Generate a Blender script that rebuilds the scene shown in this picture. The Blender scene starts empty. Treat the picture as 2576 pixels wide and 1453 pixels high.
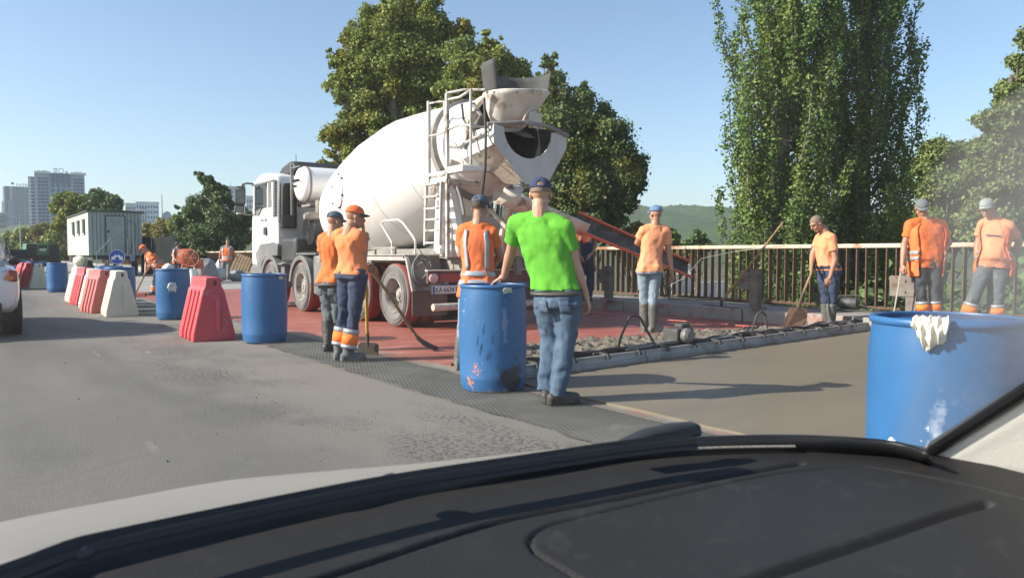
import bpy, bmesh, math, random
import numpy as np
from mathutils import Vector, Matrix, Euler, noise
random.seed(7); RNG = np.random.default_rng(7)
S = bpy.context.scene
COL = S.collection
PI = math.pi
rad = math.radians
V = Vector
# ------------------------------------------------------------------ camera
CAMH = 1.19
FOC = 1912.; PCX = 1288.; PCY = 726.5          # pixel units of a 2576 wide view of the photograph
PIT = math.atan(86.5/FOC); YAW = rad(36)
cam = bpy.data.cameras.new('camera'); cam_o = bpy.data.objects.new('camera', cam); COL.objects.link(cam_o)
cam.sensor_width = 36; cam.lens = 36*FOC/2576
cam.clip_start = 0.02; cam.clip_end = 9000
cam.dof.use_dof = True; cam.dof.focus_distance = 11; cam.dof.aperture_fstop = 9.5
cam_o.location = (0, 0, CAMH)
cam_o.rotation_euler = (PI/2-PIT, 0, -YAW)
S.camera = cam_o
S.render.resolution_x = 1024; S.render.resolution_y = 577
# ------------------------------------------------------------------ sky and sun
SUN_EL = rad(31.5); SUN_AZ = rad(-69.3)
w = bpy.data.worlds.new('World'); S.world = w; w.use_nodes = True
nt = w.node_tree; bgn = nt.nodes['Background']
sky = nt.nodes.new('ShaderNodeTexSky'); sky.sky_type = 'NISHITA'; sky.sun_disc = False
sky.sun_elevation = SUN_EL; sky.sun_rotation = SUN_AZ
sky.altitude = 100; sky.air_density = 1.0; sky.dust_density = 1.0; sky.ozone_density = 2.2
nt.links.new(sky.outputs[0], bgn.inputs[0]); bgn.inputs[1].default_value = 0.11
sl = bpy.data.lights.new('sun', 'SUN'); sl.energy = 5.0; sl.angle = rad(0.53); sl.color = (1, .93, .82)
so = bpy.data.objects.new('sun', sl); COL.objects.link(so)
SUND = V((math.sin(SUN_AZ)*math.cos(SUN_EL), math.cos(SUN_AZ)*math.cos(SUN_EL), math.sin(SUN_EL)))
so.rotation_euler = (-SUND).to_track_quat('-Z', 'Y').to_euler(); so.location = (0, 0, 60)
vs = S.view_settings; vs.view_transform = 'Standard'; vs.look = 'None'; vs.gamma = 1; vs.exposure = 0.95
S.display_settings.display_device = 'sRGB'
# ------------------------------------------------------------------ pixel helpers (a pixel gives a direction only)
_s, _c = math.sin(YAW), math.cos(YAW)
def ray(px, py):
    x = (px-PCX)/FOC; y = -(py-PCY)/FOC
    f = math.cos(PIT)+y*math.sin(PIT); u = -math.sin(PIT)+y*math.cos(PIT)
    return V((x*_c+f*_s, -x*_s+f*_c, u))
CP = V((0, 0, CAMH))
def G(px, py, z=0.):
    r = ray(px, py); return CP+r*((z-CAMH)/r.z)
def OX(px, py, X): r = ray(px, py); return CP+r*(X/r.x)
def OY(px, py, Y): r = ray(px, py); return CP+r*(Y/r.y)
def AT(px, py, d): return CP+ray(px, py)*d          # d = depth along the optical axis
def DEP(p): return (p[0]*_s+p[1]*_c)*math.cos(PIT)-(p[2]-CAMH)*math.sin(PIT)
# ------------------------------------------------------------------ mesh builder
def basis(d, up=(0, 0, 1)):
    d = V(d).normalized(); u = V(up)
    if abs(d.dot(u.normalized())) > .98: u = V((0, 1, 0)) if abs(d.y) < .9 else V((1, 0, 0))
    r = d.cross(u).normalized(); return d, r, r.cross(d).normalized()
class MB:
    def __init__(s): s.v = []; s.f = []; s.m = []; s.mi = 0
    def add(s, vs, fs):
        o = len(s.v); s.v += [tuple(v) for v in vs]; s.f += [tuple(i+o for i in f) for f in fs]; s.m += [s.mi]*len(fs)
        return s
    def box(s, c, d, M=None):
        x, y, z = d[0]/2, d[1]/2, d[2]/2; c = V(c)
        P = [V((a*x, b*y, e*z)) for e in (-1, 1) for b in (-1, 1) for a in (-1, 1)]
        if M is not None: P = [M @ p for p in P]
        return s.add([p+c for p in P], [(0, 2, 3, 1), (4, 5, 7, 6), (0, 1, 5, 4), (2, 6, 7, 3), (0, 4, 6, 2), (1, 3, 7, 5)])
    def bar(s, a, b, w, h, up=(0, 0, 1)):
        a, b = V(a), V(b); d, r, u = basis(b-a, up)
        P = [p+r*(i*w/2)+u*(j*h/2) for p in (a, b) for j in (-1, 1) for i in (-1, 1)]
        return s.add(P, [(0, 2, 3, 1), (4, 5, 7, 6), (0, 1, 5, 4), (2, 6, 7, 3), (0, 4, 6, 2), (1, 3, 7, 5)])
    def loft(s, rings, cap=True, closed=True):
        n = len(rings[0]); vs = [p for r in rings for p in r]; fs = []
        for i in range(len(rings)-1):
            for k in range(n if closed else n-1):
                k2 = (k+1) % n; fs.append((i*n+k, i*n+k2, (i+1)*n+k2, (i+1)*n+k))
        if cap and closed:
            fs.append(tuple(range(n))[::-1]); fs.append(tuple((len(rings)-1)*n+k for k in range(n)))
        return s.add(vs, fs)
    def tube(s, pts, r, n=8, cap=True, close=False):
        pts = [V(p) for p in pts]; N = len(pts); rs = r if isinstance(r, (list, tuple)) else [r]*N
        t0 = (pts[1]-pts[0]).normalized(); _, a, b = basis(t0); rings = []
        for i, p in enumerate(pts):
            t = (pts[min(i+1, N-1)]-pts[max(i-1, 0)]).normalized()
            a = (a-t*a.dot(t)).normalized(); b = t.cross(a)
            rings.append([p+(a*math.cos(2*PI*k/n)+b*math.sin(2*PI*k/n))*rs[i] for k in range(n)])
        if close: rings.append(rings[0])
        return s.loft(rings, cap and not close)
    def lathe(s, prof, n=24, M=None, cap=True, a0=0., a1=2*PI):
        full = abs(a1-a0-2*PI) < 1e-6; rings = []; nn = n if full else n+1
        for (r, z) in prof:
            rings.append([V((r*math.cos(a0+(a1-a0)*k/n), r*math.sin(a0+(a1-a0)*k/n), z)) for k in range(nn)])
        if M is not None: rings = [[M @ p for p in q] for q in rings]
        return s.loft(rings, cap and full, full)
    def ball(s, c, r, n=12, m=8, R=None):
        c = V(c); r = (r, r, r) if not isinstance(r, (list, tuple)) else r; rings = []
        for i in range(m+1):
            ph = -PI/2+PI*i/m; q = []
            for k in range(n):
                a = 2*PI*k/n; cr = max(math.cos(ph), .02)
                p = V((r[0]*cr*math.cos(a), r[1]*cr*math.sin(a), r[2]*math.sin(ph)))
                q.append(c+(R @ p if R is not None else p))
            rings.append(q)
        return s.loft(rings)
    def cap(s, a, b, r0, r1, n=10):
        a, b = V(a), V(b); d, e, u = basis(b-a); rings = []
        for t in (-1, -.7, -.35, 0):
            rr = r0*math.sqrt(max(1-t*t, .004)); rings.append((a+d*(t*r0), rr))
        for t in (0, .35, .7, 1):
            rr = r1*math.sqrt(max(1-t*t, .004)); rings.append((b+d*(t*r1), rr))
        return s.loft([[p+(e*math.cos(2*PI*k/n)+u*math.sin(2*PI*k/n))*rr for k in range(n)] for p, rr in rings])
    def prism(s, poly, h, M=None):
        """polygon in xy, extruded 0..h along z"""
        n = len(poly); P = [V((p[0], p[1], 0)) for p in poly]+[V((p[0], p[1], h)) for p in poly]
        if M is not None: P = [M @ p for p in P]
        fs = [tuple(range(n))[::-1], tuple(range(n, 2*n))]+[(k, (k+1) % n, (k+1) % n+n, k+n) for k in range(n)]
        return s.add(P, fs)
    def sheet(s, poly, t=.01, nrm=None):
        """closed polygon of 3d points thickened by t"""
        P = [V(p) for p in poly]
        if nrm is None:
            nrm = V((0, 0, 0))
            for i in range(len(P)): nrm += (P[i]-P[0]).cross(P[(i+1) % len(P)]-P[0])
        nrm = V(nrm).normalized()*t; n = len(P)
        return s.add(P+[p+nrm for p in P], [tuple(range(n))[::-1], tuple(range(n, 2*n))]+[(k, (k+1) % n, (k+1) % n+n, k+n) for k in range(n)])
    def build(s, name, mats, parent=None, world=True, smooth=35, bevel=0, seg=2, solid=0, sub=0):
        me = bpy.data.meshes.new(name); vsx = s.v
        if parent is not None and world:
            r = parent
            while r.parent: r = r.parent
            Mi = r.matrix_basis.inverted(); vsx = [tuple(Mi @ V(p)) for p in s.v]
        me.from_pydata(vsx, [], s.f); me.validate()
        ms = mats if isinstance(mats, (list, tuple)) else [mats]
        for m in ms: me.materials.append(m)
        if len(ms) > 1 and len(me.polygons) == len(s.m): me.polygons.foreach_set('material_index', s.m)
        bm = bmesh.new(); bm.from_mesh(me); bmesh.ops.recalc_face_normals(bm, faces=bm.faces); bm.to_mesh(me); bm.free()
        if smooth:
            me.polygons.foreach_set('use_smooth', [True]*len(me.polygons)); me.set_sharp_from_angle(angle=rad(smooth))
        return link(name, me, parent, bevel, seg, solid, sub)
def link(name, me, parent=None, bevel=0, seg=2, solid=0, sub=0):
    o = bpy.data.objects.new(name, me); COL.objects.link(o)
    if parent is not None: o.parent = parent
    if solid:
        md = o.modifiers.new('solid', 'SOLIDIFY'); md.thickness = solid; md.offset = 0
    if bevel:
        md = o.modifiers.new('bevel', 'BEVEL'); md.width = bevel; md.segments = seg; md.limit_method = 'ANGLE'; md.angle_limit = rad(40); md.harden_normals = False
    if sub:
        md = o.modifiers.new('sub', 'SUBSURF'); md.levels = sub; md.render_levels = sub
    return o
def tag(o, label, cat, group=None):
    o['label'] = label; o['category'] = cat
    if group: o['group'] = group
    return o
def thing(name, label, cat, loc=(0, 0, 0), rz=0, group=None):
    o = bpy.data.objects.new(name, None); COL.objects.link(o); o.empty_display_size = .2
    o.location = loc; o.rotation_euler = (0, 0, rz)
    return tag(o, label, cat, group)
def struct(o): o['kind'] = 'structure'; return o
def stuff(o): o['kind'] = 'stuff'; return o
def copy_tree(o, parent=None):
    c = o.copy(); COL.objects.link(c); c.parent = parent
    for ch in list(o.children): copy_tree(ch, c)
    return c
def text_mesh(txt, size, depth=.002, sx=1.):
    cu = bpy.data.curves.new('t', 'FONT'); cu.body = txt; cu.size = size; cu.extrude = depth; cu.align_x = 'LEFT'; cu.resolution_u = 3
    cu.space_character = 1.05
    o = bpy.data.objects.new('t', cu); COL.objects.link(o)
    dg = bpy.context.evaluated_depsgraph_get(); me = bpy.data.meshes.new_from_object(o.evaluated_get(dg))
    bpy.data.objects.remove(o); bpy.data.curves.remove(cu)
    co = [v.co.copy() for v in me.vertices]; fs = [tuple(p.vertices) for p in me.polygons]; bpy.data.meshes.remove(me)
    return [V((c.x*sx, c.y, c.z)) for c in co], fs
def lettering(name, txt, size, M, mat, parent, depth=.002, sx=1.):
    co, fs = text_mesh(txt, size, depth, sx); b = MB(); b.add([M @ c for c in co], fs)
    return b.build(name, mat, parent, smooth=0)
def frame(o, x, z):
    """matrix whose local x, y(up of text) and z axes are given"""
    x = V(x).normalized(); z = V(z).normalized(); y = z.cross(x)
    m = Matrix((x, y, z)).transposed().to_4x4(); m.translation = V(o); return m
def axm(o, d, up=(0, 0, 1)):
    """matrix taking local z to direction d"""
    d, r, u = basis(d, up); m = Matrix((r, u, d)).transposed()
    if m.determinant() < 0: m = Matrix((-r, u, d)).transposed()
    m = m.to_4x4(); m.translation = V(o); return m
# ------------------------------------------------------------------ materials
def lin(c):
    if isinstance(c, str): c = [int(c[i:i+2], 16)/255 for i in (0, 2, 4)]; return tuple((x/12.92 if x <= .04045 else ((x+.055)/1.055)**2.4) for x in c)
    return tuple(c)
MATS = {}
def M(name, c1, c2=None, rough=.6, metal=0., scale=4., bump=0., bscale=60., c3=None, s3=1.5, t3=(.52, .62), spec=.5, island=0., coat=0., trans=0., stretch=None, emis=None):
    if name in MATS: return MATS[name]
    m = bpy.data.materials.new(name); m.use_nodes = True; nt = m.node_tree; N = nt.nodes; L = nt.links
    b = N['Principled BSDF']; c1 = lin(c1)
    b.inputs['Roughness'].default_value = rough; b.inputs['Metallic'].default_value = metal
    b.inputs['Specular IOR Level'].default_value = spec; b.inputs['Coat Weight'].default_value = coat
    b.inputs['Base Color'].default_value = (*c1, 1)
    tc = N.new('ShaderNodeTexCoord'); co = tc.outputs['Object']
    if stretch:
        mp = N.new('ShaderNodeMapping'); mp.inputs['Scale'].default_value = stretch; L.new(co, mp.inputs[0]); co = mp.outputs[0]
    def nz(sc, det=6, ro=.6):
        n = N.new('ShaderNodeTexNoise'); n.inputs['Scale'].default_value = sc; n.inputs['Detail'].default_value = det; n.inputs['Roughness'].default_value = ro
        L.new(co, n.inputs['Vector']); return n.outputs[0]
    def ramp(x, a, bb):
        r = N.new('ShaderNodeMapRange'); r.inputs[1].default_value = a; r.inputs[2].default_value = bb; r.clamp = True; L.new(x, r.inputs[0]); return r.outputs[0]
    def mix(f, a, bcol):
        x = N.new('ShaderNodeMix'); x.data_type = 'RGBA'; L.new(f, x.inputs[0])
        for i, q in ((6, a), (7, bcol)):
            if isinstance(q, tuple): x.inputs[i].default_value = (*q, 1)
            else: L.new(q, x.inputs[i])
        return x.outputs[2]
    col = c1
    if c2 is not None: col = mix(ramp(nz(scale), .35, .65), c1, lin(c2))
    if c3 is not None: col = mix(ramp(nz(s3, 8, .68), *t3), col, lin(c3))
    if island:
        g = N.new('ShaderNodeNewGeometry'); hs = N.new('ShaderNodeHueSaturation')
        mr = N.new('ShaderNodeMapRange'); mr.inputs[3].default_value = 1-island; mr.inputs[4].default_value = 1+island; L.new(g.outputs['Random Per Island'], mr.inputs[0])
        L.new(mr.outputs[0], hs.inputs['Value'])
        if isinstance(col, tuple): hs.inputs['Color'].default_value = (*col, 1)
        else: L.new(col, hs.inputs['Color'])
        col = hs.outputs[0]
    if not isinstance(col, tuple): L.new(col, b.inputs['Base Color'])
    if bump:
        bp = N.new('ShaderNodeBump'); bp.inputs['Strength'].default_value = min(1, bump); bp.inputs['Distance'].default_value = .01; L.new(nz(bscale, 5, .65), bp.inputs['Height']); L.new(bp.outputs[0], b.inputs['Normal'])
    if trans:
        out = N['Material Output']; tr = N.new('ShaderNodeBsdfTranslucent'); ms = N.new('ShaderNodeMixShader'); ms.inputs[0].default_value = trans
        if isinstance(col, tuple): tr.inputs[0].default_value = (*col, 1)
        else: L.new(col, tr.inputs[0])
        L.new(b.outputs[0], ms.inputs[1]); L.new(tr.outputs[0], ms.inputs[2]); L.new(ms.outputs[0], out.inputs[0])
    if emis: b.inputs['Emission Color'].default_value = (*lin(emis), 1); b.inputs['Emission Strength'].default_value = 1
    MATS[name] = m; return m
def glass_mat(name, tint, rough=.02, alpha=.15):
    if name in MATS: return MATS[name]
    m = bpy.data.materials.new(name); m.use_nodes = True; N = m.node_tree.nodes; L = m.node_tree.links
    b = N['Principled BSDF']; b.inputs['Base Color'].default_value = (*lin(tint), 1); b.inputs['Roughness'].default_value = rough
    tr = N.new('ShaderNodeBsdfTransparent'); tr.inputs[0].default_value = (.85, .9, .88, 1); mx = N.new('ShaderNodeMixShader'); mx.inputs[0].default_value = alpha
    L.new(tr.outputs[0], mx.inputs[2]); L.new(b.outputs[0], mx.inputs[1]); L.new(mx.outputs[0], N['Material Output'].inputs[0])
    MATS[name] = m; return m
# ================================================================== SETTING
def asphalt():
    m = M('asphalt', (.20, .195, .185), rough=.85); nt = m.node_tree; N = nt.nodes; L = nt.links; b = N['Principled BSDF']
    tc = N.new('ShaderNodeTexCoord')
    def nz(sc, st=None, det=6, ro=.6, dist=0):
        n = N.new('ShaderNodeTexNoise'); n.inputs['Scale'].default_value = sc; n.inputs['Detail'].default_value = det; n.inputs['Roughness'].default_value = ro; n.inputs['Distortion'].default_value = dist
        if st:
            mp = N.new('ShaderNodeMapping'); mp.inputs['Scale'].default_value = st; L.new(tc.outputs['Object'], mp.inputs[0]); L.new(mp.outputs[0], n.inputs['Vector'])
        else: L.new(tc.outputs['Object'], n.inputs['Vector'])
        return n.outputs[0]
    def mr(x, a, bb, lo=0., hi=1.):
        r = N.new('ShaderNodeMapRange'); r.inputs[1].default_value = a; r.inputs[2].default_value = bb; r.inputs[3].default_value = lo; r.inputs[4].default_value = hi; L.new(x, r.inputs[0]); return r.outputs[0]
    def mix(f, a, c):
        x = N.new('ShaderNodeMix'); x.data_type = 'RGBA'; L.new(f, x.inputs[0])
        for i, q in ((6, a), (7, c)):
            if isinstance(q, tuple): x.inputs[i].default_value = (*q, 1)
            else: L.new(q, x.inputs[i])
        return x.outputs[2]
    def mul(a, c):
        x = N.new('ShaderNodeMath'); x.operation = 'MULTIPLY'; L.new(a, x.inputs[0]); L.new(c, x.inputs[1]); return x.outputs[0]
    sx = N.new('ShaderNodeSeparateXYZ'); L.new(tc.outputs['Object'], sx.inputs[0])
    col = mix(mr(nz(.35), .35, .65), (.128, .121, .110), (.165, .154, .138))
    wob = N.new('ShaderNodeMath'); wob.operation = 'ADD'; L.new(sx.outputs[0], wob.inputs[0]); L.new(mr(nz(.5), 0, 1, -.7, .7), wob.inputs[1])
    dust_glare = mr(wob.outputs[0], 1.0, 2.6)                         # dustier towards the work zone
    col = mix(dust_glare, col, (.195, .177, .154))
    lane = mul(mr(nz(.30, (1.4, .16, 1)), .44, .58), mr(sx.outputs[0], 2.3, 1.3))
    col = mix(lane, col, (.085, .083, .080))                    # worn dark tyre tracks along the lane
    band = mul(mr(nz(.8, (1, .5, 1)), .5, .62), mr(wob.outputs[0], 1.0, 1.8)); grit = mul(band, mr(nz(26, None, 4, .7), .5, .56))
    col = mix(grit, col, (.085, .085, .08))                     # gritty dark flecks of rough asphalt
    fine = mr(nz(130, None, 3, .7), .35, .7); col = mix(mr(nz(130, None, 3, .7), .6, .75, 0, .35), col, (.10, .10, .098))
    scr = mul(mr(nz(9, (1, .07, 1), 4, .5), .68, .72), mr(nz(1.1), .5, .56)); scr = mul(scr, mr(sx.outputs[0], .8, 1.5))
    col = mix(scr, col, (.32, .30, .28))                        # pale scrape marks
    blot = mr(nz(.9, (1, .6, 1), 5, .55), .50, .62, 0, .55); col = mix(blot, col, (.105, .102, .094))
    spots = mr(nz(2.2, None, 3, .5), .73, .77); col = mix(spots, col, (.25, .24, .22))
    L.new(col, b.inputs['Base Color'])
    bp = N.new('ShaderNodeBump'); bp.inputs['Strength'].default_value = .8; bp.inputs['Distance'].default_value = .014
    ad = N.new('ShaderNodeMath'); ad.operation = 'ADD'; L.new(nz(70, None, 6, .75), ad.inputs[0]); L.new(grit, ad.inputs[1]); L.new(ad.outputs[0], bp.inputs['Height']); L.new(bp.outputs[0], b.inputs['Normal'])
    return m
def poly_sheet(name, pts, z, mat, thick=0):
    b = MB()
    if thick: b.prism(pts, thick, Matrix.Translation((0, 0, z-thick)))
    else: b.add([(p[0], p[1], z) for p in pts], [tuple(range(len(pts)))])
    return struct(b.build(name, mat, smooth=0))
def ragged(x0, y0, x1, y1, n, a, seed):
    r = random.Random(seed); return [(x0+(x1-x0)*i/n+(r.uniform(-a, a)), y0+(y1-y0)*i/n) for i in range(n+1)]
# --- low ground far below and around the bridge, out to the horizon
GZ = -3.6
m_ground = M('ground_grass', (.055, .075, .025), (.11, .10, .05), rough=.9, scale=.12, bump=.6, bscale=3, c3=(.15, .13, .09), s3=.05, t3=(.55, .7))
poly_sheet('ground', [(-4000, -1500), (5000, -1500), (5000, 7000), (-4000, 7000)], GZ, m_ground)
# --- bridge deck with the carriageway
b = MB(); b.box((-2, 120, -.3), (26, 300, .6)); struct(b.build('road', asphalt(), smooth=0))
b = MB(); b.box((12.03, 120, -.33), (1.46, 300, 1.1))
sw = struct(b.build('sidewalk', M('sidewalk_concrete', (.30, .27, .245), (.24, .21, .19), rough=.85, scale=1.2, bump=.4, bscale=40, c3=(.26, .14, .12), s3=.7, t3=(.55, .7)), smooth=0, bevel=.025))
b = MB()                                                        # kerb lip and expansion joints, proud of the walkway
for k in range(26): b.box((11.28, 1.0+k*3.0, .1), (.10, 2.97, .25))
kb = b.build('kerb', M('kerb_concrete', (.36, .335, .30), (.28, .26, .23), rough=.85, scale=2.5, bump=.4, bscale=50, c3=(.33, .12, .09), s3=1.3, t3=(.56, .64)), None, smooth=0, bevel=.012); struct(kb)
# --- red waterproofing, pale deck concrete beyond it, fresh slab
m_red = M('red_membrane', (.33, .095, .066), (.26, .066, .048), rough=.55, scale=.9, bump=.5, bscale=9, c3=(.36, .165, .125), s3=1.8, t3=(.50, .64), stretch=(.6, 1.8, 1))
le = ragged(4.06, 5.2, 4.0, 26.5, 60, .05, 3); ri = ragged(11.24, 26.8, 11.24, 5.2, 30, .0, 4)
poly_sheet('red_membrane', le+ri, .008, m_red)
m_deck = M('deck_concrete', (.33, .31, .28), (.26, .245, .22), rough=.85, scale=.7, bump=.4, bscale=30, c3=(.20, .19, .175), s3=.4)
le = ragged(3.55, 24.5, 3.7, 110, 60, .08, 5)
poly_sheet('deck_concrete', le+[(11.23, 110), (11.23, 24.5)], .004, m_deck)
le = ragged(3.93, -6, 3.97, 11.6, 70, .03, 6)
poly_sheet('levelling_strip', le+[(4.16, 11.6), (4.16, -6)], .012, M('strip_plaster', (.24, .22, .19), (.20, .18, .155), rough=.85, scale=6, bump=.4, bscale=60, c3=(.27, .10, .075), s3=1.6, t3=(.44, .6)))
m_slab = M('fresh_concrete', (.180, .150, .106), (.158, .134, .096), rough=.5, scale=.8, bump=.16, bscale=55, c3=(.20, .168, .122), s3=.5, t3=(.5, .7), stretch=(.6, 1.5, 1))
SCA = V((4.15, 5.66, 0)); SCB = V((11.5, 6.22, 0))             # the screed beam lies on this line
le = ragged(4.09, -6, 4.09, 5.68, 60, .015, 8)
poly_sheet('fresh_slab', le+[(11.23, 6.22), (11.23, -6)], .03, m_slab, .03)
# --- poured rough concrete behind the screed
def heap():
    nx, ny = 460, 200; x0, x1, y0, y1 = 4.2, 11.2, 6.0, 9.2; vs = []; r = []
    for j in range(ny+1):
        for i in range(nx+1):
            x = x0+(x1-x0)*i/nx; ya = SCA.y+(x-SCA.x)*.0762+.14; y = ya+(y1-ya)*j/ny
            back = 7.95-.13*max(0, x-6.5)-.45*max(0, 5.4-x)+.35*noise.noise((x*1.3, y*.4, 0))
            e = min(1, max(0, (back-y)/.7)); e = e*e*(3-2*e)
            l = noise.fractal((x*2.2, y*2.2, 3), 1., 2., 3); k = noise.fractal((x*8+3*l, y*8, 1), .5, 2.3, 6); q = abs(noise.noise((x*19, y*19, 5)))-abs(noise.noise((x*12, y*11, 9)))*.8
            f_ = min(1, (y-ya)/.25); h = e*(.085*(.5+.5*f_)+.05*l*f_+.042*k*(.4+.6*f_)+.028*q)+(1-e)*(-.02+.02*k-.06*(1-e))
            vs.append((x, y, max(-.03, h+.005)))
    w = nx+1; fs = [(j*w+i, j*w+i+1, (j+1)*w+i+1, (j+1)*w+i) for j in range(ny) for i in range(nx)]
    b = MB(); b.add(vs, fs)
    o = b.build('poured_concrete', M('wet_concrete', (.155, .130, .098), (.115, .098, .076), rough=.7, scale=5, bump=.6, bscale=70, c3=(.19, .162, .125), s3=10, t3=(.5, .65)), smooth=180)
    stuff(o); return o
heap()
# --- small grit and crumbs on the dusty asphalt
def crumbs():
    b = MB()
    for k in range(520):
        x = random.gauss(2.3, .75); y = random.uniform(1.8, 15)
        if x > 3.95 or x < -.5: continue
        s = random.uniform(.003, .008)*(1.7 if random.random() < .05 else 1); q = [V((random.uniform(-1, 1), random.uniform(-1, 1), random.uniform(0, 1)))*s for _ in range(2)]
        P = [V((x, y, 0))+v for v in (V((s, 0, 0)), V((-.5*s, .8*s, 0)), V((-.6*s, -.8*s, 0)), V((q[0].x*.4, q[0].y*.4, s*1.1)))]
        b.add(P, [(0, 1, 3), (1, 2, 3), (2, 0, 3)])
    stuff(b.build('loose_grit', M('grit', (.16, .155, .145), rough=.9, island=.6), smooth=0))
crumbs()
# --- plastic reinforcing mesh lying along the edge of the slab
le = ragged(3.22, .8, 3.2, 11.3, 60, .04, 21); ri = ragged(4.0, 11.3, 4.0, .8, 40, .03, 22)
poly_sheet('primer_strip', le+ri, .006, M('bitumen_primer', (.052, .056, .050), (.10, .10, .09), rough=.75, scale=1.6, bump=.4, bscale=60, c3=(.16, .15, .13), s3=1.1, t3=(.52, .66)))  # dark sheet under the mesh, showing between its strands
def ground_mesh():
    b = MB(); x0, x1, y0, y1 = 3.16, 4.02, 1.2, 11.2; t = .0026
    for fam, sg, z in ((0, 1, .016), (1, -1, .019)):
        dx, dy = .42, 1.0*sg                                   # strand direction
        n = V((-dy, dx, 0)).normalized(); c = -40.
        k = 0; pitch = .036
        lo = min(n.x*x+n.y*y for x in (x0, x1) for y in (y0, y1)); hi = max(n.x*x+n.y*y for x in (x0, x1) for y in (y0, y1))
        cc = lo
        while cc < hi:
            # clip the line n.p = cc to the strip
            P = []
            for x in (x0+.03*math.sin(cc*3), x1+.02*math.sin(cc*5)):
                y = (cc-n.x*x)/n.y
                P.append(V((x, y, z)))
            a, e = P; d = e-a
            def cl(p):
                return p
            ta, tb = 0., 1.
            for lim, s in ((y0, 1), (y1, -1)):
                fa, fb = (a.y-lim)*s, (e.y-lim)*s
                if fa < 0 and fb < 0: ta = 2
                elif fa < 0: ta = max(ta, fa/(fa-fb))
                elif fb < 0: tb = min(tb, fa/(fa-fb))
            if ta < tb:
                p, q = a+d*ta, a+d*tb
                b.add([p+n*t, p-n*t, q-n*t, q+n*t], [(0, 1, 2, 3)])
            cc += pitch
    o = b.build('reinforcing_mesh', M('mesh_plastic', (.21, .205, .18), (.15, .15, .135), rough=.7, scale=1.3), smooth=0)
    tag(o, 'dark plastic reinforcing mesh strip laid flat on the asphalt beside the slab', 'mesh')
ground_mesh()
# --- bridge railing
def railing():
    X = 12.42; r = thing('bridge_railing', 'rusty steel bridge railing with peeling cream top rail', 'railing', (X, 10, .22))
    m_rust = M('rust_brown', (.085, .050, .030), (.14, .075, .040), rough=.8, scale=14, bump=.4, bscale=80, c3=(.26, .22, .17), s3=9, t3=(.62, .68))
    m_rail = M('peeling_cream', (.62, .53, .42), (.50, .38, .27), rough=.7, scale=3, bump=.5, bscale=40, c3=(.27, .13, .06), s3=2.6, t3=(.52, .60), stretch=(1, .5, 1))
    for k in range(26):
        y = -2+k*3.2; b = MB(); b.box((X, y+1.6, 1.335), (.13, 3.19, .075)); b.build('top_rail', m_rail, r, bevel=.015)
    b = MB(); b.box((X, 58, .30), (.05, 120, .05)); b.build('bottom_rail', m_rust, r, bevel=.005)
    b = MB(); b.box((0, 0, 0), (.095, .018, .98)); bar0 = None; far = MB(); k = 0; y = 1.2
    while y < 92:
        dx = random.uniform(-.006, .006)
        if k < 296:
            if bar0 is None:
                bar0 = b.build('baluster', m_rust, r, world=False); o = bar0
            else:
                o = bar0.copy(); COL.objects.link(o); o.parent = r
            o.location = (dx, y-10, .81-.22); o.rotation_euler = (random.uniform(-.008, .008), random.uniform(-.006, .006), random.uniform(-.12, .12))
        else: far.box((X+dx, y, .81), (.095, .018, .98))
        k += 1; y += .172
    stuff(far.build('baluster', m_rust, r))
    return r
railing()
def guard_post(px, Y, label):
    r = thing('guard_post', label, 'post', (11.20, Y, .22), 0, 'stub posts along the kerb')
    m1 = M('post_steel', (.13, .115, .10), (.20, .17, .14), rough=.75, scale=5, bump=.4, bscale=40, c3=(.12, .065, .035), s3=4)
    b = MB(); b.box((11.20, Y, .25+.34), (.13, .16, .68)); b.build('post', m1, r, bevel=.008)
    b = MB(); b.box((11.20, Y, .935), (.16, .19, .012)); b.build('cap_plate', m1, r, bevel=.003)
    b = MB(); b.box((11.13, Y+.13, .73), (.012, .36, .30)); b.box((11.165, Y+.305, .73), (.07, .012, .30)); b.build('bracket', m1, r, bevel=.003)
    for dz in (-.08, .08):
        b = MB(); b.lathe([(.018, -.012), (.018, .012)], 6, axm((11.115, Y+.08, .73+dz), (-1, 0, 0))); b.build('bolt', m1, r)
    b = MB(); b.box((11.20, Y, .262), (.26, .28, .02)); b.build('base_plate', m1, r, bevel=.003)
guard_post(0, 11.9, 'brown steel stub post standing behind the man in overalls')
guard_post(0, 8.2, 'shaded brown steel stub post with the long float handle leaning on it')
guard_post(0, 5.5, 'sunlit brown steel stub post beside the worker in the open vest')
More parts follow.
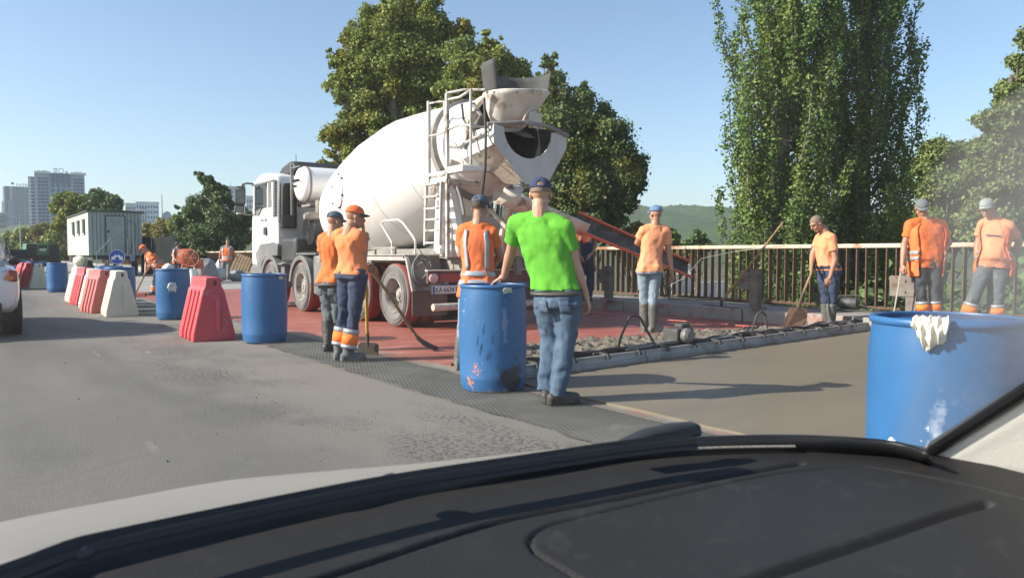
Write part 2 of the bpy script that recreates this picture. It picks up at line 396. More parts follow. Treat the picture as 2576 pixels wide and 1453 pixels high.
# --- wooded hill in the distance
def hill():
    nx, ny = 330, 90; vs = []
    fwd = V((_s, _c, 0)); rt = V((_c, -_s, 0))
    for j in range(ny+1):
        for i in range(nx+1):
            lat = -600+1400*i/nx; dd = 260+800*j/ny
            ridge = 66+8*math.sin(lat*.012+1.0)+6*noise.noise((lat*.006, 0, 4))+5*noise.noise((lat*.02, 1, 2))
            ridge *= .55+.45*min(1, max(0, (lat+560)/700))
            if lat > 250: ridge *= 1-.25*min(1, (lat-250)/300)
            u = j/ny; p = u*u*(3-2*u); p = .82*p+.18*u
            z = GZ+ridge*p+4*noise.noise((lat*.02, dd*.02, 0))*u
            bump = 0
            if j > 0: bump = 3.2*abs(noise.noise((lat*.13, dd*.12, 7)))+2.8*abs(noise.noise((lat*.31, dd*.28, 3)))+1.2*random.random()
            q = fwd*dd+rt*lat; vs.append((q.x, q.y, z+bump))
    w_ = nx+1; fs = [(j*w_+i, j*w_+i+1, (j+1)*w_+i+1, (j+1)*w_+i) for j in range(ny) for i in range(nx)]
    b = MB(); b.add(vs, fs)
    struct(b.build('wooded_hill', M('hill_wood', (.030, .062, .018), (.06, .09, .022), rough=.9, scale=.03, bump=1, bscale=.5, c3=(.085, .075, .035), s3=.02, t3=(.55, .68)), smooth=70))
hill()
# ================================================================== TREES
def quads_mesh(name, P, A, B, mat, parent):
    n = len(P); v = np.empty((n, 4, 3), np.float32)
    v[:, 0] = P-A; v[:, 1] = P-B; v[:, 2] = P+A; v[:, 3] = P+B
    me = bpy.data.meshes.new(name); me.vertices.add(n*4); me.vertices.foreach_set('co', v.ravel())
    me.loops.add(n*4); me.loops.foreach_set('vertex_index', np.arange(n*4, dtype=np.int32))
    me.polygons.add(n); me.polygons.foreach_set('loop_start', np.arange(0, n*4, 4, dtype=np.int32))
    me.update(calc_edges=True); me.materials.append(mat)
    o = bpy.data.objects.new(name, me); COL.objects.link(o)
    if parent is not None: o.parent = parent
    return o
def unit(a): return a/np.maximum(np.linalg.norm(a, axis=1, keepdims=True), 1e-6)
def foliage(name, cl, n, size, mat, parent, hollow=.35, up=.25, flat=1.):
    """cl rows: centre, radii, weight; leaf-sized faces through the clumps"""
    cl = np.array(cl, np.float64); wt = cl[:, 6]/cl[:, 6].sum(); idx = RNG.choice(len(cl), n, p=wt)
    d = unit(RNG.normal(size=(n, 3))); rr = RNG.random((n, 1))**(.62-.4*hollow)*.95
    rr *= 1+.55*RNG.random((n, 1))**2*(RNG.random((n, 1)) < .35)
    P = cl[idx, :3]+d*cl[idx, 3:6]*rr
    nr = unit(d*.7+RNG.normal(size=(n, 3))*.75+np.array([0, 0, up]))
    t = unit(np.cross(nr, RNG.normal(size=(n, 3)))); b = np.cross(nr, t)
    s = size*(.6+.8*RNG.random((n, 1)))
    loc = np.array(parent.location) if parent is not None else 0
    return quads_mesh(name, P-loc, t*s*.55, b*s*.42*flat, mat, parent)
def leafmat(name, a, b, c=None, isl=.35):
    return M(name, a, b, rough=.55, scale=.45, island=isl, trans=.30, c3=c, s3=.7, t3=(.5, .66), spec=.35)
LF_POP = leafmat('poplar_leaf', (.150, .225, .050), (.095, .170, .042), (.21, .255, .055), .5)
LF_ASP = leafmat('aspen_leaf', (.25, .285, .055), (.14, .195, .045), (.34, .29, .055), .5)
LF_DRK = leafmat('dark_leaf', (.095, .155, .058), (.14, .20, .072), None, .5)
LF_YEL = leafmat('autumn_leaf', (.29, .24, .060), (.18, .20, .055), (.33, .20, .07), .4)
LF_PAL = leafmat('pale_leaf', (.21, .25, .08), (.15, .20, .062), None, .4)
BARK = M('bark', (.10, .08, .06), (.16, .14, .115), rough=.9, scale=5, bump=.7, bscale=20)
BARKP = M('pale_bark', (.23, .21, .17), (.14, .12, .10), rough=.9, scale=5, bump=.6, bscale=20)
def lobe_tree(name, label, group, lobes, d, basepx, nleaf, size, mat, bark=BARK, subs=1.0, trunk_r=.25, hollow=.3, gz=None, depth=1., density=.34):
    """lobes: (px, py, r px[, depth offset m]) of the crown at depth d"""
    base = AT(basepx, 640, d); base.z = GZ if gz is None else gz
    r = thing(name, label, 'tree', base, 0, group); cl = []; k = d/FOC; brs = MB(); cen = []
    for lb in lobes:
        c = AT(lb[0], lb[1], d+(lb[3] if len(lb) > 3 else 0)); R = lb[2]*k
        ns = max(6, int(subs*30*(R/1.5)**1.0))
        sr = R*density
        for i in range(ns):
            q = V(unit(RNG.normal(size=(1, 3)))[0]); q = V((q.x, q.y*1., q.z))
            p = c+q*(R*(1-density*.75)*(random.random()**.45)); s = sr*random.choice((.45, .6, .75, .95, 1.15))*random.uniform(.85, 1.15)
            cl.append((p.x, p.y, p.z, s*1.05, s*1.05, s*.85, s*s)); cen.append((p, s))
    top = max(p.z for p, _ in cen); mid = sum((p for p, _ in cen), V((0, 0, 0)))/len(cen)
    crown_lo = min(p.z for p, _ in cen)
    tp = [base, V((base.x*.7+mid.x*.3, base.y*.7+mid.y*.3, (crown_lo+mid.z)/2)), V((mid.x, mid.y, mid.z*.4+top*.6))]
    tb = MB(); tb.tube([tp[0], (tp[0]+tp[1])/2, tp[1], (tp[1]+tp[2])/2, tp[2]], [trunk_r, trunk_r*.85, trunk_r*.7, trunk_r*.45, trunk_r*.15], 9)
    for p, s in random.sample(cen, min(len(cen), 46)):
        h = random.uniform(.15, .75); a = (tp[0].lerp(tp[1], min(1, h*2)) if h < .5 else tp[1].lerp(tp[2], h*2-1))
        if a.z > p.z-.2: a = tp[0].lerp(tp[1], .8) if tp[1].z > p.z else tp[1].lerp(tp[2], max(0, min(1, (p.z-1.0-tp[1].z)/max(.1, tp[2].z-tp[1].z))))
        m = a.lerp(p, .5)+V((0, 0, -.12*(p-a).length)); tb.tube([a, m, p], [trunk_r*.28, trunk_r*.17, trunk_r*.05], 5, cap=False)
    tb.build('trunk', bark, r)
    foliage('crown', cl, nleaf, size, mat, r, hollow)
    return r
def poplar(name, label, group, px, d, W, H, nleaf, size, mat, lo=.04, seed=1, n=60, lean=0.):
    rr = random.Random(seed); base = AT(px, 640, d); base.z = GZ
    r = thing(name, label, 'tree', base, 0, group); cl = []; tb = MB()
    tb.tube([base+V((0, 0, H*t)) for t in (0, .3, .6, .85, 1)], [.32, .26, .17, .08, .02], 9)
    for i in range(n):
        h = lo+(.93-lo)*((i+rr.random())/n)**1.05; az = i*2.39996+rr.uniform(-.4, .4)
        env = W*(.72+.45*math.sin(min(1, h*1.35)*PI)**.8)*(1 if h < .6 else max(.25, 1-(h-.6)*1.7))
        out = env*rr.uniform(.55, 1.05); L = rr.uniform(2.3, 4.0)*(1-.35*h)
        a = base+V((0, 0, H*h)); dirv = V((math.cos(az), math.sin(az), 0)); pts = []
        for t in (0, .25, .5, .75, 1):
            o_ = out*(1-(1-t)**2.2); pts.append(a+dirv*o_+V((0, 0, L*(.12*t+.88*t**1.5))))
        tb.tube(pts, [.06, .05, .035, .02, .01], 5, cap=False)
        for t in (.22, .4, .58, .74, .88, 1.):
            k = min(3, int(t*4)); p = pts[k].lerp(pts[min(4, k+1)], t*4-k if k < 4 else 0)
            s = (.44-.25*t)*rr.uniform(.75, 1.2)
            cl.append((p.x+rr.uniform(-.1, .1), p.y+rr.uniform(-.1, .1), p.z, s, s, s*1.9, s*s*1.2))
    for t in range(14):
        z = base.z+H*(lo+.05+.85*t/14); cl.append((base.x, base.y, z, W*.45, W*.45, .8, .12))
    tb.build('trunk', BARKP, r)
    foliage('crown', cl, nleaf, size, mat, r, .25)
    return r
GP = 'poplars beyond the railing'
poplar('poplar_tree', 'tall columnar poplar with upswept boughs beyond the railing, bark showing', GP, 1962, 22, 1.66, 17, 115000, .08, LF_POP, seed=3, n=100)
poplar('poplar_tree', 'denser tall poplar close behind the bald worker, standing beside its twin', GP, 2165, 23, 1.5, 18, 105000, .08, LF_POP, seed=8, n=92)
lobe_tree('roadside_tree', 'broad pale tree behind the stout worker, its crown rising in two humps', 'trees beyond the railing',
  [(2492, 305, 42), (2465, 390, 50), (2530, 345, 58), (2560, 230, 55), (2575, 160, 45), (2590, 95, 38), (2545, 285, 55), (2600, 220, 60), (2505, 350, 50), (2450, 440, 45), (2530, 420, 70), (2500, 470, 75), (2565, 430, 80), (2480, 560, 75), (2565, 560, 80), (2620, 300, 80)], 18, 2520, 95000, .08, LF_PAL, subs=2.2, density=.42)
# the big spreading trees behind the mixer truck
lobe_tree('aspen_tree', 'big spreading aspen with open leafy crown rising behind the white drum', 'big trees behind the mixer truck',
  [(1000, 80, 105), (930, 130, 75), (1080, 90, 80), (880, 90, 50), (905, 220, 70), (1010, 220, 100), (1110, 190, 95), (860, 240, 45), (845, 140, 40), (870, 330, 60), (850, 385, 40), (940, 320, 80), (1050, 320, 90), (1150, 80, 50), (1070, 30, 60), (985, 20, 45), (900, 400, 60), (1000, 420, 70), (835, 215, 32), (830, 345, 32), (825, 395, 28), (880, 170, 60), (950, 60, 55), (1030, 140, 90), (1060, 250, 90), (960, 260, 85), (900, 290, 60)],
  31, 1010, 140000, .11, LF_ASP, BARKP, subs=1.2, trunk_r=.32, density=.33)
lobe_tree('aspen_tree', 'yellow-green aspen crown directly behind the hopper of the mixer', 'big trees behind the mixer truck',
  [(1170, 170, 80), (1240, 150, 70), (1260, 240, 90), (1180, 270, 90), (1235, 110, 45), (1130, 260, 70), (1290, 190, 60), (1320, 280, 80), (1200, 360, 90), (1150, 120, 40), (1100, 330, 80), (1215, 200, 80), (1330, 220, 50)],
  28.5, 1230, 95000, .105, LF_ASP, BARKP, subs=1.05, trunk_r=.26, density=.36)
lobe_tree('lime_tree', 'dark round-crowned tree behind the chute and the man in overalls', 'big trees behind the mixer truck',
  [(1380, 190, 50), (1395, 260, 70), (1450, 270, 60), (1440, 360, 95), (1520, 350, 80), (1545, 430, 90), (1450, 460, 95), (1590, 420, 55), (1480, 540, 80), (1400, 400, 90), (1560, 500, 60), (1370, 520, 80), (1610, 410, 35), (1420, 320, 85), (1500, 300, 55), (1500, 410, 90), (1575, 470, 60), (1520, 560, 70), (1440, 560, 80), (1380, 150, 30), (1460, 225, 35)],
  27, 1440, 140000, .105, leafmat('lime_leaf', (.11, .160, .045), (.072, .125, .040), (.28, .255, .05)), BARK, subs=1.15, trunk_r=.28, density=.40)
lobe_tree('acacia_tree', 'pale loose tree between the tall poplars and the short bushy one', 'trees beyond the railing',
  [(2340, 400, 55), (2400, 390, 50), (2370, 470, 75), (2310, 430, 35), (2430, 480, 55), (2330, 560, 70), (2420, 580, 70)],
  34, 2370, 50000, .125, LF_PAL, subs=1.2, density=.4)
# left: tree behind the fence, trees behind the cabin
lobe_tree('poplar_bush', 'dark glossy young tree with a spiky top between cabin and truck cab', 'trees beyond the railing',
  [(515, 455, 24), (500, 440, 14), (535, 480, 30), (560, 500, 35), (500, 530, 45), (560, 560, 60), (470, 540, 30), (450, 560, 22), (600, 540, 40), (520, 600, 60), (590, 600, 50), (470, 600, 40), (625, 560, 25), (445, 520, 10), (540, 640, 45)],
  48, 540, 70000, .16, LF_DRK, subs=1.5, density=.42)
lobe_tree('roadside_tree', 'yellowing round tree left of the dark one behind the cabin roof', 'trees behind the cabin',
  [(165, 505, 28), (140, 520, 18), (200, 510, 28), (180, 540, 35), (215, 545, 30), (150, 560, 25)], 100, 180, 15000, .42, LF_ASP, subs=1.6, density=.42)
lobe_tree('roadside_tree', 'dark green round tree behind the cabin roof', 'trees behind the cabin',
  [(250, 500, 30), (280, 510, 28), (230, 520, 25), (295, 530, 20), (260, 540, 40)], 92, 262, 15000, .38, LF_DRK, subs=1.6, density=.42)
for i, (px, py, rr_, d, mt, lab) in enumerate([
  (20, 610, 28, 190, LF_ASP, 'low yellowish tree behind the street lamp'), (62, 590, 26, 170, LF_ASP, 'rounded olive tree behind the green generator'),
  (105, 580, 26, 160, LF_YEL, 'olive brown tree between lamp and cabin'), (140, 590, 26, 150, LF_ASP, 'leafy olive tree touching the cabin side'),
  (150, 630, 20, 140, LF_YEL, 'rusty brown bush beside the cabin'), (375, 575, 22, 120, LF_YEL, 'russet bush just right of the cabin'),
  (410, 570, 24, 110, LF_YEL, 'golden bush above the dark tarpaulin screen'), (440, 555, 20, 105, LF_ASP, 'olive bush beside the spiky dark tree')]):
    lobe_tree('roadside_bush', lab, 'bushes along the approach', [(px, py, rr_), (px-rr_*.7, py+rr_*.5, rr_*.7), (px+rr_*.7, py+rr_*.45, rr_*.75), (px, py+rr_, rr_)], d, px, 7000, .0035*d, mt, subs=.9, density=.45, trunk_r=.15)
# undergrowth between the railing and the poplars, seen through the bars
def undergrowth():
    cl = []
    for k in range(150):
        y = random.uniform(-4, 48); x = random.uniform(14.2, 19.5); z = GZ+random.uniform(.2, 2.9)*(1 if x > 15.5 else .8)
        if 13 < y < 19 and x > 14: z -= 1.4
        s = random.uniform(.5, 1.1); cl.append((x, y, z, s, s, s*1.1, s*s))
    for k in range(90):
        y = random.uniform(-14, 9); x = random.uniform(14.5, 20); z = GZ+random.uniform(.3, 4.4); s = random.uniform(.5, 1.0); cl.append((x, y, z, s, s, s*1.2, s*s))
    o = foliage('undergrowth', cl, 45000, .16, LF_DRK, None, .2); stuff(o)
undergrowth()
for px, py, rp, d, mt, lab in [(1600, 590, 40, 30, LF_YEL, 'yellow-green bush over the railing left of the man by the chute'), (1680, 600, 34, 33, LF_ASP, 'low bush over the railing right of the man by the chute'), (1755, 598, 26, 45, LF_DRK, 'small dark bush at the foot of the left tall poplar')]:
    lobe_tree('shrub', lab, 'shrubs just beyond the railing', [(px, py, rp), (px-rp, py+rp*.8, rp*.8), (px+rp, py+rp*.9, rp*.8), (px, py+rp*1.5, rp)], d, px, 9000, .004*d, mt, subs=1.2, density=.45, trunk_r=.1)
# ================================================================== CONCRETE MIXER TRUCK
def truck():
    T = thing('mixer_truck', 'white concrete mixer truck backed onto the red membrane, drum and chute raised', 'truck', (6.95, 14, 0))
    W = M('truck_white', (.80, .79, .76), (.76, .75, .72), rough=.28, scale=1.5, coat=.3, c3=(.55, .50, .43), s3=1.3, t3=(.56, .72))
    WD = M('truck_white_dirty', (.62, .55, .48), (.50, .42, .35), rough=.6, scale=3, bump=.25, bscale=40, c3=(.36, .28, .20), s3=2.4, t3=(.52, .64))
    WDR = M('drum_white', (.78, .76, .73), (.74, .71, .67), rough=.32, scale=.8, coat=.15, c3=(.62, .56, .49), s3=.9, t3=(.54, .74), bump=.05, bscale=5, stretch=(1, 1, .45))
    CEM = M('cement_crust', (.42, .34, .26), (.58, .52, .44), rough=.9, scale=5, bump=.8, bscale=24, c3=(.22, .16, .11), s3=5, t3=(.53, .62))
    GP = M('grey_plastic', (.115, .12, .12), (.16, .16, .155), rough=.6, scale=3, bump=.1, bscale=60, c3=(.22, .21, .19), s3=1.8)
    BK = M('black_parts', (.022, .023, .026), (.045, .045, .047), rough=.6, scale=4)
    CH = M('chassis_grey', (.17, .16, .15), (.26, .24, .22), rough=.7, scale=4, bump=.2, bscale=40, c3=(.33, .30, .27), s3=3)
    DK = M('deck_plate', (.42, .40, .37), (.33, .31, .29), rough=.6, metal=.1, scale=5, bump=.9, bscale=28)
    ST = M('bare_steel', (.36, .34, .31), (.24, .21, .18), rough=.55, metal=.5, scale=8, c3=(.18, .10, .06), s3=6)
    TY = M('tyre_wall', (.115, .112, .108), (.175, .17, .16), rough=.85, scale=5, bump=.5, bscale=50)
    TR = M('tyre_tread_red', (.30, .065, .05), (.20, .05, .04), rough=.75, scale=6, bump=.6, bscale=40)
    RIM = M('rim_grey', (.40, .38, .35), (.28, .26, .24), rough=.55, metal=.3, scale=8, c3=(.16, .13, .11), s3=5)
    RUB = M('hopper_rubber', (.045, .045, .047), (.065, .064, .062), rough=.8, scale=4, bump=.3, bscale=60, c3=(.12, .115, .11), s3=2, t3=(.55, .7))
    OR = M('chute_orange', (.75, .13, .035), (.55, .10, .04), rough=.5, scale=9)
    RED = M('tail_red', (.42, .035, .03), (.30, .05, .045), rough=.35, scale=6)
    L = 5.72; R = 8.18
    # ---- wheels
    def wheel(dual):
        b = MB(); b.lathe([(.285, .125), (.30, .145), (.36, .155), (.46, .158), (.502, .135)], 40, None, cap=False)
        b.mi = 1; b.lathe([(.502, .135), (.52, .115), (.522, .065), (.508, .06), (.508, .05), (.522, .045), (.522, .008), (.508, .004), (.508, -.004), (.522, -.008), (.522, -.045), (.508, -.05), (.508, -.06), (.522, -.065), (.52, -.115), (.502, -.135)], 40, None, cap=False)
        b.mi = 0; b.lathe([(.502, -.135), (.46, -.155), (.36, -.15), (.285, -.12)], 40, None, cap=False)
        for k in range(3):                                     # raised sidewall rings and lettering bars
            b.lathe([(.40+k*.03, .154), (.403+k*.03, .165), (.409+k*.03, .165), (.412+k*.03, .154)], 40, None, cap=False)
        ry = Matrix.Rotation(-PI/2, 4, 'Y'); b.v = [tuple(ry @ V(p)) for p in b.v]
        t = b.build('wheel', [TY, TR], T, world=False, smooth=40); fs = t
        c = MB(); s = -.06 if dual else .05
        c.lathe([(.296, .148), (.288, .152), (.275, .13), (.262, .05), (.255, s-.01), (.19, s-.02 if dual else s), (.185, s+.005), (.12, s+.01), (.10, s+.012)], 36, None, cap=False)
        c.v = [tuple(ry @ V(p)) for p in c.v]; c.build('rim', RIM, t, world=False, smooth=40)
        c = MB(); hz = s+.10 if dual else s+.05
        c.lathe([(.125, s), (.122, hz-.02), (.11, hz), (.06, hz+.004), (.055, hz+.02), (.01, hz+.022)], 20, None)
        for k in range(10):
            a = 2*PI*k/10; c.lathe([(.016, s), (.016, s+.035), (.006, s+.04)], 6, Matrix.Translation((.165*math.cos(a), .165*math.sin(a), 0)))
        c.v = [tuple(ry @ V(p)) for p in c.v]; c.build('hub', RIM, t, world=False, smooth=40)
        return t
    wf, wd = wheel(False), wheel(True); used = set()
    def put(w_, x, y, flip):
        if w_.name in used: w_ = copy_tree(w_, T)
        used.add(w_.name); w_.location = (x-6.95, y-14, .525); w_.rotation_euler = (random.uniform(0, 6), 0, PI if flip else 0)
    for y in (17.25, 15.35): put(wf, L+.16, y, 0); put(wf, R-.16, y, 1)
    for y in (12.6, 11.2):
        put(wd, L+.16, y, 0); put(wd, R-.16, y, 1); put(wd, L+.51, y, 1); put(wd, R-.51, y, 0)
    # ---- chassis
    for x in (6.52, 7.38):
        b = MB(); b.box((x, 14.1, 1.0), (.09, 8.3, .28)); b.box((x, 14.1, 1.13), (.16, 8.2, .03)); b.build('chassis_rail', CH, T, bevel=.006)
    b = MB()
    for y in (10.2, 11.9, 13.5, 14.6, 16.4): b.box((6.95, y, .98), (.8, .12, .2))
    for y in (17.25, 15.35, 12.6, 11.2): b.box((6.95, y, .52), (2.0, .14, .16))
    b.ball((6.95, 11.2, .52), (.24, .2, .24)); b.ball((6.95, 12.6, .52), (.24, .2, .24)); b.build('axles', BK, T)
    b = MB(); b.box((6.95, 13.0, 1.22), (.95, 5.4, .14)); b.build('drum_subframe', CH, T, bevel=.01)
    # ---- cab
    prof = [(16.82, 1.30), (16.80, 1.6), (16.80, 2.86), (16.86, 2.96), (17.4, 3.06), (17.9, 3.09), (18.2, 3.03), (18.40, 2.86), (18.52, 2.55), (18.62, 2.0), (18.66, 1.6), (18.66, .95), (18.0, .92), (17.98, 1.30)]
    b = MB(); rings = []
    for x, k in ((5.74, .93), (5.78, .985), (5.86, 1), (8.04, 1), (8.12, .985), (8.16, .93)):
        rings.append([V((x, 17.6+(y-17.6)*(k if x < 5.8 or x > 8.1 else 1), 2.0+(z-2.0)*(k if z > 2.5 else 1))) for y, z in prof])
    b.loft(rings); cab = b.build('cab', W, T, smooth=32, bevel=.02)
    def side(poly, x, t, name, mat, par, bev=.006):
        P = [OX(px, py, x) for px, py in poly]; q = MB(); q.sheet(P, t, (-1, 0, 0)); return q.build(name, mat, par, bevel=bev)
    dr = side([(640, 457), (672, 452), (672, 606), (655, 609), (637, 611)], 5.742, .022, 'door', W, T, .012)
    side([(674, 452), (687, 450), (688, 604), (674, 606)], 5.742, .020, 'side_panel', W, T, .008)
    gl = glass_mat('cab_glass', (.02, .025, .03), .03, .25)
    side([(642, 468), (670, 462), (670, 521), (656, 527), (650, 541), (642, 542)], 5.716, .008, 'door_window', [gl], T, 0)
    side([(641, 466), (671, 460), (671, 464), (644, 470), (644, 541), (641, 543)], 5.712, .012, 'window_seal', BK, T, 0)
    side([(644, 531), (657, 524), (657, 528), (651, 541), (644, 543)], 5.706, .006, 'window_film', GP, T, 0)
    side([(675, 459), (682, 457), (683, 520), (675, 522)], 5.718, .010, 'quarter_window', GP, T, .004)
    side([(665, 572), (671, 571), (672, 590), (665, 591)], 5.71, .03, 'door_handle', BK, dr, .008)
    sv = side([(689, 452), (694, 451), (695, 545), (689, 546)], 5.742, .012, 'side_vent', BK, T, 0)
    for k in range(12):
        y0 = 456+k*7.4; side([(688.5, y0), (694.5, y0-.6), (694.5, y0+2.6), (688.5, y0+3.2)], 5.735, .02, 'vent_slat', GP, sv, 0)
    p0 = OX(655, 558, 5.715); lettering('lettering', 'TGA 41.390', .085, frame(p0, (0, -1, 0), (-1, 0, 0)), M('letter_black', (.02, .02, .022), rough=.5), T)
    b = MB(); b.box((5.735, 17.7, 2.84), (.05, 1.5, .045)); b.build('rain_gutter', GP, T, bevel=.01)
    b = MB(); b.box((6.95, 18.60, 2.28), (2.1, .04, .75), Matrix.Rotation(rad(-7), 3, 'X')); b.build('windscreen', gl, T, bevel=.01)
    b = MB()
    for k in range(5): b.box((6.95, 18.67, 1.05+k*.14), (2.0, .05, .06))
    b.build('grille', GP, T, bevel=.01)
    b = MB(); b.loft([[V((x, y, z)) for y, z in ((17.95, .42), (17.95, .92), (18.62, .95), (18.78, .85), (18.76, .45))] for x in (5.73, 5.8, 8.1, 8.17)]); b.build('bumper', GP, T, bevel=.05, seg=3)
    b = MB(); b.box((5.80, 18.72, .68), (.12, .1, .1)); b.build('indicator', OR, T, bevel=.02)
    # roof: dark air deflector, aerial
    b = MB(); rings = []
    for x in (6.1, 6.2, 7.7, 7.8):
        k = .8 if x in (6.1, 7.8) else 1
        rings.append([V((x, y, 3.03+(z-3.03)*k)) for y, z in ((16.75, 3.0), (16.6, 3.12), (16.75, 3.28), (17.1, 3.31), (17.45, 3.24), (17.75, 3.06))])
    b.loft(rings); b.build('roof_deflector', BK, T, bevel=.03)
    b = MB(); p = OY(745, 420, 17.3); b.tube([p, p+V((0, 0, .28))], .008, 5); b.build('aerial', BK, T)
    # mirrors
    b = MB(); q = [OX(641, 463, 5.74), OX(622, 461, 5.6), OX(611, 463, 5.52), OX(608, 472, 5.5)]; b.tube(q, .022, 8); b.tube([OX(641, 540, 5.74), OX(624, 541, 5.62), OX(610, 538, 5.52)], .02, 8); b.build('mirror_arm', BK, T)
    for (x0, y0, x1, y1) in ((597, 470, 614, 514), (595, 517, 614, 541)):
        c = (OX(x0, y0, 5.5)+OX(x1, y1, 5.5))/2; h = abs(OX(x0, y0, 5.5).z-OX(x0, y1, 5.5).z)
        q = MB(); q.box(c+V((0, .04, 0)), (.25, .10, h)); mm = q.build('mirror', BK, T, bevel=.035, seg=3)
        q = MB(); q.box(c+V((0, -.014, 0)), (.20, .006, h*.84)); q.build('mirror_glass', M('mirror_glass', (.6, .62, .65), rough=.03, metal=1), mm, bevel=.0)
    # rear wall: intake stack, barred window, panel relief
    def rear(poly, y, t, name, mat, par=T, bev=.006):
        P = [OY(px, py, y) for px, py in poly]; q = MB(); q.sheet(P, t, (0, -1, 0)); return q.build(name, mat, par, bevel=bev)
    ik = rear([(702, 468), (708, 462), (728, 462), (736, 468), (738, 500), (740, 530), (740, 574), (702, 574)], 16.78, .20, 'air_intake', BK, T, .03)
    for k in range(7): rear([(704, 540+k*4.4), (739, 541+k*4.4), (739, 543+k*4.4), (704, 542+k*4.4)], 16.58, .015, 'louvre', GP, ik, 0)
    rear([(698, 460), (702, 459), (702, 560), (698, 560)], 16.78, .10, 'intake_pipe', GP, T, .02)
    wn = rear([(744, 458), (752, 453), (764, 453), (768, 462), (768, 512), (760, 520), (748, 519), (744, 510)], 16.79, .012, 'rear_window', BK)
    for k in range(5): rear([(746, 462+k*12), (767, 462+k*12), (767, 463.5+k*12), (746, 463.5+k*12)], 16.775, .01, 'window_bar', W, wn, 0)
    for k in range(4): rear([(748+k*5, 456), (749.5+k*5, 456), (749.5+k*5, 517), (748+k*5, 517)], 16.775, .012, 'window_bar', W, wn, 0)
    rear([(744, 545), (765, 530), (795, 528), (795, 545), (770, 548), (755, 590), (744, 592)], 16.79, .03, 'rear_wall_relief', W)
    b = MB(); b.box((6.6, 16.3, 1.28), (1.6, .95, .55)); b.box((6.2, 16.45, 1.12), (.7, .55, .5)); b.build('engine_tunnel', BK, T, bevel=.08, seg=3)
    # ---- mudguards
    def arch(y, name, y0, y1, top):
        q = MB(); n = 12; ri, ro = .575, .64
        for x in (L-.02,): pass
        rg = []
        for k in range(n+1):
            a = rad(8)+rad(164)*k/n; rg.append([V((x, y+r_*math.cos(a), .525+r_*math.sin(a))) for x, r_ in ((L-.02, ri-.02), (L-.02, ro+.015), (6.25, ro), (6.25, ri))])
        q.loft(rg); return q.build(name, GP, T, smooth=40, bevel=.01)
    arch(17.25, 'mudguard', 16.6, 18, 1.4); arch(15.35, 'mudguard', 14.6, 16, 1.3)
    b = MB(); b.loft([[V((x, y, z)) for y, z in ((16.72, 1.16), (16.72, 1.42), (17.0, 1.47), (17.9, 1.44), (18.3, 1.2), (18.05, .7), (17.9, .62), (17.8, 1.0), (17.5, 1.14))] for x in (5.71, 6.3)]); b.build('wheel_arch', GP, T, smooth=30, bevel=.025)
    b = MB(); b.box((6.0, 16.52, .75), (.5, .22, .55)); b.box((5.95, 16.5, .98), (.55, .3, .05)); b.build('battery_step', GP, T, bevel=.02)
    b = MB(); b.box((6.0, 14.35, .78), (.55, .62, .78)); b.box((6.0, 13.75, .78), (.5, .5, .62)); b.build('side_tank', GP, T, bevel=.04, seg=3)
    b = MB(); b.box((6.0, 15.05, 1.20), (.56, 1.1, .03)); 
    for k in range(6): b.box((6.0, 14.62+k*.16, 1.225), (.54, .04, .025))
    b.build('mudguard_top', GP, T, bevel=.006)
    # ---- deck over the rear axles and rear mudguard plates
    for sx, x0, x1 in ((1, L, 6.36), (-1, 7.54, R)):
        xc = (x0+x1)/2; w_ = x1-x0
        b = MB(); b.box((xc, 12.2, 1.17), (w_, 2.85, .035)); b.box((x0+.012 if sx > 0 else x1-.012, 12.2, 1.135), (.024, 2.85, .09)); b.build('rear_deck', DK, T, bevel=.006)
        b = MB(); e = x0 if sx > 0 else x1-.05
        b.loft([[V((x, y, z)) for y, z in ((10.80, 1.18), (10.72, 1.12), (10.52, .62), (10.56, .60), (10.76, 1.10), (10.84, 1.14))] for x in (e, e+.06)]); b.build('mudguard_edge', DK, T, bevel=.004)
        b = MB(); b.loft([[V((x, y, z)) for y, z in ((10.79, 1.16), (10.55, .60), (10.575, .60), (10.815, 1.16))] for x in (x0+.05, x1)]); b.build('mudguard_plate', CH, T, bevel=.004)
        b = MB(); b.box((xc, 10.54, .42), (w_, .02, .40)); b.build('mud_flap', M('flap', (.10, .075, .068), (.15, .11, .10), rough=.85, scale=5), T, bevel=.005)
    b = MB(); b.tube([OX(x, y, 5.9) for x, y in ((1045, 640), (1045, 608), (1040, 596), (1014, 561), (1003, 553), (968, 555), (960, 560), (962, 568), (986, 610), (988, 640))], .018, 8); b.build('deck_handrail', M('rail_grey', (.62, .60, .56), (.5, .47, .43), rough=.5, scale=6), T)
    b = MB(); b.bar((5.9, 11.4, 1.30), (5.9, 12.3, 1.30), .05, .04)
    for y in (11.45, 12.2): b.bar((5.9, y, 1.18), (5.9, y, 1.30), .04, .04)
    b.build('hose_rack', CH, T, bevel=.005)
    b = MB(); b.tube([(5.85, 13.2, 1.2), (5.85, 13.1, 1.42), (5.85, 12.95, 1.3), (5.85, 12.6, 1.27), (5.85, 12.45, 1.36), (5.85, 12.5, 1.45)], [.03, .02, .03, .03, .025, .015], 8); b.build('chute_hook', BK, T)
    # hose coil on the left rear mudguard
    b = MB(); rr = random.Random(5); c = OY(1058, 680, 10.62)
    pts = []
    for k in range(170):
        a = 2*PI*k/24; q = .165+.045*math.sin(a*.37)+.025*math.sin(a*.71+1)
        pts.append(c+V((q*math.cos(a)*.85+.015*math.sin(a*.13), -.035-.03*(k % 5)/5-.02*math.sin(a*.3), q*math.sin(a)*1.15+.03*math.sin(a*.21))))
    b.tube(pts, .012, 6); b.build('hose_coil', M('grey_hose', (.17, .17, .165), (.26, .255, .24), rough=.7, scale=9), T)
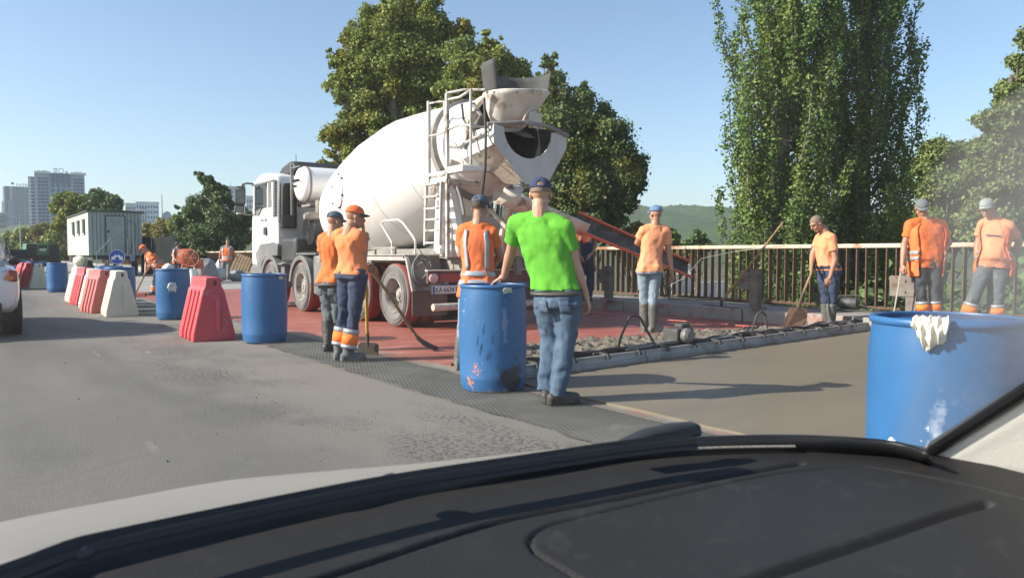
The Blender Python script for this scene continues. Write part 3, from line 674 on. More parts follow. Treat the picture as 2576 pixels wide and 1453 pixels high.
    # ---- rear board, plate, tube
    b = MB(); b.box((6.95, 10.08, .84), (2.44, .05, .19)); tb = b.build('rear_board', M('board_maroon', (.12, .045, .042), (.16, .10, .09), rough=.6, scale=5), T, bevel=.008)
    b = MB(); b.box((6.95, 10.07, .945), (2.48, .09, .02)); b.build('board_edge', WD, T, bevel=.004)
    for x in (5.82, 8.08):
        b = MB(); b.lathe([(.075, 0), (.075, .035), (.05, .05)], 18, axm((x, 10.055, .83), (0, -1, 0))); b.build('tail_lamp', M('lamp_lens', (.55, .25, .24), (.7, .5, .48), rough=.3, scale=9), T)
    b = MB(); b.box((6.15, 10.05, .83), (.42, .012, .13)); b.build('lamp_cluster', RED, T, bevel=.004)
    b = MB(); b.box((6.04, 10.0, .655), (.55, .012, .125)); pl = b.build('number_plate', M('plate_white', (.70, .70, .68), (.58, .57, .54), rough=.5, scale=9), T, bevel=.004)
    b = MB(); b.box((6.04, 10.004, .655), (.57, .014, .145)); b.build('plate_frame', BK, pl, bevel=.003)
    b = MB(); b.box((5.795, 9.9925, .655), (.035, .004, .11)); b.build('plate_band', M('plate_blue', (.03, .07, .30), rough=.5), pl)
    lettering('plate_lettering', 'KA 6634 EK', .112, frame((5.825, 9.992, .615), (1, 0, 0), (0, -1, 0)), M('letter_black', (.02, .02, .022)), pl, .0015, .80)
    b = MB(); b.box((6.04, 10.03, .74), (.06, .03, .06)); b.box((6.25, 10.03, .74), (.03, .03, .08)); b.build('plate_bracket', CH, T)
    b = MB(); p = OY(1089, 773, 10.02); b.lathe([(.045, 0), (.055, 0), (.055, 2.4), (.045, 2.4)], 16, axm(p, (1, 0, 0))); b.build('underrun_tube', WD, T)
    # ---- water tank behind the cab
    b = MB(); b.lathe([(.02, -.10), (.14, -.09), (.26, -.055), (.34, -.015), (.375, .03), (.38, .08), (.38, 1.9), (.37, 1.96), (.25, 2.06), (.02, 2.1)], 36, axm((5.98, 15.98, 2.70), (1, 0, 0))); tk = b.build('water_tank', W, T, smooth=50)
    for x in (6.08, 7.7):
        b = MB(); b.lathe([(.381, -.02), (.392, -.02), (.392, .02), (.381, .02)], 36, axm((x, 15.98, 2.70), (1, 0, 0)), cap=False); b.build('tank_strap', CH, tk)
    LB = M('letter_black', (.02, .02, .022))
    lettering('tank_lettering', 'SCHWING', .085, frame((5.872, 16.16, 2.74), (0, -1, 0), (-1, 0, .0)), LB, tk, .012)
    lettering('tank_lettering', 'Stetter', .08, frame((5.872, 16.16, 2.635), (0, -1, 0), (-1, 0, .0)), LB, tk, .012)
    b = MB(); b.box((5.95, 16.42, 2.6), (.05, .05, 1.1)); b.box((7.9, 16.42, 2.2), (.05, .05, 1.9)); b.bar((5.95, 16.42, 3.08), (5.95, 15.9, 3.08), .04, .03); b.build('tank_post', GP, T, bevel=.005)
    b = MB(); b.box((6.95, 16.0, 2.25), (1.7, .5, .05)); b.box((6.5, 15.9, 1.75), (.1, .1, 1.0)); b.box((7.4, 15.9, 1.75), (.1, .1, 1.0)); b.build('tank_cradle', CH, T)
    b = MB(); q = OX(788, 545, 6.1); b.lathe([(.09, -.12), (.1, 0), (.1, .12), (.06, .2)], 14, axm(q, (-1, 0, 0))); b.tube([q, q+V((0, .0, -.35)), q+V((.1, -.1, -.7))], .03, 8); b.box(q+V((.1, -.02, .15)), (.06, .15, .4)); b.build('water_pump', ST, T)
    b = MB(); b.lathe([(.34, 0), (.34, .22), (.3, .24)], 24, axm((6.3, 15.75, 1.72), (-1, 0, 0)))
    for k in range(9): b.lathe([(.03+.035*k, .245), (.03+.035*k, .26), (.04+.035*k, .26), (.04+.035*k, .245)], 24, axm((6.3, 15.75, 1.72), (-1, 0, 0)), cap=False)
    b.build('oil_cooler', BK, T)
    # ---- drum
    A = V((6.95, 15.5, 1.96)); B = V((6.95, 9.72, 3.06)); D = (B-A).normalized(); LEN = (B-A).length
    pr = [(0, .35), (.04, .52), (.12, .70), (.26, .85), (.5, .94), (.9, 1.02), (1.5, 1.11), (2.2, 1.17), (3.2, 1.17), (3.8, 1.07), (4.5, .93), (5.2, .77), (LEN, .62)]
    def rp(s):
        for (a, ra), (c, rc) in zip(pr, pr[1:]):
            if s <= c: return ra+(rc-ra)*(s-a)/(c-a)
        return pr[-1][1]
    Mx = axm(A, D); fine = [0, .02, .04, .08, .12, .19, .26, .38]+[.5+.12*k for k in range(44)]; fine = [s for s in fine if s < LEN]+[LEN]
    sm = [sum(rp(max(0, min(LEN, s+e))) for e in (-.12, -.06, 0, .06, .12))/5 if s > .5 else rp(s) for s in fine]
    b = MB(); b.lathe([(r_, s) for r_, s in zip(sm, fine)], 72, Mx, cap=False); b.lathe([(.02, 0), (.35, 0)], 72, Mx, cap=False)
    b.mi = 1; b.lathe([(.60, LEN), (.70, LEN-.6), (.9, LEN-1.5), (.3, LEN-2)], 48, Mx, cap=False)
    drum = b.build('drum', [WDR, M('drum_inside', (.06, .055, .05), (.10, .09, .08), rough=.9, scale=5)], T, smooth=60)
    for s, wd_, hh, mt in ((5.02, .05, .05, CH), (2.2, .012, .005, WDR), (3.3, .012, .005, WDR), (4.3, .012, .005, WDR), (1.0, .01, .004, WDR)):
        r_ = rp(s); b = MB(); b.lathe([(r_-.02, s-wd_*1.6), (r_+hh, s-wd_), (r_+hh, s+wd_), (r_-.02, s+wd_*1.6)], 72, Mx, cap=False); b.build('roller_ring' if hh > .02 else 'weld_seam', mt, drum, smooth=40)
    def onsurf(y, z, off):
        t = (15.5-y)/(15.5-9.72); s = t*LEN; az = A.z+(B.z-A.z)*t; r_ = rp(s); return V((6.95-math.sqrt(max(.01, r_*r_-(z-az)**2))-off, y, z))
    hc = OX(864, 481, 5.92); ht = drum
    b = MB(); b.tube([onsurf(hc.y+.27*math.cos(a), hc.z+.29*math.sin(a), .008) for a in [2*PI*k/40 for k in range(41)]], .022, 6); ht = b.build('drum_hatch', WDR, drum)
    for k in range(6):
        a = 2*PI*k/6+.3; b = MB(); p = onsurf(hc.y+.31*math.cos(a), hc.z+.33*math.sin(a), .01); b.lathe([(.02, 0), (.02, .03)], 6, axm(p, (-1, 0, 0))); b.build('hatch_bolt', BK, T)
    for k in range(5):                                          # spiral blade edges inside the mouth
        a0 = 2*PI*k/5; b = MB(); q = [A+D*(LEN-.02-.12*j)+(Mx.to_3x3() @ V((.58*math.cos(a0+.2*j), .58*math.sin(a0+.2*j), 0))) for j in range(6)]
        q2 = [A+D*(LEN-.02-.12*j)+(Mx.to_3x3() @ V((.36*math.cos(a0+.2*j), .36*math.sin(a0+.2*j), 0))) for j in range(6)]
        b.add(q+q2, [(j, j+1, j+7, j+6) for j in range(5)]); b.build('mixing_blade', CEM, drum, solid=.01)
    # ---- rear pedestal
    for x in (6.28, 7.62):
        b = MB(); b.bar((x, 10.55, 1.2), (x, 10.45, 2.35), .16, .30, (0, 1, 0)); b.bar((x, 9.95, 1.2), (x, 10.3, 2.2), .12, .16, (0, 1, 0)); b.build('pedestal_leg', W, T, bevel=.015)
        b = MB(); b.lathe([(.14, -.06), (.14, .06)], 20, axm((x, 10.62, 2.2 if 1 else 0), D)); b.build('drum_roller', ST, T)
    b = MB(); b.loft([[V((x, y, z)) for y, z in ((10.12, 1.15), (10.12, 1.62), (10.25, 1.80), (10.45, 1.82), (10.45, 1.15))] for x in (6.18, 7.74)]); b.build('pedestal_box', WD, T, bevel=.02)
    b = MB(); b.loft([[V((x, 10.30, z)) for x, z in ((6.12, 1.2), (6.05, 2.3), (6.28, 2.38), (6.5, 1.82), (6.5, 1.2))], [V((x, 10.36, z)) for x, z in ((6.12, 1.2), (6.05, 2.3), (6.28, 2.38), (6.5, 1.82), (6.5, 1.2))]]); b.build('pedestal_gusset', W, T, bevel=.01)
    b = MB(); b.bar((6.2, 10.2, 2.62), (7.0, 9.9, 2.35), .1, .12); b.bar((7.7, 10.2, 2.62), (6.95, 9.9, 2.35), .1, .12); b.build('pedestal_yoke', WD, T, bevel=.015)
    # ---- ladder and service platform
    RG = M('ladder_grey', (.40, .38, .35), (.55, .53, .49), rough=.55, scale=5, c3=(.20, .15, .11), s3=4)
    b = MB(); X = 5.97
    lad = MB(); lad.bar((X, 10.42, 2.28), (X, 10.42, 3.57), .05, .05); ld = lad.build('ladder_rail', RG, T, bevel=.006)
    lad = MB(); lad.bar((X, 9.87, 1.15), (X, 9.87, 3.60), .055, .055); lad.build('ladder_rail', RG, T, bevel=.006)
    for y in (10.47, 10.02):
        lad = MB(); lad.bar((X-.05, y, 1.33), (X-.02, y, 2.30), .045, .05); lad.build('ladder_rail', RG, T, bevel=.006)
    for z in (1.37, 1.56, 1.73, 1.9, 2.08, 2.27): lad = MB(); lad.box((X-.04, 10.245, z), (.09, .42, .03)); lad.build('rung', RG, T, bevel=.004)
    pf = MB(); pf.loft([[V((x, y, z)) for x, z in ((5.95, 2.40), (5.95, 2.50), (6.45, 2.50), (6.45, 2.44))] for y in (9.42, 9.84)]); pf.build('platform', W, T, bevel=.01)
    pf = MB(); pf.box((6.0, 10.14, 2.42), (.16, .52, .05)); pf.box((5.99, 10.14, 2.33), (.03, .5, .09)); pf.build('platform_step', W, T, bevel=.006)
    pf = MB(); pf.tube([(5.97, 9.86, 2.28), (6.5, 9.8, 2.28)], .05, 12); pf.build('platform_beam', RG, T)
    def rail(pts, r_=.02, mt=RG, name='guard_rail'):
        q = MB(); q.tube(pts, r_, 8); return q.build(name, mt, T)
    rail([(X, 9.87, 3.60), (6.1, 9.6, 3.62), (6.3, 9.35, 3.60)]); rail([(X, 9.87, 3.5), (6.02, 9.6, 3.50), (6.05, 9.42, 3.55), (6.08, 9.36, 3.58)])
    rail([(6.06, 9.36, 3.58), (6.06, 9.36, 2.5)]); rail([(X, 9.87, 3.05), (6.02, 9.6, 3.10), (6.06, 9.36, 3.06), (6.4, 9.25, 3.04)])
    rail([(X, 10.42, 3.53), (5.99, 10.15, 3.52), (6.0, 10.0, 3.50), (6.0, 9.98, 3.05), (X, 10.05, 3.02), (X, 10.42, 3.03)], .016)
    rail([OX(1218, 246, 6.15), OX(1222, 330, 6.15), OX(1221, 420, 6.15), OX(1212, 495, 6.2)], .02, BK, 'water_hose')
    rail([OX(1162, 262, 6.2), OX(1166, 300, 6.2), OX(1180, 330, 6.2), OX(1170, 375, 6.25)], .018, GP, 'hose')
    rail([OX(1200, 275, 6.4), OX(1172, 310, 6.4), OX(1160, 360, 6.4), OX(1165, 400, 6.4)], .018, GP, 'hose')
    rail([OX(1190, 262, 6.3), OX(1210, 290, 6.3), OX(1190, 330, 6.35), OX(1180, 375, 6.35)], .035, CH, 'lift_cylinder')
    rail([OX(1150, 470, 6.05), OX(1160, 500, 6.05), OX(1168, 540, 6.05)], .025, GP, 'hose')
    # drum mouth surround: flat side plate towards the hopper
    P = [OX(1150, 370, 6.28), OX(1225, 335, 6.28), OX(1240, 365, 6.28), OX(1158, 405, 6.28)]
    b = MB(); b.sheet(P, .02, (-1, 0, 0)); b.build('side_shield', W, T, bevel=.004)
    rail([OX(1142, 352, 6.25), OX(1165, 410, 6.25)], .014); rail([OX(1196, 340, 6.25), OX(1207, 385, 6.25)], .014); rail([OX(1150, 370, 6.22), OX(1235, 326, 6.22)], .022)
    # ---- hopper bowl and rubber flap
    hx, hy = 6.88, 9.40; n = 28; rings = []
    for t in range(9):
        u = t/8; q = []
        for k in range(n):
            a = 2*PI*k/n; lip = .10*max(0, math.cos(a+.5))**2*u
            rr_ = (.20+.30*u**.75)*(1+.12*u*max(0, math.cos(a+.35))**3)
            q.append(V((hx+rr_*math.cos(a), hy+.16*(1-u)+rr_*.9*math.sin(a), 3.10+.50*u+lip*.6)))
        rings.append(q)
    b = MB(); b.loft(rings, cap=False); b.build('hopper', CEM if 0 else M('hopper_dirty', (.62, .55, .46), (.72, .68, .61), rough=.7, scale=3.5, bump=.5, bscale=30, c3=(.30, .23, .16), s3=2.6, t3=(.54, .66)), T, smooth=60, solid=.015)
    b = MB(); rows = []
    for t in range(7):
        u = t/6; q = []
        for k in range(25):
            v = k/24; a = rad(205)-rad(225)*v+0
            hgt = .40+.05*abs(2*v-1)**2.2*(1.6 if v < .5 else .6)
            rr_ = .49+.03*u+.05*u*abs(2*v-1)
            q.append(V((hx+.03+rr_*math.cos(a)*1.02, hy+rr_*.85*math.sin(a), 3.57+hgt*u)))
        rows.append(q)
    b.loft(rows, cap=False, closed=False); b.build('rubber_flap', RUB, T, smooth=60, solid=.012)
    for px in (1226, 1243, 1300):
        q = OY(px, 233, hy-.42); b = MB(); b.lathe([(.018, 0), (.018, .02)], 8, axm(V((q.x, q.y, q.z)), (-.6, -1, 0))); b.build('rivet', ST, T)
    b = MB(); q = OY(1310, 300, 9.05); b.box((7.02, 9.07, 3.19), (.24, .02, .24)); b.build('hinge_plate', WD, T, bevel=.006)
    for x in (6.95, 7.09):
        b = MB(); b.lathe([(.022, 0), (.022, .025)], 6, axm((x, 9.06, 3.1), (0, -1, 0))); b.build('hinge_bolt', ST, T)
    b = MB(); b.tube([(6.78, 9.1, 3.10), (6.86, 9.08, 3.28), (6.93, 9.07, 3.36), (7.05, 9.06, 3.36)], .015, 6); b.build('hopper_handle', WD, T)
    # ---- discharge funnel: rear plate with the round cut-out, two cheeks, bottom lip
    yb = 9.12; co = []; cx, cz, cr = 6.93, 3.05, .45
    for k in range(17):
        a = PI+PI*k/16; co.append((cx+cr*math.cos(a), cz+.95*cr*math.sin(a)))
    outl = [(6.30, 3.08)]+co+[(7.66, 3.08), (7.68, 2.86), (7.28, 2.24), (6.86, 2.24), (6.30, 2.80)]
    b = MB(); b.sheet([(x, yb, z) for x, z in outl], .02, (0, 1, 0)); b.build('funnel_plate', M('funnel_white', (.55, .53, .50), (.48, .45, .41), rough=.6, scale=3, c3=(.24, .19, .14), s3=4.5, t3=(.60, .68), bump=.2, bscale=30, stretch=(1.5, 1, .5)), T, smooth=0)
    for pts in ([(6.30, yb+.01, 2.80), (6.86, yb+.01, 2.24), (6.80, 9.5, 2.26), (6.42, 9.78, 2.62), (6.34, 9.75, 2.9)], [(7.68, yb+.01, 2.86), (7.28, yb+.01, 2.24), (7.2, 9.5, 2.26), (7.5, 9.78, 2.62), (7.6, 9.75, 2.9)], [(6.86, 9.13, 2.24), (7.28, 9.13, 2.24), (7.2, 9.5, 2.26), (6.80, 9.5, 2.26)]):
        b = MB(); b.sheet(pts, .018); b.build('funnel_cheek', CEM, T, smooth=0)
    b = MB(); b.sheet([(6.30, yb+.01, 3.06), (6.30, yb+.01, 2.80), (6.34, 9.75, 2.9), (6.34, 9.72, 3.05)], .015); b.build('funnel_side', W, T, smooth=0)
    b = MB(); b.sheet([(7.64, yb+.02, 3.10), (7.64, yb+.02, 2.83), (7.56, 9.78, 2.62), (7.56, 9.80, 3.22)], .015); b.build('funnel_side', M('funnel_inside', (.055, .05, .045), (.09, .08, .07), rough=.9, scale=5), T, smooth=0)
    b = MB(); b.lathe([(.60, 0), (.66, -.10), (.70, -.10), (.66, .06), (.60, .06)], 40, axm(B-D*.02, D), cap=False); b.build('drum_collar', CEM, T)
    b = MB(); b.tube([(6.24, 9.2, 3.08), (6.5, 9.10, 3.10), (6.8, 9.07, 3.14), (7.2, 9.07, 3.13), (7.5, 9.1, 3.08), (7.70, 9.12, 3.02)], .03, 10); b.build('funnel_pipe', CH, T)
    b = MB(); b.loft([[V((6.5+1.15*u, yb-.03+dy, 3.10+.09*math.sin(PI*u)+dz)) for u in (0, .15, .3, .5, .7, .85, 1) for dz in (0,)] for dy, dz in ((0, 0), (.0, .06), (.03, .06), (.03, 0))], closed=False, cap=False); b.build('funnel_lip', WD, T)
    b = MB(); b.tube([(6.83, 9.16, 2.30), (6.83, 9.12, 2.15), (7.26, 9.12, 2.13), (7.28, 9.16, 2.28)], .03, 8); b.build('outlet_collar', BK, T)
    # ---- chute and extension
    c0, c1 = V((6.62, 9.42, 2.20)), V((7.98, 9.02, 1.67)); d_ = (c1-c0).normalized(); _, r_, u_ = basis(d_)
    rings = []
    for t in (0, .25, .5, .75, 1):
        p = c0.lerp(c1, t); k = .235-.045*t
        rings.append([p+r_*(k*math.cos(a))+u_*(k*math.sin(a)) for a in [PI*1.02+PI*.96*i/14 for i in range(15)]])
    b = MB(); b.loft(rings, cap=False, closed=False); b.build('chute', M('chute_dirty', (.50, .42, .33), (.62, .56, .48), rough=.8, scale=4, bump=.6, bscale=22, c3=(.24, .16, .10), s3=3.2, t3=(.54, .62)), T, smooth=60, solid=.02)
    b = MB(); b.tube([OX(1215, 500, 6.7), OX(1225, 520, 6.75), OX(1292, 592, 6.9)], .035, 8); b.build('chute_strut', WD, T)
    b = MB(); b.tube([(6.95, 9.9, 1.2), (6.95, 9.75, 1.7), (6.9, 9.5, 1.98)], .06, 10); b.build('chute_pivot', WD, T)
    e0, e1 = V((7.86, 9.02, 1.70)), V((10.42, 8.98, .93)); d_ = (e1-e0).normalized(); nrm = V((-.15, -.86, .45)); nrm = (nrm-d_*nrm.dot(d_)).normalized(); sd = d_.cross(nrm).normalized()
    if sd.z < 0: sd = -sd
    def sec(p, w_, dp): return [p+sd*w_+nrm*dp, p+sd*w_, p+sd*(w_*.75)-nrm*.06, p-nrm*.09, p-sd*(w_*.75)-nrm*.06, p-sd*w_, p-sd*w_+nrm*dp]
    b = MB(); b.loft([sec(e0.lerp(e1, t), .175-.02*t, .0) for t in (0, .33, .66, 1)], cap=False, closed=False); b.build('chute_extension', M('chute_lining', (.055, .05, .05), (.085, .075, .07), rough=.8, scale=5, c3=(.16, .13, .115), s3=4), T, solid=.012)
    for sg in (1, -1):
        b = MB(); b.bar(e0+sd*(sg*.175), e1+sd*(sg*.155), .045, .035, nrm); b.build('chute_edge', OR, T, bevel=.006)
    for p, w_ in ((e0, .175), (e1, .155)):
        b = MB(); b.tube(sec(p, w_, 0), .022, 6); b.build('chute_edge', OR, T)
    b = MB(); b.bar(e0.lerp(e1, .03)-sd*.2, e0.lerp(e1, .03)-sd*.34, .05, .04); b.bar(e1+sd*.15, e1+sd*.30+V((.04, 0, 0)), .025, .02); b.build('chute_bracket', OR, T)
truck()
# ================================================================== BUILDINGS, far left and behind the railing
def bframe(px, d, rz=0.):
    rz += -math.atan((px-PCX)/FOC)-.06
    """root at a pixel column and depth; local x to the right of the view, y away"""
    p = AT(px, 640, d); p.z = GZ; return p, -YAW+rz
def building(name, label, px, d, rz=0.):
    p, a = bframe(px, d, rz); return thing(name, label, 'building', p, a), (d/FOC)
def lbox(par, name, c, dims, mat, bevel=0):
    b = MB(); b.box(c, dims); return b.build(name, mat, par, world=False, smooth=0, bevel=bevel)
GLS = M('tower_glass', (.055, .105, .20), (.04, .08, .155), rough=.25, scale=.2, spec=.6, island=.3); GLD = M('dark_window', (.06, .075, .10), (.10, .12, .15), rough=.2, scale=.3)
CRM = M('cream_facade', (.62, .60, .55), (.55, .53, .49), rough=.8, scale=.1); WHF = M('white_facade', (.72, .72, .70), (.66, .66, .65), rough=.8, scale=.1); GRF = M('grey_facade', (.24, .28, .34), (.29, .33, .39), rough=.8, scale=.1); BRF = M('brown_facade', (.30, .26, .22), (.36, .31, .27), rough=.8, scale=.1)
def window_grid(par, xs, zs, y, w_, h_, mat, frame=None, dp=.25):
    b = MB(); b.box((0, 0, 0), (w_, dp, h_)); me = None
    for x in xs:
        for z in zs:
            if me is None: o = b.build('window', mat, par, world=False, smooth=0); me = o.data
            else: o = bpy.data.objects.new('window', me); COL.objects.link(o); o.parent = par
            o.location = (x, y, z)
def ed_tower():
    r, k = building('office_tower', 'tall blue glazed tower with white bays and two dark letters on the roof', 154, 520)
    H_ = lambda py: CAMH-GZ+(640-py)*k; X = lambda px: (px-154)*k
    core = lbox(r, 'wall', (0, 10, H_(438)/2), (X(207)-X(101), 20, H_(438)), M('tower_wall', (.40, .46, .54), (.36, .41, .49), rough=.7, scale=.1))
    lbox(r, 'wing', (X(93.5), 13, H_(446)/2), (X(101)-X(86), 16, H_(446)), M('tower_wall', (.5, .52, .54)))
    n = 15; f = [H_(447)+(H_(575)-H_(447))*i/n for i in range(n+1)]
    for (a, c) in ((107, 131), (184, 207)):
        for i in range(n):
            z = (f[i]+f[i+1])/2; h = abs(f[i]-f[i+1])
            for j in range(3):
                w_ = (X(c)-X(a))/3; lbox(r, 'window', (X(a)+w_*(j+.5), -.1, z), (w_*.84, .5, h*.80), GLS)
            lbox(r, 'floor_slab', ((X(a)+X(c))/2, -.3, f[i]), (X(c)-X(a)+.6, .9, .34), WHF)
        lbox(r, 'roof_slab', ((X(a)+X(c))/2, 0, H_(437)), (X(c)-X(a)+3, 4, 1.6), WHF, .1)
    for i in range(n):
        z = (f[i]+f[i+1])/2; lbox(r, 'window', (X(96), 4.9, z), ((X(100)-X(92)), .5, abs(f[0]-f[1])*.7), GLD); lbox(r, 'floor_slab', (X(93.5), 4.6, f[i]), (X(101)-X(85.5), 1.2, .45), WHF)
        lbox(r, 'side_window', (X(101)-.1, 6, z), (.5, 9, abs(f[0]-f[1])*.66), GLS)
    lbox(r, 'curtain_wall', (X(157), -.2, (H_(437)+H_(462))/2), (X(178)-X(136), .6, H_(437)-H_(462)), GLS)
    for j in range(5): lbox(r, 'mullion', (X(136)+(X(178)-X(136))*j/4, -.5, (H_(437)+H_(462))/2), (.25, .3, H_(437)-H_(462)), GRF)
    for i in range(7):
        for j in range(4): lbox(r, 'window', (X(140+j*11.5), -.1, H_(468+i*12)), (2.0, .4, 2.2), GLS)
    mt = M('sign_black', (.03, .035, .04), rough=.5); z0, z1 = H_(436), H_(425)
    for i in range(3): lbox(r, 'sign_bar', (X(146.5), -.2, z0+(z1-z0)*(.08+.42*i)), (X(151)-X(142), .4, (z1-z0)*.16), mt)
    b = MB(); n_ = 12; cx, cz, R_ = X(157.5), (z0+z1)/2, (z1-z0)/2
    out = [(X(154), z1), (cx, z1)]+[(cx+R_*1.25*math.cos(a), cz+R_*math.sin(a)) for a in [PI/2-PI*i/n_ for i in range(1, n_)]]+[(cx, z0), (X(154), z0)]
    b.tube([(x, -.2, z) for x, z in out+out[:1]], R_*.13, 6); b.build('sign_letter', mt, r, world=False)
    for x in (X(110), X(119), X(125), X(170), X(190), X(199)): lbox(r, 'roof_plant', (x, 3, H_(434.5)), (1.6, 2, 2.2), CRM)
ed_tower()
def block_tower():
    r, k = building('residential_tower', 'grey residential tower with roof lettering left of the blue glazed tower', 53, 860)
    H_ = lambda py: CAMH-GZ+(640-py)*k; X = lambda px: (px-53)*k
    lbox(r, 'wall', (X(55), 12, H_(470)/2), (X(92)-X(25), 24, H_(470)), GRF)
    lbox(r, 'white_flank', (X(22), 9, H_(508)/2), (X(27)-X(14), 18, H_(508)), WHF); lbox(r, 'white_flank', (X(22), 12, H_(470)/2), (X(26)-X(18), 18, H_(470)-1), WHF)
    lbox(r, 'dark_panel', (X(28), -.3, (H_(472)+H_(505))/2), (X(31)-X(25), .6, H_(472)-H_(505)), GLD); lbox(r, 'screen', (X(35.5), -.4, (H_(472)+H_(505))/2), (X(38.5)-X(33), .6, H_(472)-H_(505)), M('screen_pink', (.55, .45, .44), (.5, .42, .42), rough=.6, scale=.1))
    n = 17
    for i in range(n):
        z = H_(476)+(H_(575)-H_(476))*i/n
        lbox(r, 'floor_slab', (X(66), -.6, z-1.3), (X(91)-X(40), 1.4, .5), M('slab_pale', (.46, .48, .50), rough=.8))
        for j in range(9):
            if j in (4,) and i < 3: continue
            lbox(r, 'window', (X(42.5+j*5.6), -.15, z), (X(3.4)-X(0), .4, 2.0), GLS if j % 3 else GLD)
    for j in (52, 64, 75): lbox(r, 'pier', (X(j), -.4, H_(520)), (.8, .9, H_(473)-H_(570)), GRF)
    mt = M('sign_black', (.03, .035, .04)); co, fs = text_mesh('КИЇВМІСЬКБУД', H_(461)-H_(469), .3, 1.15)
    b = MB(); b.add([V((X(47)+c.x, -.3+c.z, H_(468.4)+c.y)) if 0 else V((X(47)+c.x, -.4-c.z, H_(468.6)+c.y)) for c in co], fs); b.build('roof_lettering', mt, r, world=False, smooth=0)
    b = MB(); b.lathe([(X(3)-X(0), -.4), (X(3)-X(0), .4)], 20, axm((X(39.5), -.3, H_(463)), (0, -1, 0))); b.build('roof_logo', mt, r, world=False)
block_tower()
def slab_house(name, label, px0, px1, top, d, mat, cols, rows, extra=None, wm=GLD):
    c = (px0+px1)/2; r, k = building(name, label, c, d); H_ = CAMH-GZ+(640-top)*k; w_ = (px1-px0)*k
    lbox(r, 'wall', (0, w_*.3, H_/2), (w_, w_*.6, H_), mat)
    zs = [H_*(1-(i+.8)/(rows+1)) for i in range(rows)]; xs = [-w_/2+w_*(j+.5)/cols for j in range(cols)]
    window_grid(r, xs, zs, 0, w_/cols*.55, H_/(rows+1)*.5, wm)
    lbox(r, 'parapet', (0, w_*.3, H_+.3), (w_+.8, w_*.6+.8, .8), WHF); return r, k, H_, w_
slab_house('apartment_block', 'low brown apartment block at the foot of the grey tower', -20, 14, 536, 700, BRF, 8, 9)
r, k, H_, w_ = slab_house('apartment_block', 'white stepped apartment block showing over the cabin roof', 348, 398, 510, 640, WHF, 8, 10, wm=GLS)
for i in range(9): lbox(r, 'balcony', (-w_*.18, -.6, H_*(1-(i+1)/10)), (w_*.3, 1.2, .6), GLS)
slab_house('apartment_block', 'cream gabled apartment block left of the white stepped block', 320, 349, 513, 700, CRM, 5, 9)
slab_house('low_building', 'small pale building behind the golden bush', 383, 416, 555, 420, CRM, 5, 2)
def dome_hall():
    r, k = building('domed_hall', 'glazed hall with curved roof beside the radio mast', 420, 620); w_ = 14*k*1.6; H_ = CAMH-GZ+(640-545)*k
    lbox(r, 'wall', (0, 6, H_/2), (w_, 12, H_), GRF)
    b = MB(); b.loft([[V((w_/2*math.cos(a), y, H_+w_*.75*math.sin(a)*(.75+.25*math.cos(a)))) for a in [PI*i/14 for i in range(15)]] for y in (0, 12)]); b.build('roof', M('roof_glass', (.25, .32, .38), (.3, .36, .42), rough=.2, scale=.3), r, world=False)
    for i in range(4): lbox(r, 'roof_rib', (-w_/2+w_*(i+.5)/4, -.2, H_+.6), (.4, .4, 1.6), WHF)
dome_hall()
def pagoda(px0, px1, top, d, label):
    c = (px0+px1)/2; r, k = building('apartment_tower', label, c, d); w_ = (px1-px0)*k*.82; H_ = CAMH-GZ+(640-top)*k
    lbox(r, 'wall', (0, w_/2, H_/2), (w_, w_, H_), CRM)
    b = MB(); P = [(-w_*.62, H_+.8+w_*.10), (-w_*.4, H_+w_*.02), (0, H_), (w_*.4, H_+w_*.04), (w_*.62, H_+w_*.14), (w_*.62, H_+w_*.08), (0, H_-.9), (-w_*.62, H_+w_*.02)]
    b.loft([[V((x, y, z)) for x, z in P] for y in (-w_*.12, w_*1.1)]); b.build('roof', M('roof_green', (.42, .46, .45), rough=.7), r, world=False)
    zs = [H_*(1-(i+1.2)/16) for i in range(12)]; window_grid(r, [-w_*.36, -w_*.12, w_*.12, w_*.36], zs, 0, w_*.15, H_/16*.55, GLD)
    for s in (-.5, .5): lbox(r, 'pilaster', (w_*s, -.2, H_/2), (w_*.06, .6, H_*.98), WHF)
    b = MB(); b.tube([(-w_*.2, w_*.4, H_), (-w_*.2, w_*.4, H_+w_*.35)], .25, 5); b.build('roof_mast', GRF, r, world=False)
pagoda(566, 616, 470, 760, 'cream tower with upswept roof nearer the truck cab'); pagoda(520, 556, 474, 820, 'cream tower with upswept roof half hidden by the spiky tree')
slab_house('apartment_block', 'beige stepped block glimpsed behind the spiky tree', 470, 500, 500, 800, CRM, 4, 8)
slab_house('apartment_block', 'pale block beside the truck mirrors behind the tree', 622, 640, 495, 800, WHF, 3, 10)
b = MB(); p = AT(410, 640, 300); b.tube([V((p.x, p.y, GZ)), V((p.x, p.y, CAMH+150*300/FOC))], [.35, .15], 6); tag(b.build('radio_mast', GRF), 'thin grey mast rising beside the domed hall', 'mast')
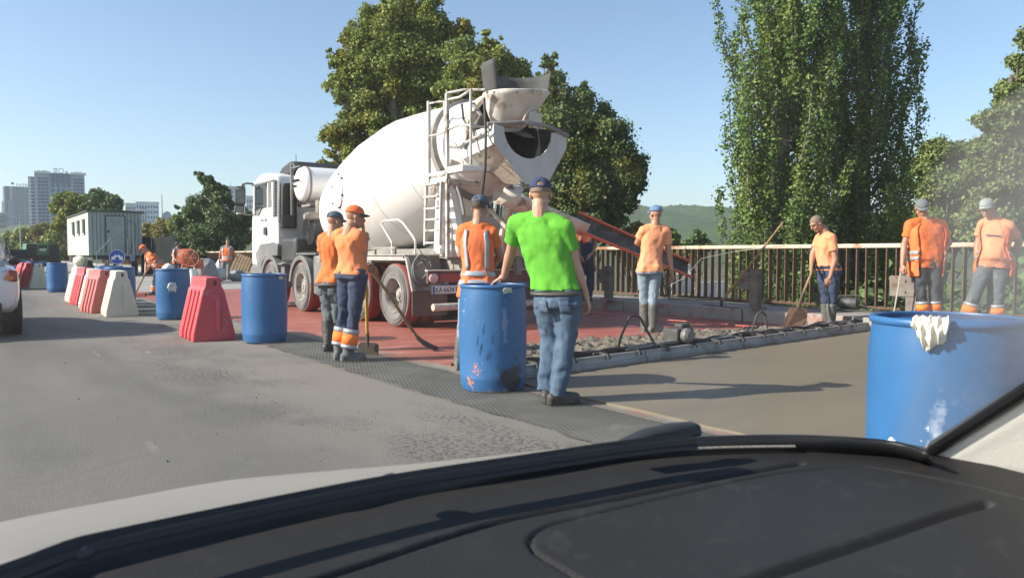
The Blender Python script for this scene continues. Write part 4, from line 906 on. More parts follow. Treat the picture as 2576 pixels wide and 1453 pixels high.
# corrugated fence and shed on the low ground, seen through the railing
def yard_fence(px0, px1, d, label):
    a, c = AT(px0, 640, d), AT(px1, 640, d*1.03); r = thing('yard_fence', label, 'fence', (a.x, a.y, GZ), 0, 'corrugated fences on the low ground'); n = 6; m_ = M('white_sheet', (.62, .64, .66), (.55, .57, .59), rough=.6, scale=2)
    for i in range(n):
        p, q = a.lerp(c, i/n), a.lerp(c, (i+.97)/n); b = MB(); dr = (q-p); rows = []
        for t in range(17):
            x = p+dr*(t/16); off = V((dr.y, -dr.x, 0)).normalized()*(.03 if t % 2 else -.03); rows.append([V((x.x+off.x, x.y+off.y, GZ)), V((x.x+off.x, x.y+off.y, GZ+1.9))])
        b.loft(rows, cap=False, closed=False); b.build('fence_panel', m_, r, smooth=0)
yard_fence(1690, 1740, 95, 'white corrugated fence seen through the bars below the float handle'); yard_fence(1755, 1830, 80, 'longer white corrugated fence seen through bars beside the shaded stub post')
r = thing('shed', 'small white shed seen through the railing bars', 'shed', AT(1725, 640, 105)-V((0, 0, CAMH-GZ)), -YAW)
lbox(r, 'wall', (0, 2, 1.6), (4, 4, 3.2), WHF); lbox(r, 'roof', (0, 2, 3.3), (4.6, 4.6, .2), GRF); lbox(r, 'door', (-.8, -.03, 1), (.9, .06, 2), GLD); lbox(r, 'window', (.9, -.03, 1.6), (1, .06, .9), GLD)
# ================================================================== PEOPLE
FW = V((_s, _c, 0)); RT = V((_c, -_s, 0)); UP = V((0, 0, 1))
def fabric(name, a, b, rough=.85, **k): return M(name, a, b, rough=rough, scale=k.pop('scale', 7), bump=k.pop('bump', .5), bscale=k.pop('bscale', 20), stretch=(1, 1, .35), **k)
SKIN = M('skin_tan', (.42, .22, .14), (.36, .175, .11), rough=.5, scale=14, bump=.08, bscale=120)
SKIN2 = M('skin_fair', (.52, .29, .20), (.45, .23, .155), rough=.5, scale=14, bump=.08, bscale=120)
HAIR = M('hair_brown', (.055, .032, .02), (.09, .05, .03), rough=.6, scale=30, bump=.8, bscale=120)
TEE = fabric('orange_tee', (.74, .17, .035), (.66, .14, .03), c3=(.56, .19, .08), s3=3, t3=(.55, .72)); TEEP = fabric('faded_orange_tee', (.80, .32, .16), (.72, .26, .12)); TEEM = fabric('washed_orange_tee', (.78, .25, .09), (.70, .20, .065), c3=(.62, .27, .14), s3=3, t3=(.55, .72))
VST = fabric('vest_orange', (.82, .19, .055), (.74, .15, .045)); SILV = M('reflective_silver', (.42, .43, .45), (.33, .34, .36), rough=.45, metal=.3, scale=9)
POLO = fabric('green_polo', (.105, .385, .024), (.10, .365, .022)); JEAN = fabric('blue_jeans', (.075, .125, .19), (.045, .075, .125), c3=(.17, .21, .26), s3=5, t3=(.55, .7))
JEANP = fabric('pale_jeans', (.23, .29, .34), (.15, .20, .25), c3=(.36, .36, .33), s3=4, t3=(.55, .7)); NAVY = fabric('navy_trousers', (.022, .035, .075), (.035, .05, .095)); DUSTY = fabric('dusty_trousers', (.11, .125, .135), (.07, .085, .10), c3=(.30, .28, .25), s3=4, t3=(.52, .66))
DKGR = fabric('dark_trousers', (.035, .04, .05), (.06, .065, .075), c3=(.13, .125, .12), s3=4, t3=(.56, .68)); GREYT = fabric('grey_trousers', (.22, .22, .215), (.16, .16, .16))
DNM = fabric('denim_cap', (.075, .105, .15), (.055, .08, .12)); NVC = fabric('navy_cap', (.018, .032, .085), (.025, .04, .10)); ORC = fabric('orange_cap', (.90, .17, .03), (.80, .13, .03)); GRC = fabric('grey_cap', (.16, .175, .18), (.12, .13, .14)); PLC = fabric('pale_cap', (.30, .32, .31), (.24, .26, .26)); BLC = fabric('blue_cap', (.12, .20, .32), (.10, .165, .27)); BKC = fabric('charcoal_cap', (.04, .04, .045), (.06, .06, .062))
RUBB = M('rubber_boots', (.075, .078, .070), (.13, .128, .11), rough=.55, scale=4, bump=.2, bscale=50, c3=(.27, .25, .22), s3=5, t3=(.52, .64)); RUBK = M('black_boots', (.028, .028, .03), (.06, .06, .06), rough=.5, scale=4, c3=(.25, .235, .215), s3=4, t3=(.52, .66)); SHOE = M('dark_shoes', (.035, .031, .028), (.055, .05, .046), rough=.6, scale=8); BOOTG = M('grey_work_boots', (.085, .088, .092), (.13, .13, .13), rough=.75, scale=8, bump=.3, bscale=60)
ORB = fabric('band_orange', (.95, .22, .03), (.88, .18, .03)); EYE = M('eye_dark', (.02, .015, .012), rough=.2); BELT = M('belt', (.05, .045, .042), rough=.5)
TEXC = bpy.data.textures.new('folds', 'CLOUDS'); TEXC.noise_scale = .11; TEXC.noise_depth = 2
TEXM = bpy.data.textures.new('creases', 'MARBLE'); TEXM.noise_scale = .22; TEXM.turbulence = 11; TEXM.noise_depth = 2
def remesh(o, vox, disp=0., it=4, marble=0.):
    m = o.modifiers.new('re', 'REMESH'); m.mode = 'VOXEL'; m.voxel_size = vox; m.use_smooth_shade = True
    if it: m = o.modifiers.new('sm', 'SMOOTH'); m.factor = .5; m.iterations = it
    if disp: m = o.modifiers.new('di', 'DISPLACE'); m.texture = TEXC; m.strength = disp; m.mid_level = .5; m.texture_coords = 'LOCAL'
    if marble: m = o.modifiers.new('di2', 'DISPLACE'); m.texture = TEXM; m.strength = marble; m.mid_level = .5; m.texture_coords = 'LOCAL'
    return o
def hand(b, w, d, n, curl, side, thumb=.6, spread=.0, s=1.0):
    """palm and five separate fingers; d finger direction, n back-of-hand normal, side +1 if the thumb lies on d x n"""
    d = V(d).normalized(); n = V(n); n = (n-d*n.dot(d)).normalized(); x = d.cross(n)*side
    for i in range(4):
        off = (.030-.020*i)*s; k = w+d*(.085*s)+x*off
        b.cap(w+x*(off*.55)+d*(.01), k, .015*s, .0125*s, 8)
        ln = (.040, .046, .043, .034)[i]*s; p = k; a = curl*.55; dv = (d*math.cos(a)-n*math.sin(a)+x*(spread*(1.2-i*.8))).normalized()
        for j in range(3):
            q = p+dv*(ln*(1, .68, .55)[j]); b.cap(p, q, (.0098-.0008*j)*s, (.0092-.0009*j)*s, 8); p = q
            a += curl*(.75 if j == 0 else .5); dv = (d*math.cos(a)-n*math.sin(a)+x*(spread*(1.2-i*.8))).normalized()
    t0 = w+x*(.026*s)+d*(.02*s); t1 = t0+(x*.75+d*.7-n*.35*curl).normalized()*(.045*s); b.cap(t0, t1, .015*s, .012*s, 8)
    t2 = t1+(d*.95+x*(.35-.75*min(1, curl))-n*.45*curl).normalized()*(.034*s); b.cap(t1, t2, .0115*s, .0105*s, 8); t3 = t2+(d*.9-x*.45*min(1, curl)-n*.5*curl).normalized()*(.026*s); b.cap(t2, t3, .0105*s, .009*s, 8)
TT = [(-.30, .155, .105), (-.12, .175, .118), (0, .178, .120), (.15, .168, .114), (.32, .158, .108), (.55, .172, .120), (.78, .190, .126), (.92, .180, .112), (1.0, .145, .092), (1.06, .085, .070), (1.12, .062, .062)]
def person(label, d, z0, J, face, top, bottom, shoes, cap=None, vest=None, hair=None, skin=SKIN, belly=0., hands=None, bands=None, rubber=False, bulk=1., leg=1., vox=.006, strap=False, tuck=False, group='road workers', belt=False, overall=None, jac=None, hat_az=None, toes=None, hem=-.10, sleeve=.62, shirt_print=None):
    P = {k: AT(v[0], v[1], d+(v[2] if len(v) > 2 else 0)) for k, v in J.items()}; P['neck'] = P['neck'].lerp(P['head'], .16)
    pel = (P['hL']+P['hR'])/2; sh = (P['sL']+P['sR'])/2
    base = V((pel.x, pel.y, z0)); r = thing('person', label, 'person', base, 0, group)
    rt_s = (P['sR']-P['sL']).normalized(); rt_h = (P['hR']-P['hL']).normalized(); up = (sh-pel).normalized()
    fwd = up.cross(rt_s).normalized(); hipf = UP.cross(rt_h).normalized()
    sw = (P['sR']-P['sL']).length/.37
    PH = [random.uniform(0, 6) for _ in range(4)]
    def tp(t, th, off=0., fold=0.):
        for (a, wa, da), (c, wc, dc) in zip(TT, TT[1:]):
            if t <= c or c == 1.12:
                k = (t-a)/(c-a); k = max(0, min(1, k)); w_ = wa+(wc-wa)*k; dp = da+(dc-da)*k; break
        kk = max(0, min(1, t)); rt = (rt_h.lerp(rt_s, kk)).normalized(); f = up.cross(rt).normalized()
        q = sw if t > .4 else 1+(sw-1)*max(0, t/.4); w_ = w_*bulk*(q if t < 1.02 else 1)
        cs, sn = math.cos(th), math.sin(th); e = .78
        cx = math.copysign(abs(cs)**e, cs); cy = math.copysign(abs(sn)**e, sn)
        bl = belly*math.exp(-((t-.22)/.24)**2)*(max(0, sn)**.7)
        c = pel.lerp(sh, t) if t <= 1 else sh+(P['neck']-sh).normalized()*((t-1)*(sh-pel).length*.9)+(P['neck']-sh)*min(1, (t-1)*5)*.6
        c = c+f*(.02*math.sin(PI*max(0, min(1, t))))
        if fold: off += fold*(.35+.9*math.exp(-((t-.08)/.22)**2)+.5*math.exp(-((t-.72)/.14)**2))*(math.sin(5*th+8*t+PH[0])+.7*math.sin(8*th-13*t+PH[1])+.5*math.sin(13*th+9*t+PH[2]))
        return c+rt*((w_+off)*cx)+f*((dp*bulk+off+bl)*cy-(.02 if t < .1 else 0))
    def ring(t, off, n=28, fold=0.): return [tp(t, 2*PI*k/n, off, fold) for k in range(n)]
    def patch(name, mat, t0, t1, a0, a1, off, par, nt_=10, na=16, solid=.006):
        b = MB(); full = abs(a1-a0-360) < .1
        rg = [[tp(t0+(t1-t0)*i/nt_, rad(a0+(a1-a0)*k/na), off) for k in range(na if full else na+1)] for i in range(nt_+1)]
        b.loft(rg, cap=False, closed=full); return b.build(name, mat, par, smooth=70, solid=solid)
    hC = P['head']; az = rad(face[0]); pt = rad(face[1]); hf = (FW*math.cos(az)+RT*math.sin(az)); hf = (hf*math.cos(pt)-UP*math.sin(pt)).normalized()
    hr = hf.cross(UP).normalized(); hu = hr.cross(hf); Rm = Matrix((hr, hf, hu)).transposed()
    def H(x, y, z): return hC+hr*x+hf*y+hu*z
    # --- body: head, neck, trunk, arms and hands in one skin
    b = MB()
    b.ball(H(0, -.008, .025), (.077, .097, .092), 18, 12, Rm); b.ball(H(0, .028, -.045), (.060, .064, .075), 16, 10, Rm); b.ball(H(0, .055, -.098), (.034, .034, .026), 12, 8, Rm)
    b.cap(H(0, .088, .012), H(0, .112, -.030), .010, .016); b.ball(H(0, .082, .020), (.055, .020, .012), 12, 6, Rm); b.ball(H(0, .090, -.066), (.026, .012, .011), 10, 6, Rm)
    for s in (-1, 1): b.ball(H(s*.080, -.008, -.012), (.010, .024, .034), 10, 8, Rm); b.ball(H(s*.042, .062, -.03), (.022, .022, .02), 10, 6, Rm); b.cap(H(s*.045, .0, -.06), H(s*.02, .05, -.1), .026, .022)
    b.cap(hC-hu*.06-hf*.02, P['neck']+up*.02, .056, .062, 14); b.cap(P['neck'], sh, .066, .085, 12)
    b.loft([ring(t, -.022, 20) for t in (0, .3, .6, .85, 1.0, 1.07)])
    for s in 'LR':
        S_, E_, W_ = P['s'+s], P['e'+s], P['w'+s]; b.cap(S_, E_, .054*bulk, .043*bulk, 12); fm = E_.lerp(W_, .3); b.cap(E_, fm, .043*bulk, .044*bulk, 12); b.cap(fm, W_, .044*bulk, .029, 12)
        h = (hands or {}).get(s, {}); dv = h.get('d'); dv = (AT(*dv[:2], d+dv[2])-W_) if dv else (W_-E_)
        nn = h.get('n'); nn = (RT*nn[0]+UP*nn[1]+FW*nn[2]) if nn else (rt_s*(1 if s == 'R' else -1)+fwd*.25)
        dvn = dv.normalized(); nn = nn-dvn*nn.dot(dvn); nn.normalize(); x = dvn.cross(nn); side = h.get('thumb', 1 if x.dot(fwd) > 0 else -1)
        b.cap(W_, W_+dvn*.03, .029, .026, 10); hand(b, W_+dvn*.02, dvn, nn, h.get('curl', .55), side, spread=h.get('spread', .05))
    remesh(b.build('body', skin, r), vox, it=2)
    b = MB()
    for s in (-1, 1): b.ball(H(s*.031, .083, .002), (.014, .008, .007), 8, 6, Rm); b.cap(H(s*.016, .098, .024), H(s*.046, .086, .025), .005, .004, 6)
    b.build('eyes', EYE, r)
    if hair:
        b = MB(); rings = []
        for i in range(8):
            ph = rad(-30 if hair == 'long' else -12)+rad(100 if hair == 'long' else 88)*i/7; q = []
            for k in range(22):
                a = 2*PI*k/22; fr = max(0, math.sin(a)); lo_ = ph+rad(38)*fr*(1-i/7); cr = math.cos(lo_)
                q.append(H(.084*cr*math.cos(a), -.010+.103*cr*math.sin(a)-.003, .026+.098*math.sin(lo_)))
            rings.append(q)
        b.loft(rings); b.build('hair', HAIR if hair == 'long' else M('hair_stubble', (.16, .11, .085), (.22, .14, .10), rough=.7, scale=40), r, smooth=70)
    if cap:
        hz = rad(hat_az) if hat_az is not None else 0
        b = MB(); rows = []; n = 30
        for i in range(10):
            ph = rad(2)+rad(86)*i/9; q = []
            for k in range(n):
                a = 2*PI*k/n; cr = math.cos(ph)**.82; q.append(H(.088*cr*math.cos(a), -.008+.106*cr*math.sin(a), .036+.088*math.sin(ph)))
            rows.append(q)
        vsx = [p for q in rows for p in q]+[H(0, -.008, .126)]; fs = []
        for i in range(9):
            for k in range(n):
                a = 2*PI*(k+.5)/n
                if strap and i < 4 and abs(a-1.5*PI) < (.42, .40, .32, .2)[i] and i > 0: continue
                k2 = (k+1) % n; fs.append((i*n+k, i*n+k2, (i+1)*n+k2, (i+1)*n+k))
        fs += [(9*n+k, 9*n+(k+1) % n, 10*n) for k in range(n)]
        b.add(vsx, fs); b.ball(H(0, -.008, .127), (.009, .009, .005), 8, 5, Rm); cp = b.build('cap', cap, r, smooth=70, solid=.006)
        b = MB(); q1, q2 = [], []
        for k in range(15):
            a = rad(25)+rad(130)*k/14; dn = .012*math.cos((a-PI/2)*1.6); ex = .074*max(0, math.sin((a-rad(25))/rad(130)*PI))**.55
            q1.append(H(.086*math.cos(a), -.008+.104*math.sin(a), .040)); q2.append(H((.088+ex*.15)*math.cos(a), -.008+.104*math.sin(a)+ex, .026+dn*.6-.02*abs(math.cos(a))))
        b.loft([q1, [x.lerp(y, .5)+hu*.006 for x, y in zip(q1, q2)], q2], cap=False, closed=False); b.build('cap_brim', BKC if cap is ORC else cap, cp, smooth=70, solid=.007)
    # --- shirt
    b = MB(); low = hem if not tuck else .0
    o_ = lambda t: .022-.012*max(0, min(1, (t-low)/.6)) if t < 1.03 else .010-.1*(t-1.04)
    b.loft([ring(low+(1.085-low)*k/22, o_(low+(1.085-low)*k/22), 56, .0048 if k < 20 else 0) for k in range(23)])
    for s in 'LR':
        S_, E_ = P['s'+s], P['e'+s]; ins = S_.lerp(sh, .3); b.cap(ins, S_, .088*bulk, .080*bulk, 14)
        b.cap(P['neck']-up*.045, S_.lerp(P['neck'], .12)+up*.012, .058, .064*bulk, 12); e_ = S_.lerp(E_, sleeve); b.tube([ins.lerp(S_, .4), S_, S_.lerp(e_, .5), e_], [.08*bulk, .078*bulk, .072*bulk, .074*bulk], 16)
    remesh(b.build('shirt', top, r), .0085, .008, 2, .009)
    # --- vest
    if vest:
        op = vest.get('open', 0); a0, a1 = (90+op, 450-op) if op else (90, 450); lo = vest.get('lo', -.18); o_ = .032
        b = MB(); rg = []; na = 44
        for i in range(15):
            t = lo+(1.035-lo)*i/14; wd_ = o_+.012*max(0, -t*3)+(.02 if op and t < .35 else 0)
            rg.append([tp(t, rad(a0+(a1-a0)*k/na), wd_ if t < .95 else wd_*.8, .005 if t < .9 else 0) for k in range(na+(1 if op else 0))])
        b.loft(rg, cap=False, closed=not op)
        vo = b.build('vest', vest.get('mat', VST), r, smooth=70, solid=.006); m = vo.modifiers.new('su', 'SUBSURF'); m.levels = m.render_levels = 1; m = vo.modifiers.new('di', 'DISPLACE'); m.texture = TEXM; m.strength = .014; m.texture_coords = 'LOCAL'
        for t in (.13, .28): patch('reflective_strip', SILV, t-.045, t+.045, a0+2, a1-2, o_+.010+(.018 if op else 0), vo, 3, 30, .004)
        for c in (58, 122, 238, 302):
            if op and abs(c-90) < op: continue
            patch('reflective_strip', SILV, .34, 1.02, c-8, c+8, o_+.010, vo, 8, 3, .004)
    if overall:
        patch('bib', overall, -.1, .62, 50, 130, .03, r); patch('bib_back', overall, -.1, .45, 230, 310, .03, r)
        for c in (62, 118): patch('brace', overall, .5, 1.03, c-6, c+6, .03, r, 8, 3)
    if shirt_print:
        patch('chest_print', M('print_ink', (.12, .10, .10), rough=.8), .70, .735, 70, 112, .030, r, 2, 8, .002)
    # --- trousers
    hp = {s: P['h'+s] for s in 'LR'}; b = MB(); top_t = .16 if tuck else max(.08, hem+.07)
    b.loft([ring(t, o2) for t, o2 in ((-.10, .016), (.0, .014), (top_t-.04, .008+.012*tuck), (top_t, .006+.014*tuck))])
    for s in 'LR':
        K_, A_ = P['k'+s], P['a'+s]; h0 = hp[s]
        tl = [h0+UP*.06, h0, h0.lerp(K_, .25), h0.lerp(K_, .6), K_, K_.lerp(A_, .35)]; tr_ = [.090, .105, .102, .084, .070, .069]
        if rubber: tl[-1] = K_.lerp(A_, .22); tl.append(K_.lerp(A_, .40)); tr_[-1] = .066; tr_.append(.052)
        else: tl += [K_.lerp(A_, .8), A_-UP*.02]; tr_ += [.062, .064]
        b.tube(tl, [q*bulk*(leg if i_ < 6 or not rubber else 1) for i_, q in enumerate(tr_)], 16)
        b.cap(h0, hp['R' if s == 'L' else 'L'].lerp(h0, .4)-UP*.0, .10*bulk, .10*bulk, 12)
    remesh(b.build('trousers', bottom, r), .010, .016, 3, .018)
    if belt: patch('belt', BELT, hem-.065, hem-.015, 0, 360, .024, r, 2, 28, .006)
    if belt:
        for c in (248, 292): patch('back_pocket', bottom, hem-.30, hem-.13, c-13, c+13, .026, r, 3, 5, .006)
    if bands:
        for s in 'LR':
            K_, A_ = P['k'+s], P['a'+s]
            for (f0, f1, mt, nm) in ((.48, .60, SILV, 'reflective_band'), (.60, .86, ORB, 'orange_band'), (.86, .95, SILV, 'reflective_band')):
                q = MB(); p0, p1 = K_.lerp(A_, f0), K_.lerp(A_, f1); q.tube([p0, p0.lerp(p1, .5), p1], [.082*bulk, .086*bulk, .082*bulk], 18, cap=False); q.build(nm, mt, r, solid=.006)
    # --- footwear
    for s in 'LR':
        K_, A_ = P['k'+s], P['a'+s]; tz = (toes or {}).get(s); td = (FW*math.cos(rad(tz))+RT*math.sin(rad(tz))) if tz is not None else hipf
        td = V((td.x, td.y, 0)).normalized(); sd = V((td.y, -td.x, 0)); b = MB(); g = V((A_.x, A_.y, z0))
        b.cap(g-td*.045+UP*.052, g+td*.055+UP*.058, .046, .046, 12); b.cap(g+td*.05+UP*.055, g+td*.155+UP*.046, .047, .040, 12); b.cap(A_, g-td*.01+UP*.06, .05, .048, 12)
        sole = [g-td*.095+sd*.0, g-td*.07+sd*.036, g+td*.03+sd*.036, g+td*.12+sd*.048, g+td*.185+sd*.028, g+td*.20, g+td*.185-sd*.028, g+td*.12-sd*.048, g+td*.03-sd*.036, g-td*.07-sd*.036]
        b.loft([[p+UP*.0 for p in sole], [p+UP*.032 for p in sole]])
        if rubber: tp_ = K_.lerp(A_, .30); b.tube([tp_, K_.lerp(A_, .6), A_, g+UP*.06], [.078, .074, .058, .056], 16)
        elif shoes is BOOTG: b.tube([A_+UP*.11, A_+UP*.03, g+UP*.06], [.068, .062, .056], 14)
        remesh(b.build('boot' if rubber or shoes is BOOTG else 'shoe', shoes, r), .008, .006, 2)
    return r, P
# ---- green polo man leaning on the barrel
person('person seen from behind in bright green polo and jeans leaning one hand on barrel', 5.95, .02,
  dict(head=(1360, 487, .02), neck=(1359, 537), sL=(1300, 564, .10), sR=(1421, 574, -.06), eL=(1286, 630, .28), wL=(1268, 694, .47), eR=(1447, 662, -.02), wR=(1473, 742, .02), hL=(1378, 752, .04), hR=(1430, 752, -.02), kL=(1386, 850, .10), kR=(1424, 858, .0), aL=(1374, 974, .12), aR=(1402, 990, .0)),
  (6, 2), POLO, JEAN, SHOE, cap=NVC, strap=True, hands={'L': dict(d=(1254, 703, .52), n=(0, .9, -.3), curl=.35), 'R': dict(curl=1.15)}, skin=SKIN2, vox=.0055, belt=True, hem=.13, leg=1.1, toes={'L': 5, 'R': 70}, hair='short', group='men standing by the big blue barrel', sleeve=.66)
# ---- man in hi-vis vest behind the barrel
person('person in orange vest with silver strips and denim cap standing behind the blue barrel', 7.8, .02,
  dict(head=(1208, 521, .03), neck=(1204, 560), sL=(1166, 583, .02), sR=(1234, 587, .0), eL=(1160, 640, .12), wL=(1185, 655, .32), eR=(1258, 640, .10), wR=(1240, 672, .32), hL=(1182, 730), hR=(1224, 730), kL=(1168, 822, .02), kR=(1222, 822, .05), aL=(1155, 912), aR=(1215, 910)),
  (24, 10), TEE, JEANP, RUBB, cap=DNM, strap=True, hair='long', vest=dict(lo=-.12), rubber=True, vox=.007, toes={'L': 10, 'R': 25}, group='men standing by the big blue barrel')
# ---- the pair beside the truck
person('person in orange cap and washed orange tee resting a hand on upright shovel', 8.4, .02,
  dict(head=(893, 545, .02), neck=(879, 578), sL=(852, 594, .05), sR=(902, 596, -.10), eL=(880, 650, .16), wL=(915, 668, .25), eR=(913, 650, .02), wR=(920, 612, .12), hL=(870, 688, .05), hR=(902, 690, -.05), kL=(868, 775, .10), kR=(893, 778, -.02), aL=(853, 872, .10), aR=(876, 880, -.02)),
  (62, 8), TEEM, NAVY, BOOTG, cap=ORC, bands=True, vox=.0065, hands={'R': dict(d=(921, 585, .14), n=(.6, .1, -.6), curl=1.35), 'L': dict(curl=1.2)}, toes={'L': 20, 'R': 72}, bulk=1.02, group='workers beside the truck', hem=.02)
person('person in dark blue cap, orange shirt and rubber boots behind the one with shovel', 9.25, .02,
  dict(head=(843, 557, .02), neck=(836, 587), sL=(813, 603, .04), sR=(858, 605, -.04), eL=(812, 650, .12), wL=(835, 680, .28), eR=(868, 650, .12), wR=(872, 680, .28), hL=(822, 708, .03), hR=(848, 708, -.02), kL=(825, 778, .05), kR=(851, 780, .02), aL=(825, 868), aR=(848, 866, .1)),
  (45, 10), TEE, DUSTY, RUBK, cap=DNM, rubber=True, vox=.007, toes={'L': 20, 'R': 35}, belt=True, group='workers beside the truck', hem=-.04, strap=True)
# ---- worker guiding the chute
person('person in faded orange tee, pale jeans and tall rubber boots guiding the chute', 10.95, .07,
  dict(head=(1649, 538, .0), neck=(1649, 565), sL=(1620, 581, .0), sR=(1675, 584, .02), eL=(1603, 610, .12), wL=(1612, 618, .34), eR=(1683, 636, .02), wR=(1690, 684, .0), hL=(1620, 680, .0), hR=(1648, 680, .0), kL=(1621, 738, .03), kR=(1644, 742, -.02), aL=(1621, 816, .08), aR=(1643, 822, -.02)),
  (-25, 0), TEEP, JEANP, RUBB, cap=BLC, rubber=True, vox=.008, toes={'L': 10, 'R': 60}, group='workers pouring concrete', hem=-.06, hands={'R': dict(curl=1.0)})
# ---- man in overalls behind the chute
person('person in dark bib overalls and charcoal cap standing behind the chute by the railing', 16., .22,
  dict(head=(1477, 550), neck=(1475, 569), sL=(1494, 580), sR=(1456, 580), eL=(1497, 620, .04), wL=(1486, 640, -.15), eR=(1450, 620, .04), wR=(1460, 645, -.15), hL=(1484, 658), hR=(1464, 658), kL=(1484, 700), kR=(1463, 700), aL=(1484, 742), aR=(1462, 742)),
  (170, 5), fabric('dull_orange_shirt', (.36, .10, .035), (.30, .085, .03)), NAVY, RUBK, cap=BKC, overall=NAVY, vox=.010, group='workers pouring concrete')
# ---- bald man with shovel
person('person with shaved head bending slightly over a shovel, orange tee and dark jeans', 11.7, .06,
  dict(head=(2054, 562, -.02), neck=(2077, 583), sL=(2092, 599, -.12), sR=(2062, 600, .16), eL=(2101, 652, -.16), wL=(2089, 694, -.14), eR=(2044, 640, .12), wR=(2041, 668, .0), hL=(2095, 680, -.06), hR=(2072, 680, .09), kL=(2093, 744, -.08), kR=(2076, 744, .08), aL=(2091, 812, -.06), aR=(2079, 808, .10)),
  (-105, 30), TEEP, NAVY, RUBB, hair='short', rubber=True, vox=.0075, hands={'R': dict(curl=1.3), 'L': dict(curl=.7)}, toes={'L': -95, 'R': -85}, group='workers pouring concrete', tuck=True)
# ---- the two watching from the walkway
person('person in open orange vest and grey cap, hand on hip, standing by the stub post', 10.95, .22,
  dict(head=(2319, 523, -.02), neck=(2326, 549), sR=(2290, 566, -.02), sL=(2368, 566, .02), eR=(2275, 616, .02), wR=(2270, 664, -.04), eL=(2388, 610, .06), wL=(2366, 641, -.06), hR=(2312, 664), hL=(2349, 664), kR=(2317, 728, -.03), kL=(2350, 728, -.02), aR=(2322, 788), aL=(2352, 788)),
  (196, 26), TEE, DKGR, RUBK, cap=GRC, vest=dict(open=44, lo=-.32), bands=True, vox=.0065, hands={'L': dict(d=(2340, 654, -.16), n=(.1, .75, -.6), curl=.25, spread=.2), 'R': dict(curl=1.2)}, bulk=1.0, belly=.02, toes={'R': 188, 'L': 170}, group='workers watching from the walkway')
person('stout person in open orange vest and pale cap with dusty banded trousers by the railing', 10.55, .22,
  dict(head=(2482, 522, -.02), neck=(2503, 546, .02), sR=(2475, 566, .12), sL=(2538, 570, -.10), eR=(2460, 614, .14), wR=(2456, 656, .10), eL=(2564, 608, .02), wL=(2550, 640, .2), hR=(2482, 664, .05), hL=(2520, 666, -.05), kR=(2456, 730, -.04), kL=(2508, 734, -.04), aR=(2432, 796, .02), aL=(2508, 800, -.02)),
  (222, 18), TEEP, DUSTY, BOOTG, cap=PLC, vest=dict(open=50, lo=-.30, mat=VST), bands=True, vox=.0065, belly=.10, bulk=1.10, toes={'R': 225, 'L': 200}, group='workers watching from the walkway', shirt_print=True)
# ---- far workers
person('person in orange cap bent forward sweeping the deck with a broom', 22.2, .01,
  dict(head=(361, 626, -.02), neck=(374, 634), sL=(381, 643, -.14), sR=(371, 643, .16), eL=(393, 656, -.18), wL=(379, 667, -.12), eR=(368, 664, .14), wR=(366, 684, .02), hL=(398, 668, -.06), hR=(394, 668, .10), kL=(390, 702, -.06), kR=(397, 703, .12), aL=(386, 735, -.06), aR=(398, 733, .12)),
  (-100, 35), TEE, DKGR, SHOE, cap=ORC, vest=dict(open=30, lo=-.15), vox=.012, hands={'R': dict(curl=1.3), 'L': dict(curl=1.3)}, bands=True, toes={'L': -95, 'R': -80}, group='workers near the site cabin')
person('person in orange vest and dark clothes bending at the drum mixer', 33., 0,
  dict(head=(447, 614), neck=(447, 621), sL=(455, 628), sR=(438, 628), eL=(460, 641), wL=(452, 652, -.2), eR=(434, 641), wR=(440, 652, -.2), hL=(452, 660), hR=(442, 660), kL=(452, 684), kR=(442, 684), aL=(452, 705), aR=(442, 705)),
  (195, 20), fabric('dark_shirt', (.05, .05, .055), (.07, .07, .075)), DKGR, SHOE, cap=BKC, vest=dict(open=14, lo=-.1), vox=.014, group='workers near the site cabin')
person('person seen from behind in orange vest and grey trousers beside the white sacks', 34.6, .05,
  dict(head=(573, 609), neck=(572, 617), sL=(559, 624), sR=(583, 624), eL=(554, 638), wL=(552, 652), eR=(590, 637), wR=(597, 648, .1), hL=(564, 655), hR=(577, 655), kL=(561, 677), kR=(575, 677), aL=(558, 698), aR=(574, 698)),
  (-20, 15), fabric('grey_tee', (.20, .19, .18), (.15, .145, .14)), GREYT, SHOE, cap=GRC, vest=dict(lo=-.05), vox=.014, group='workers near the site cabin')
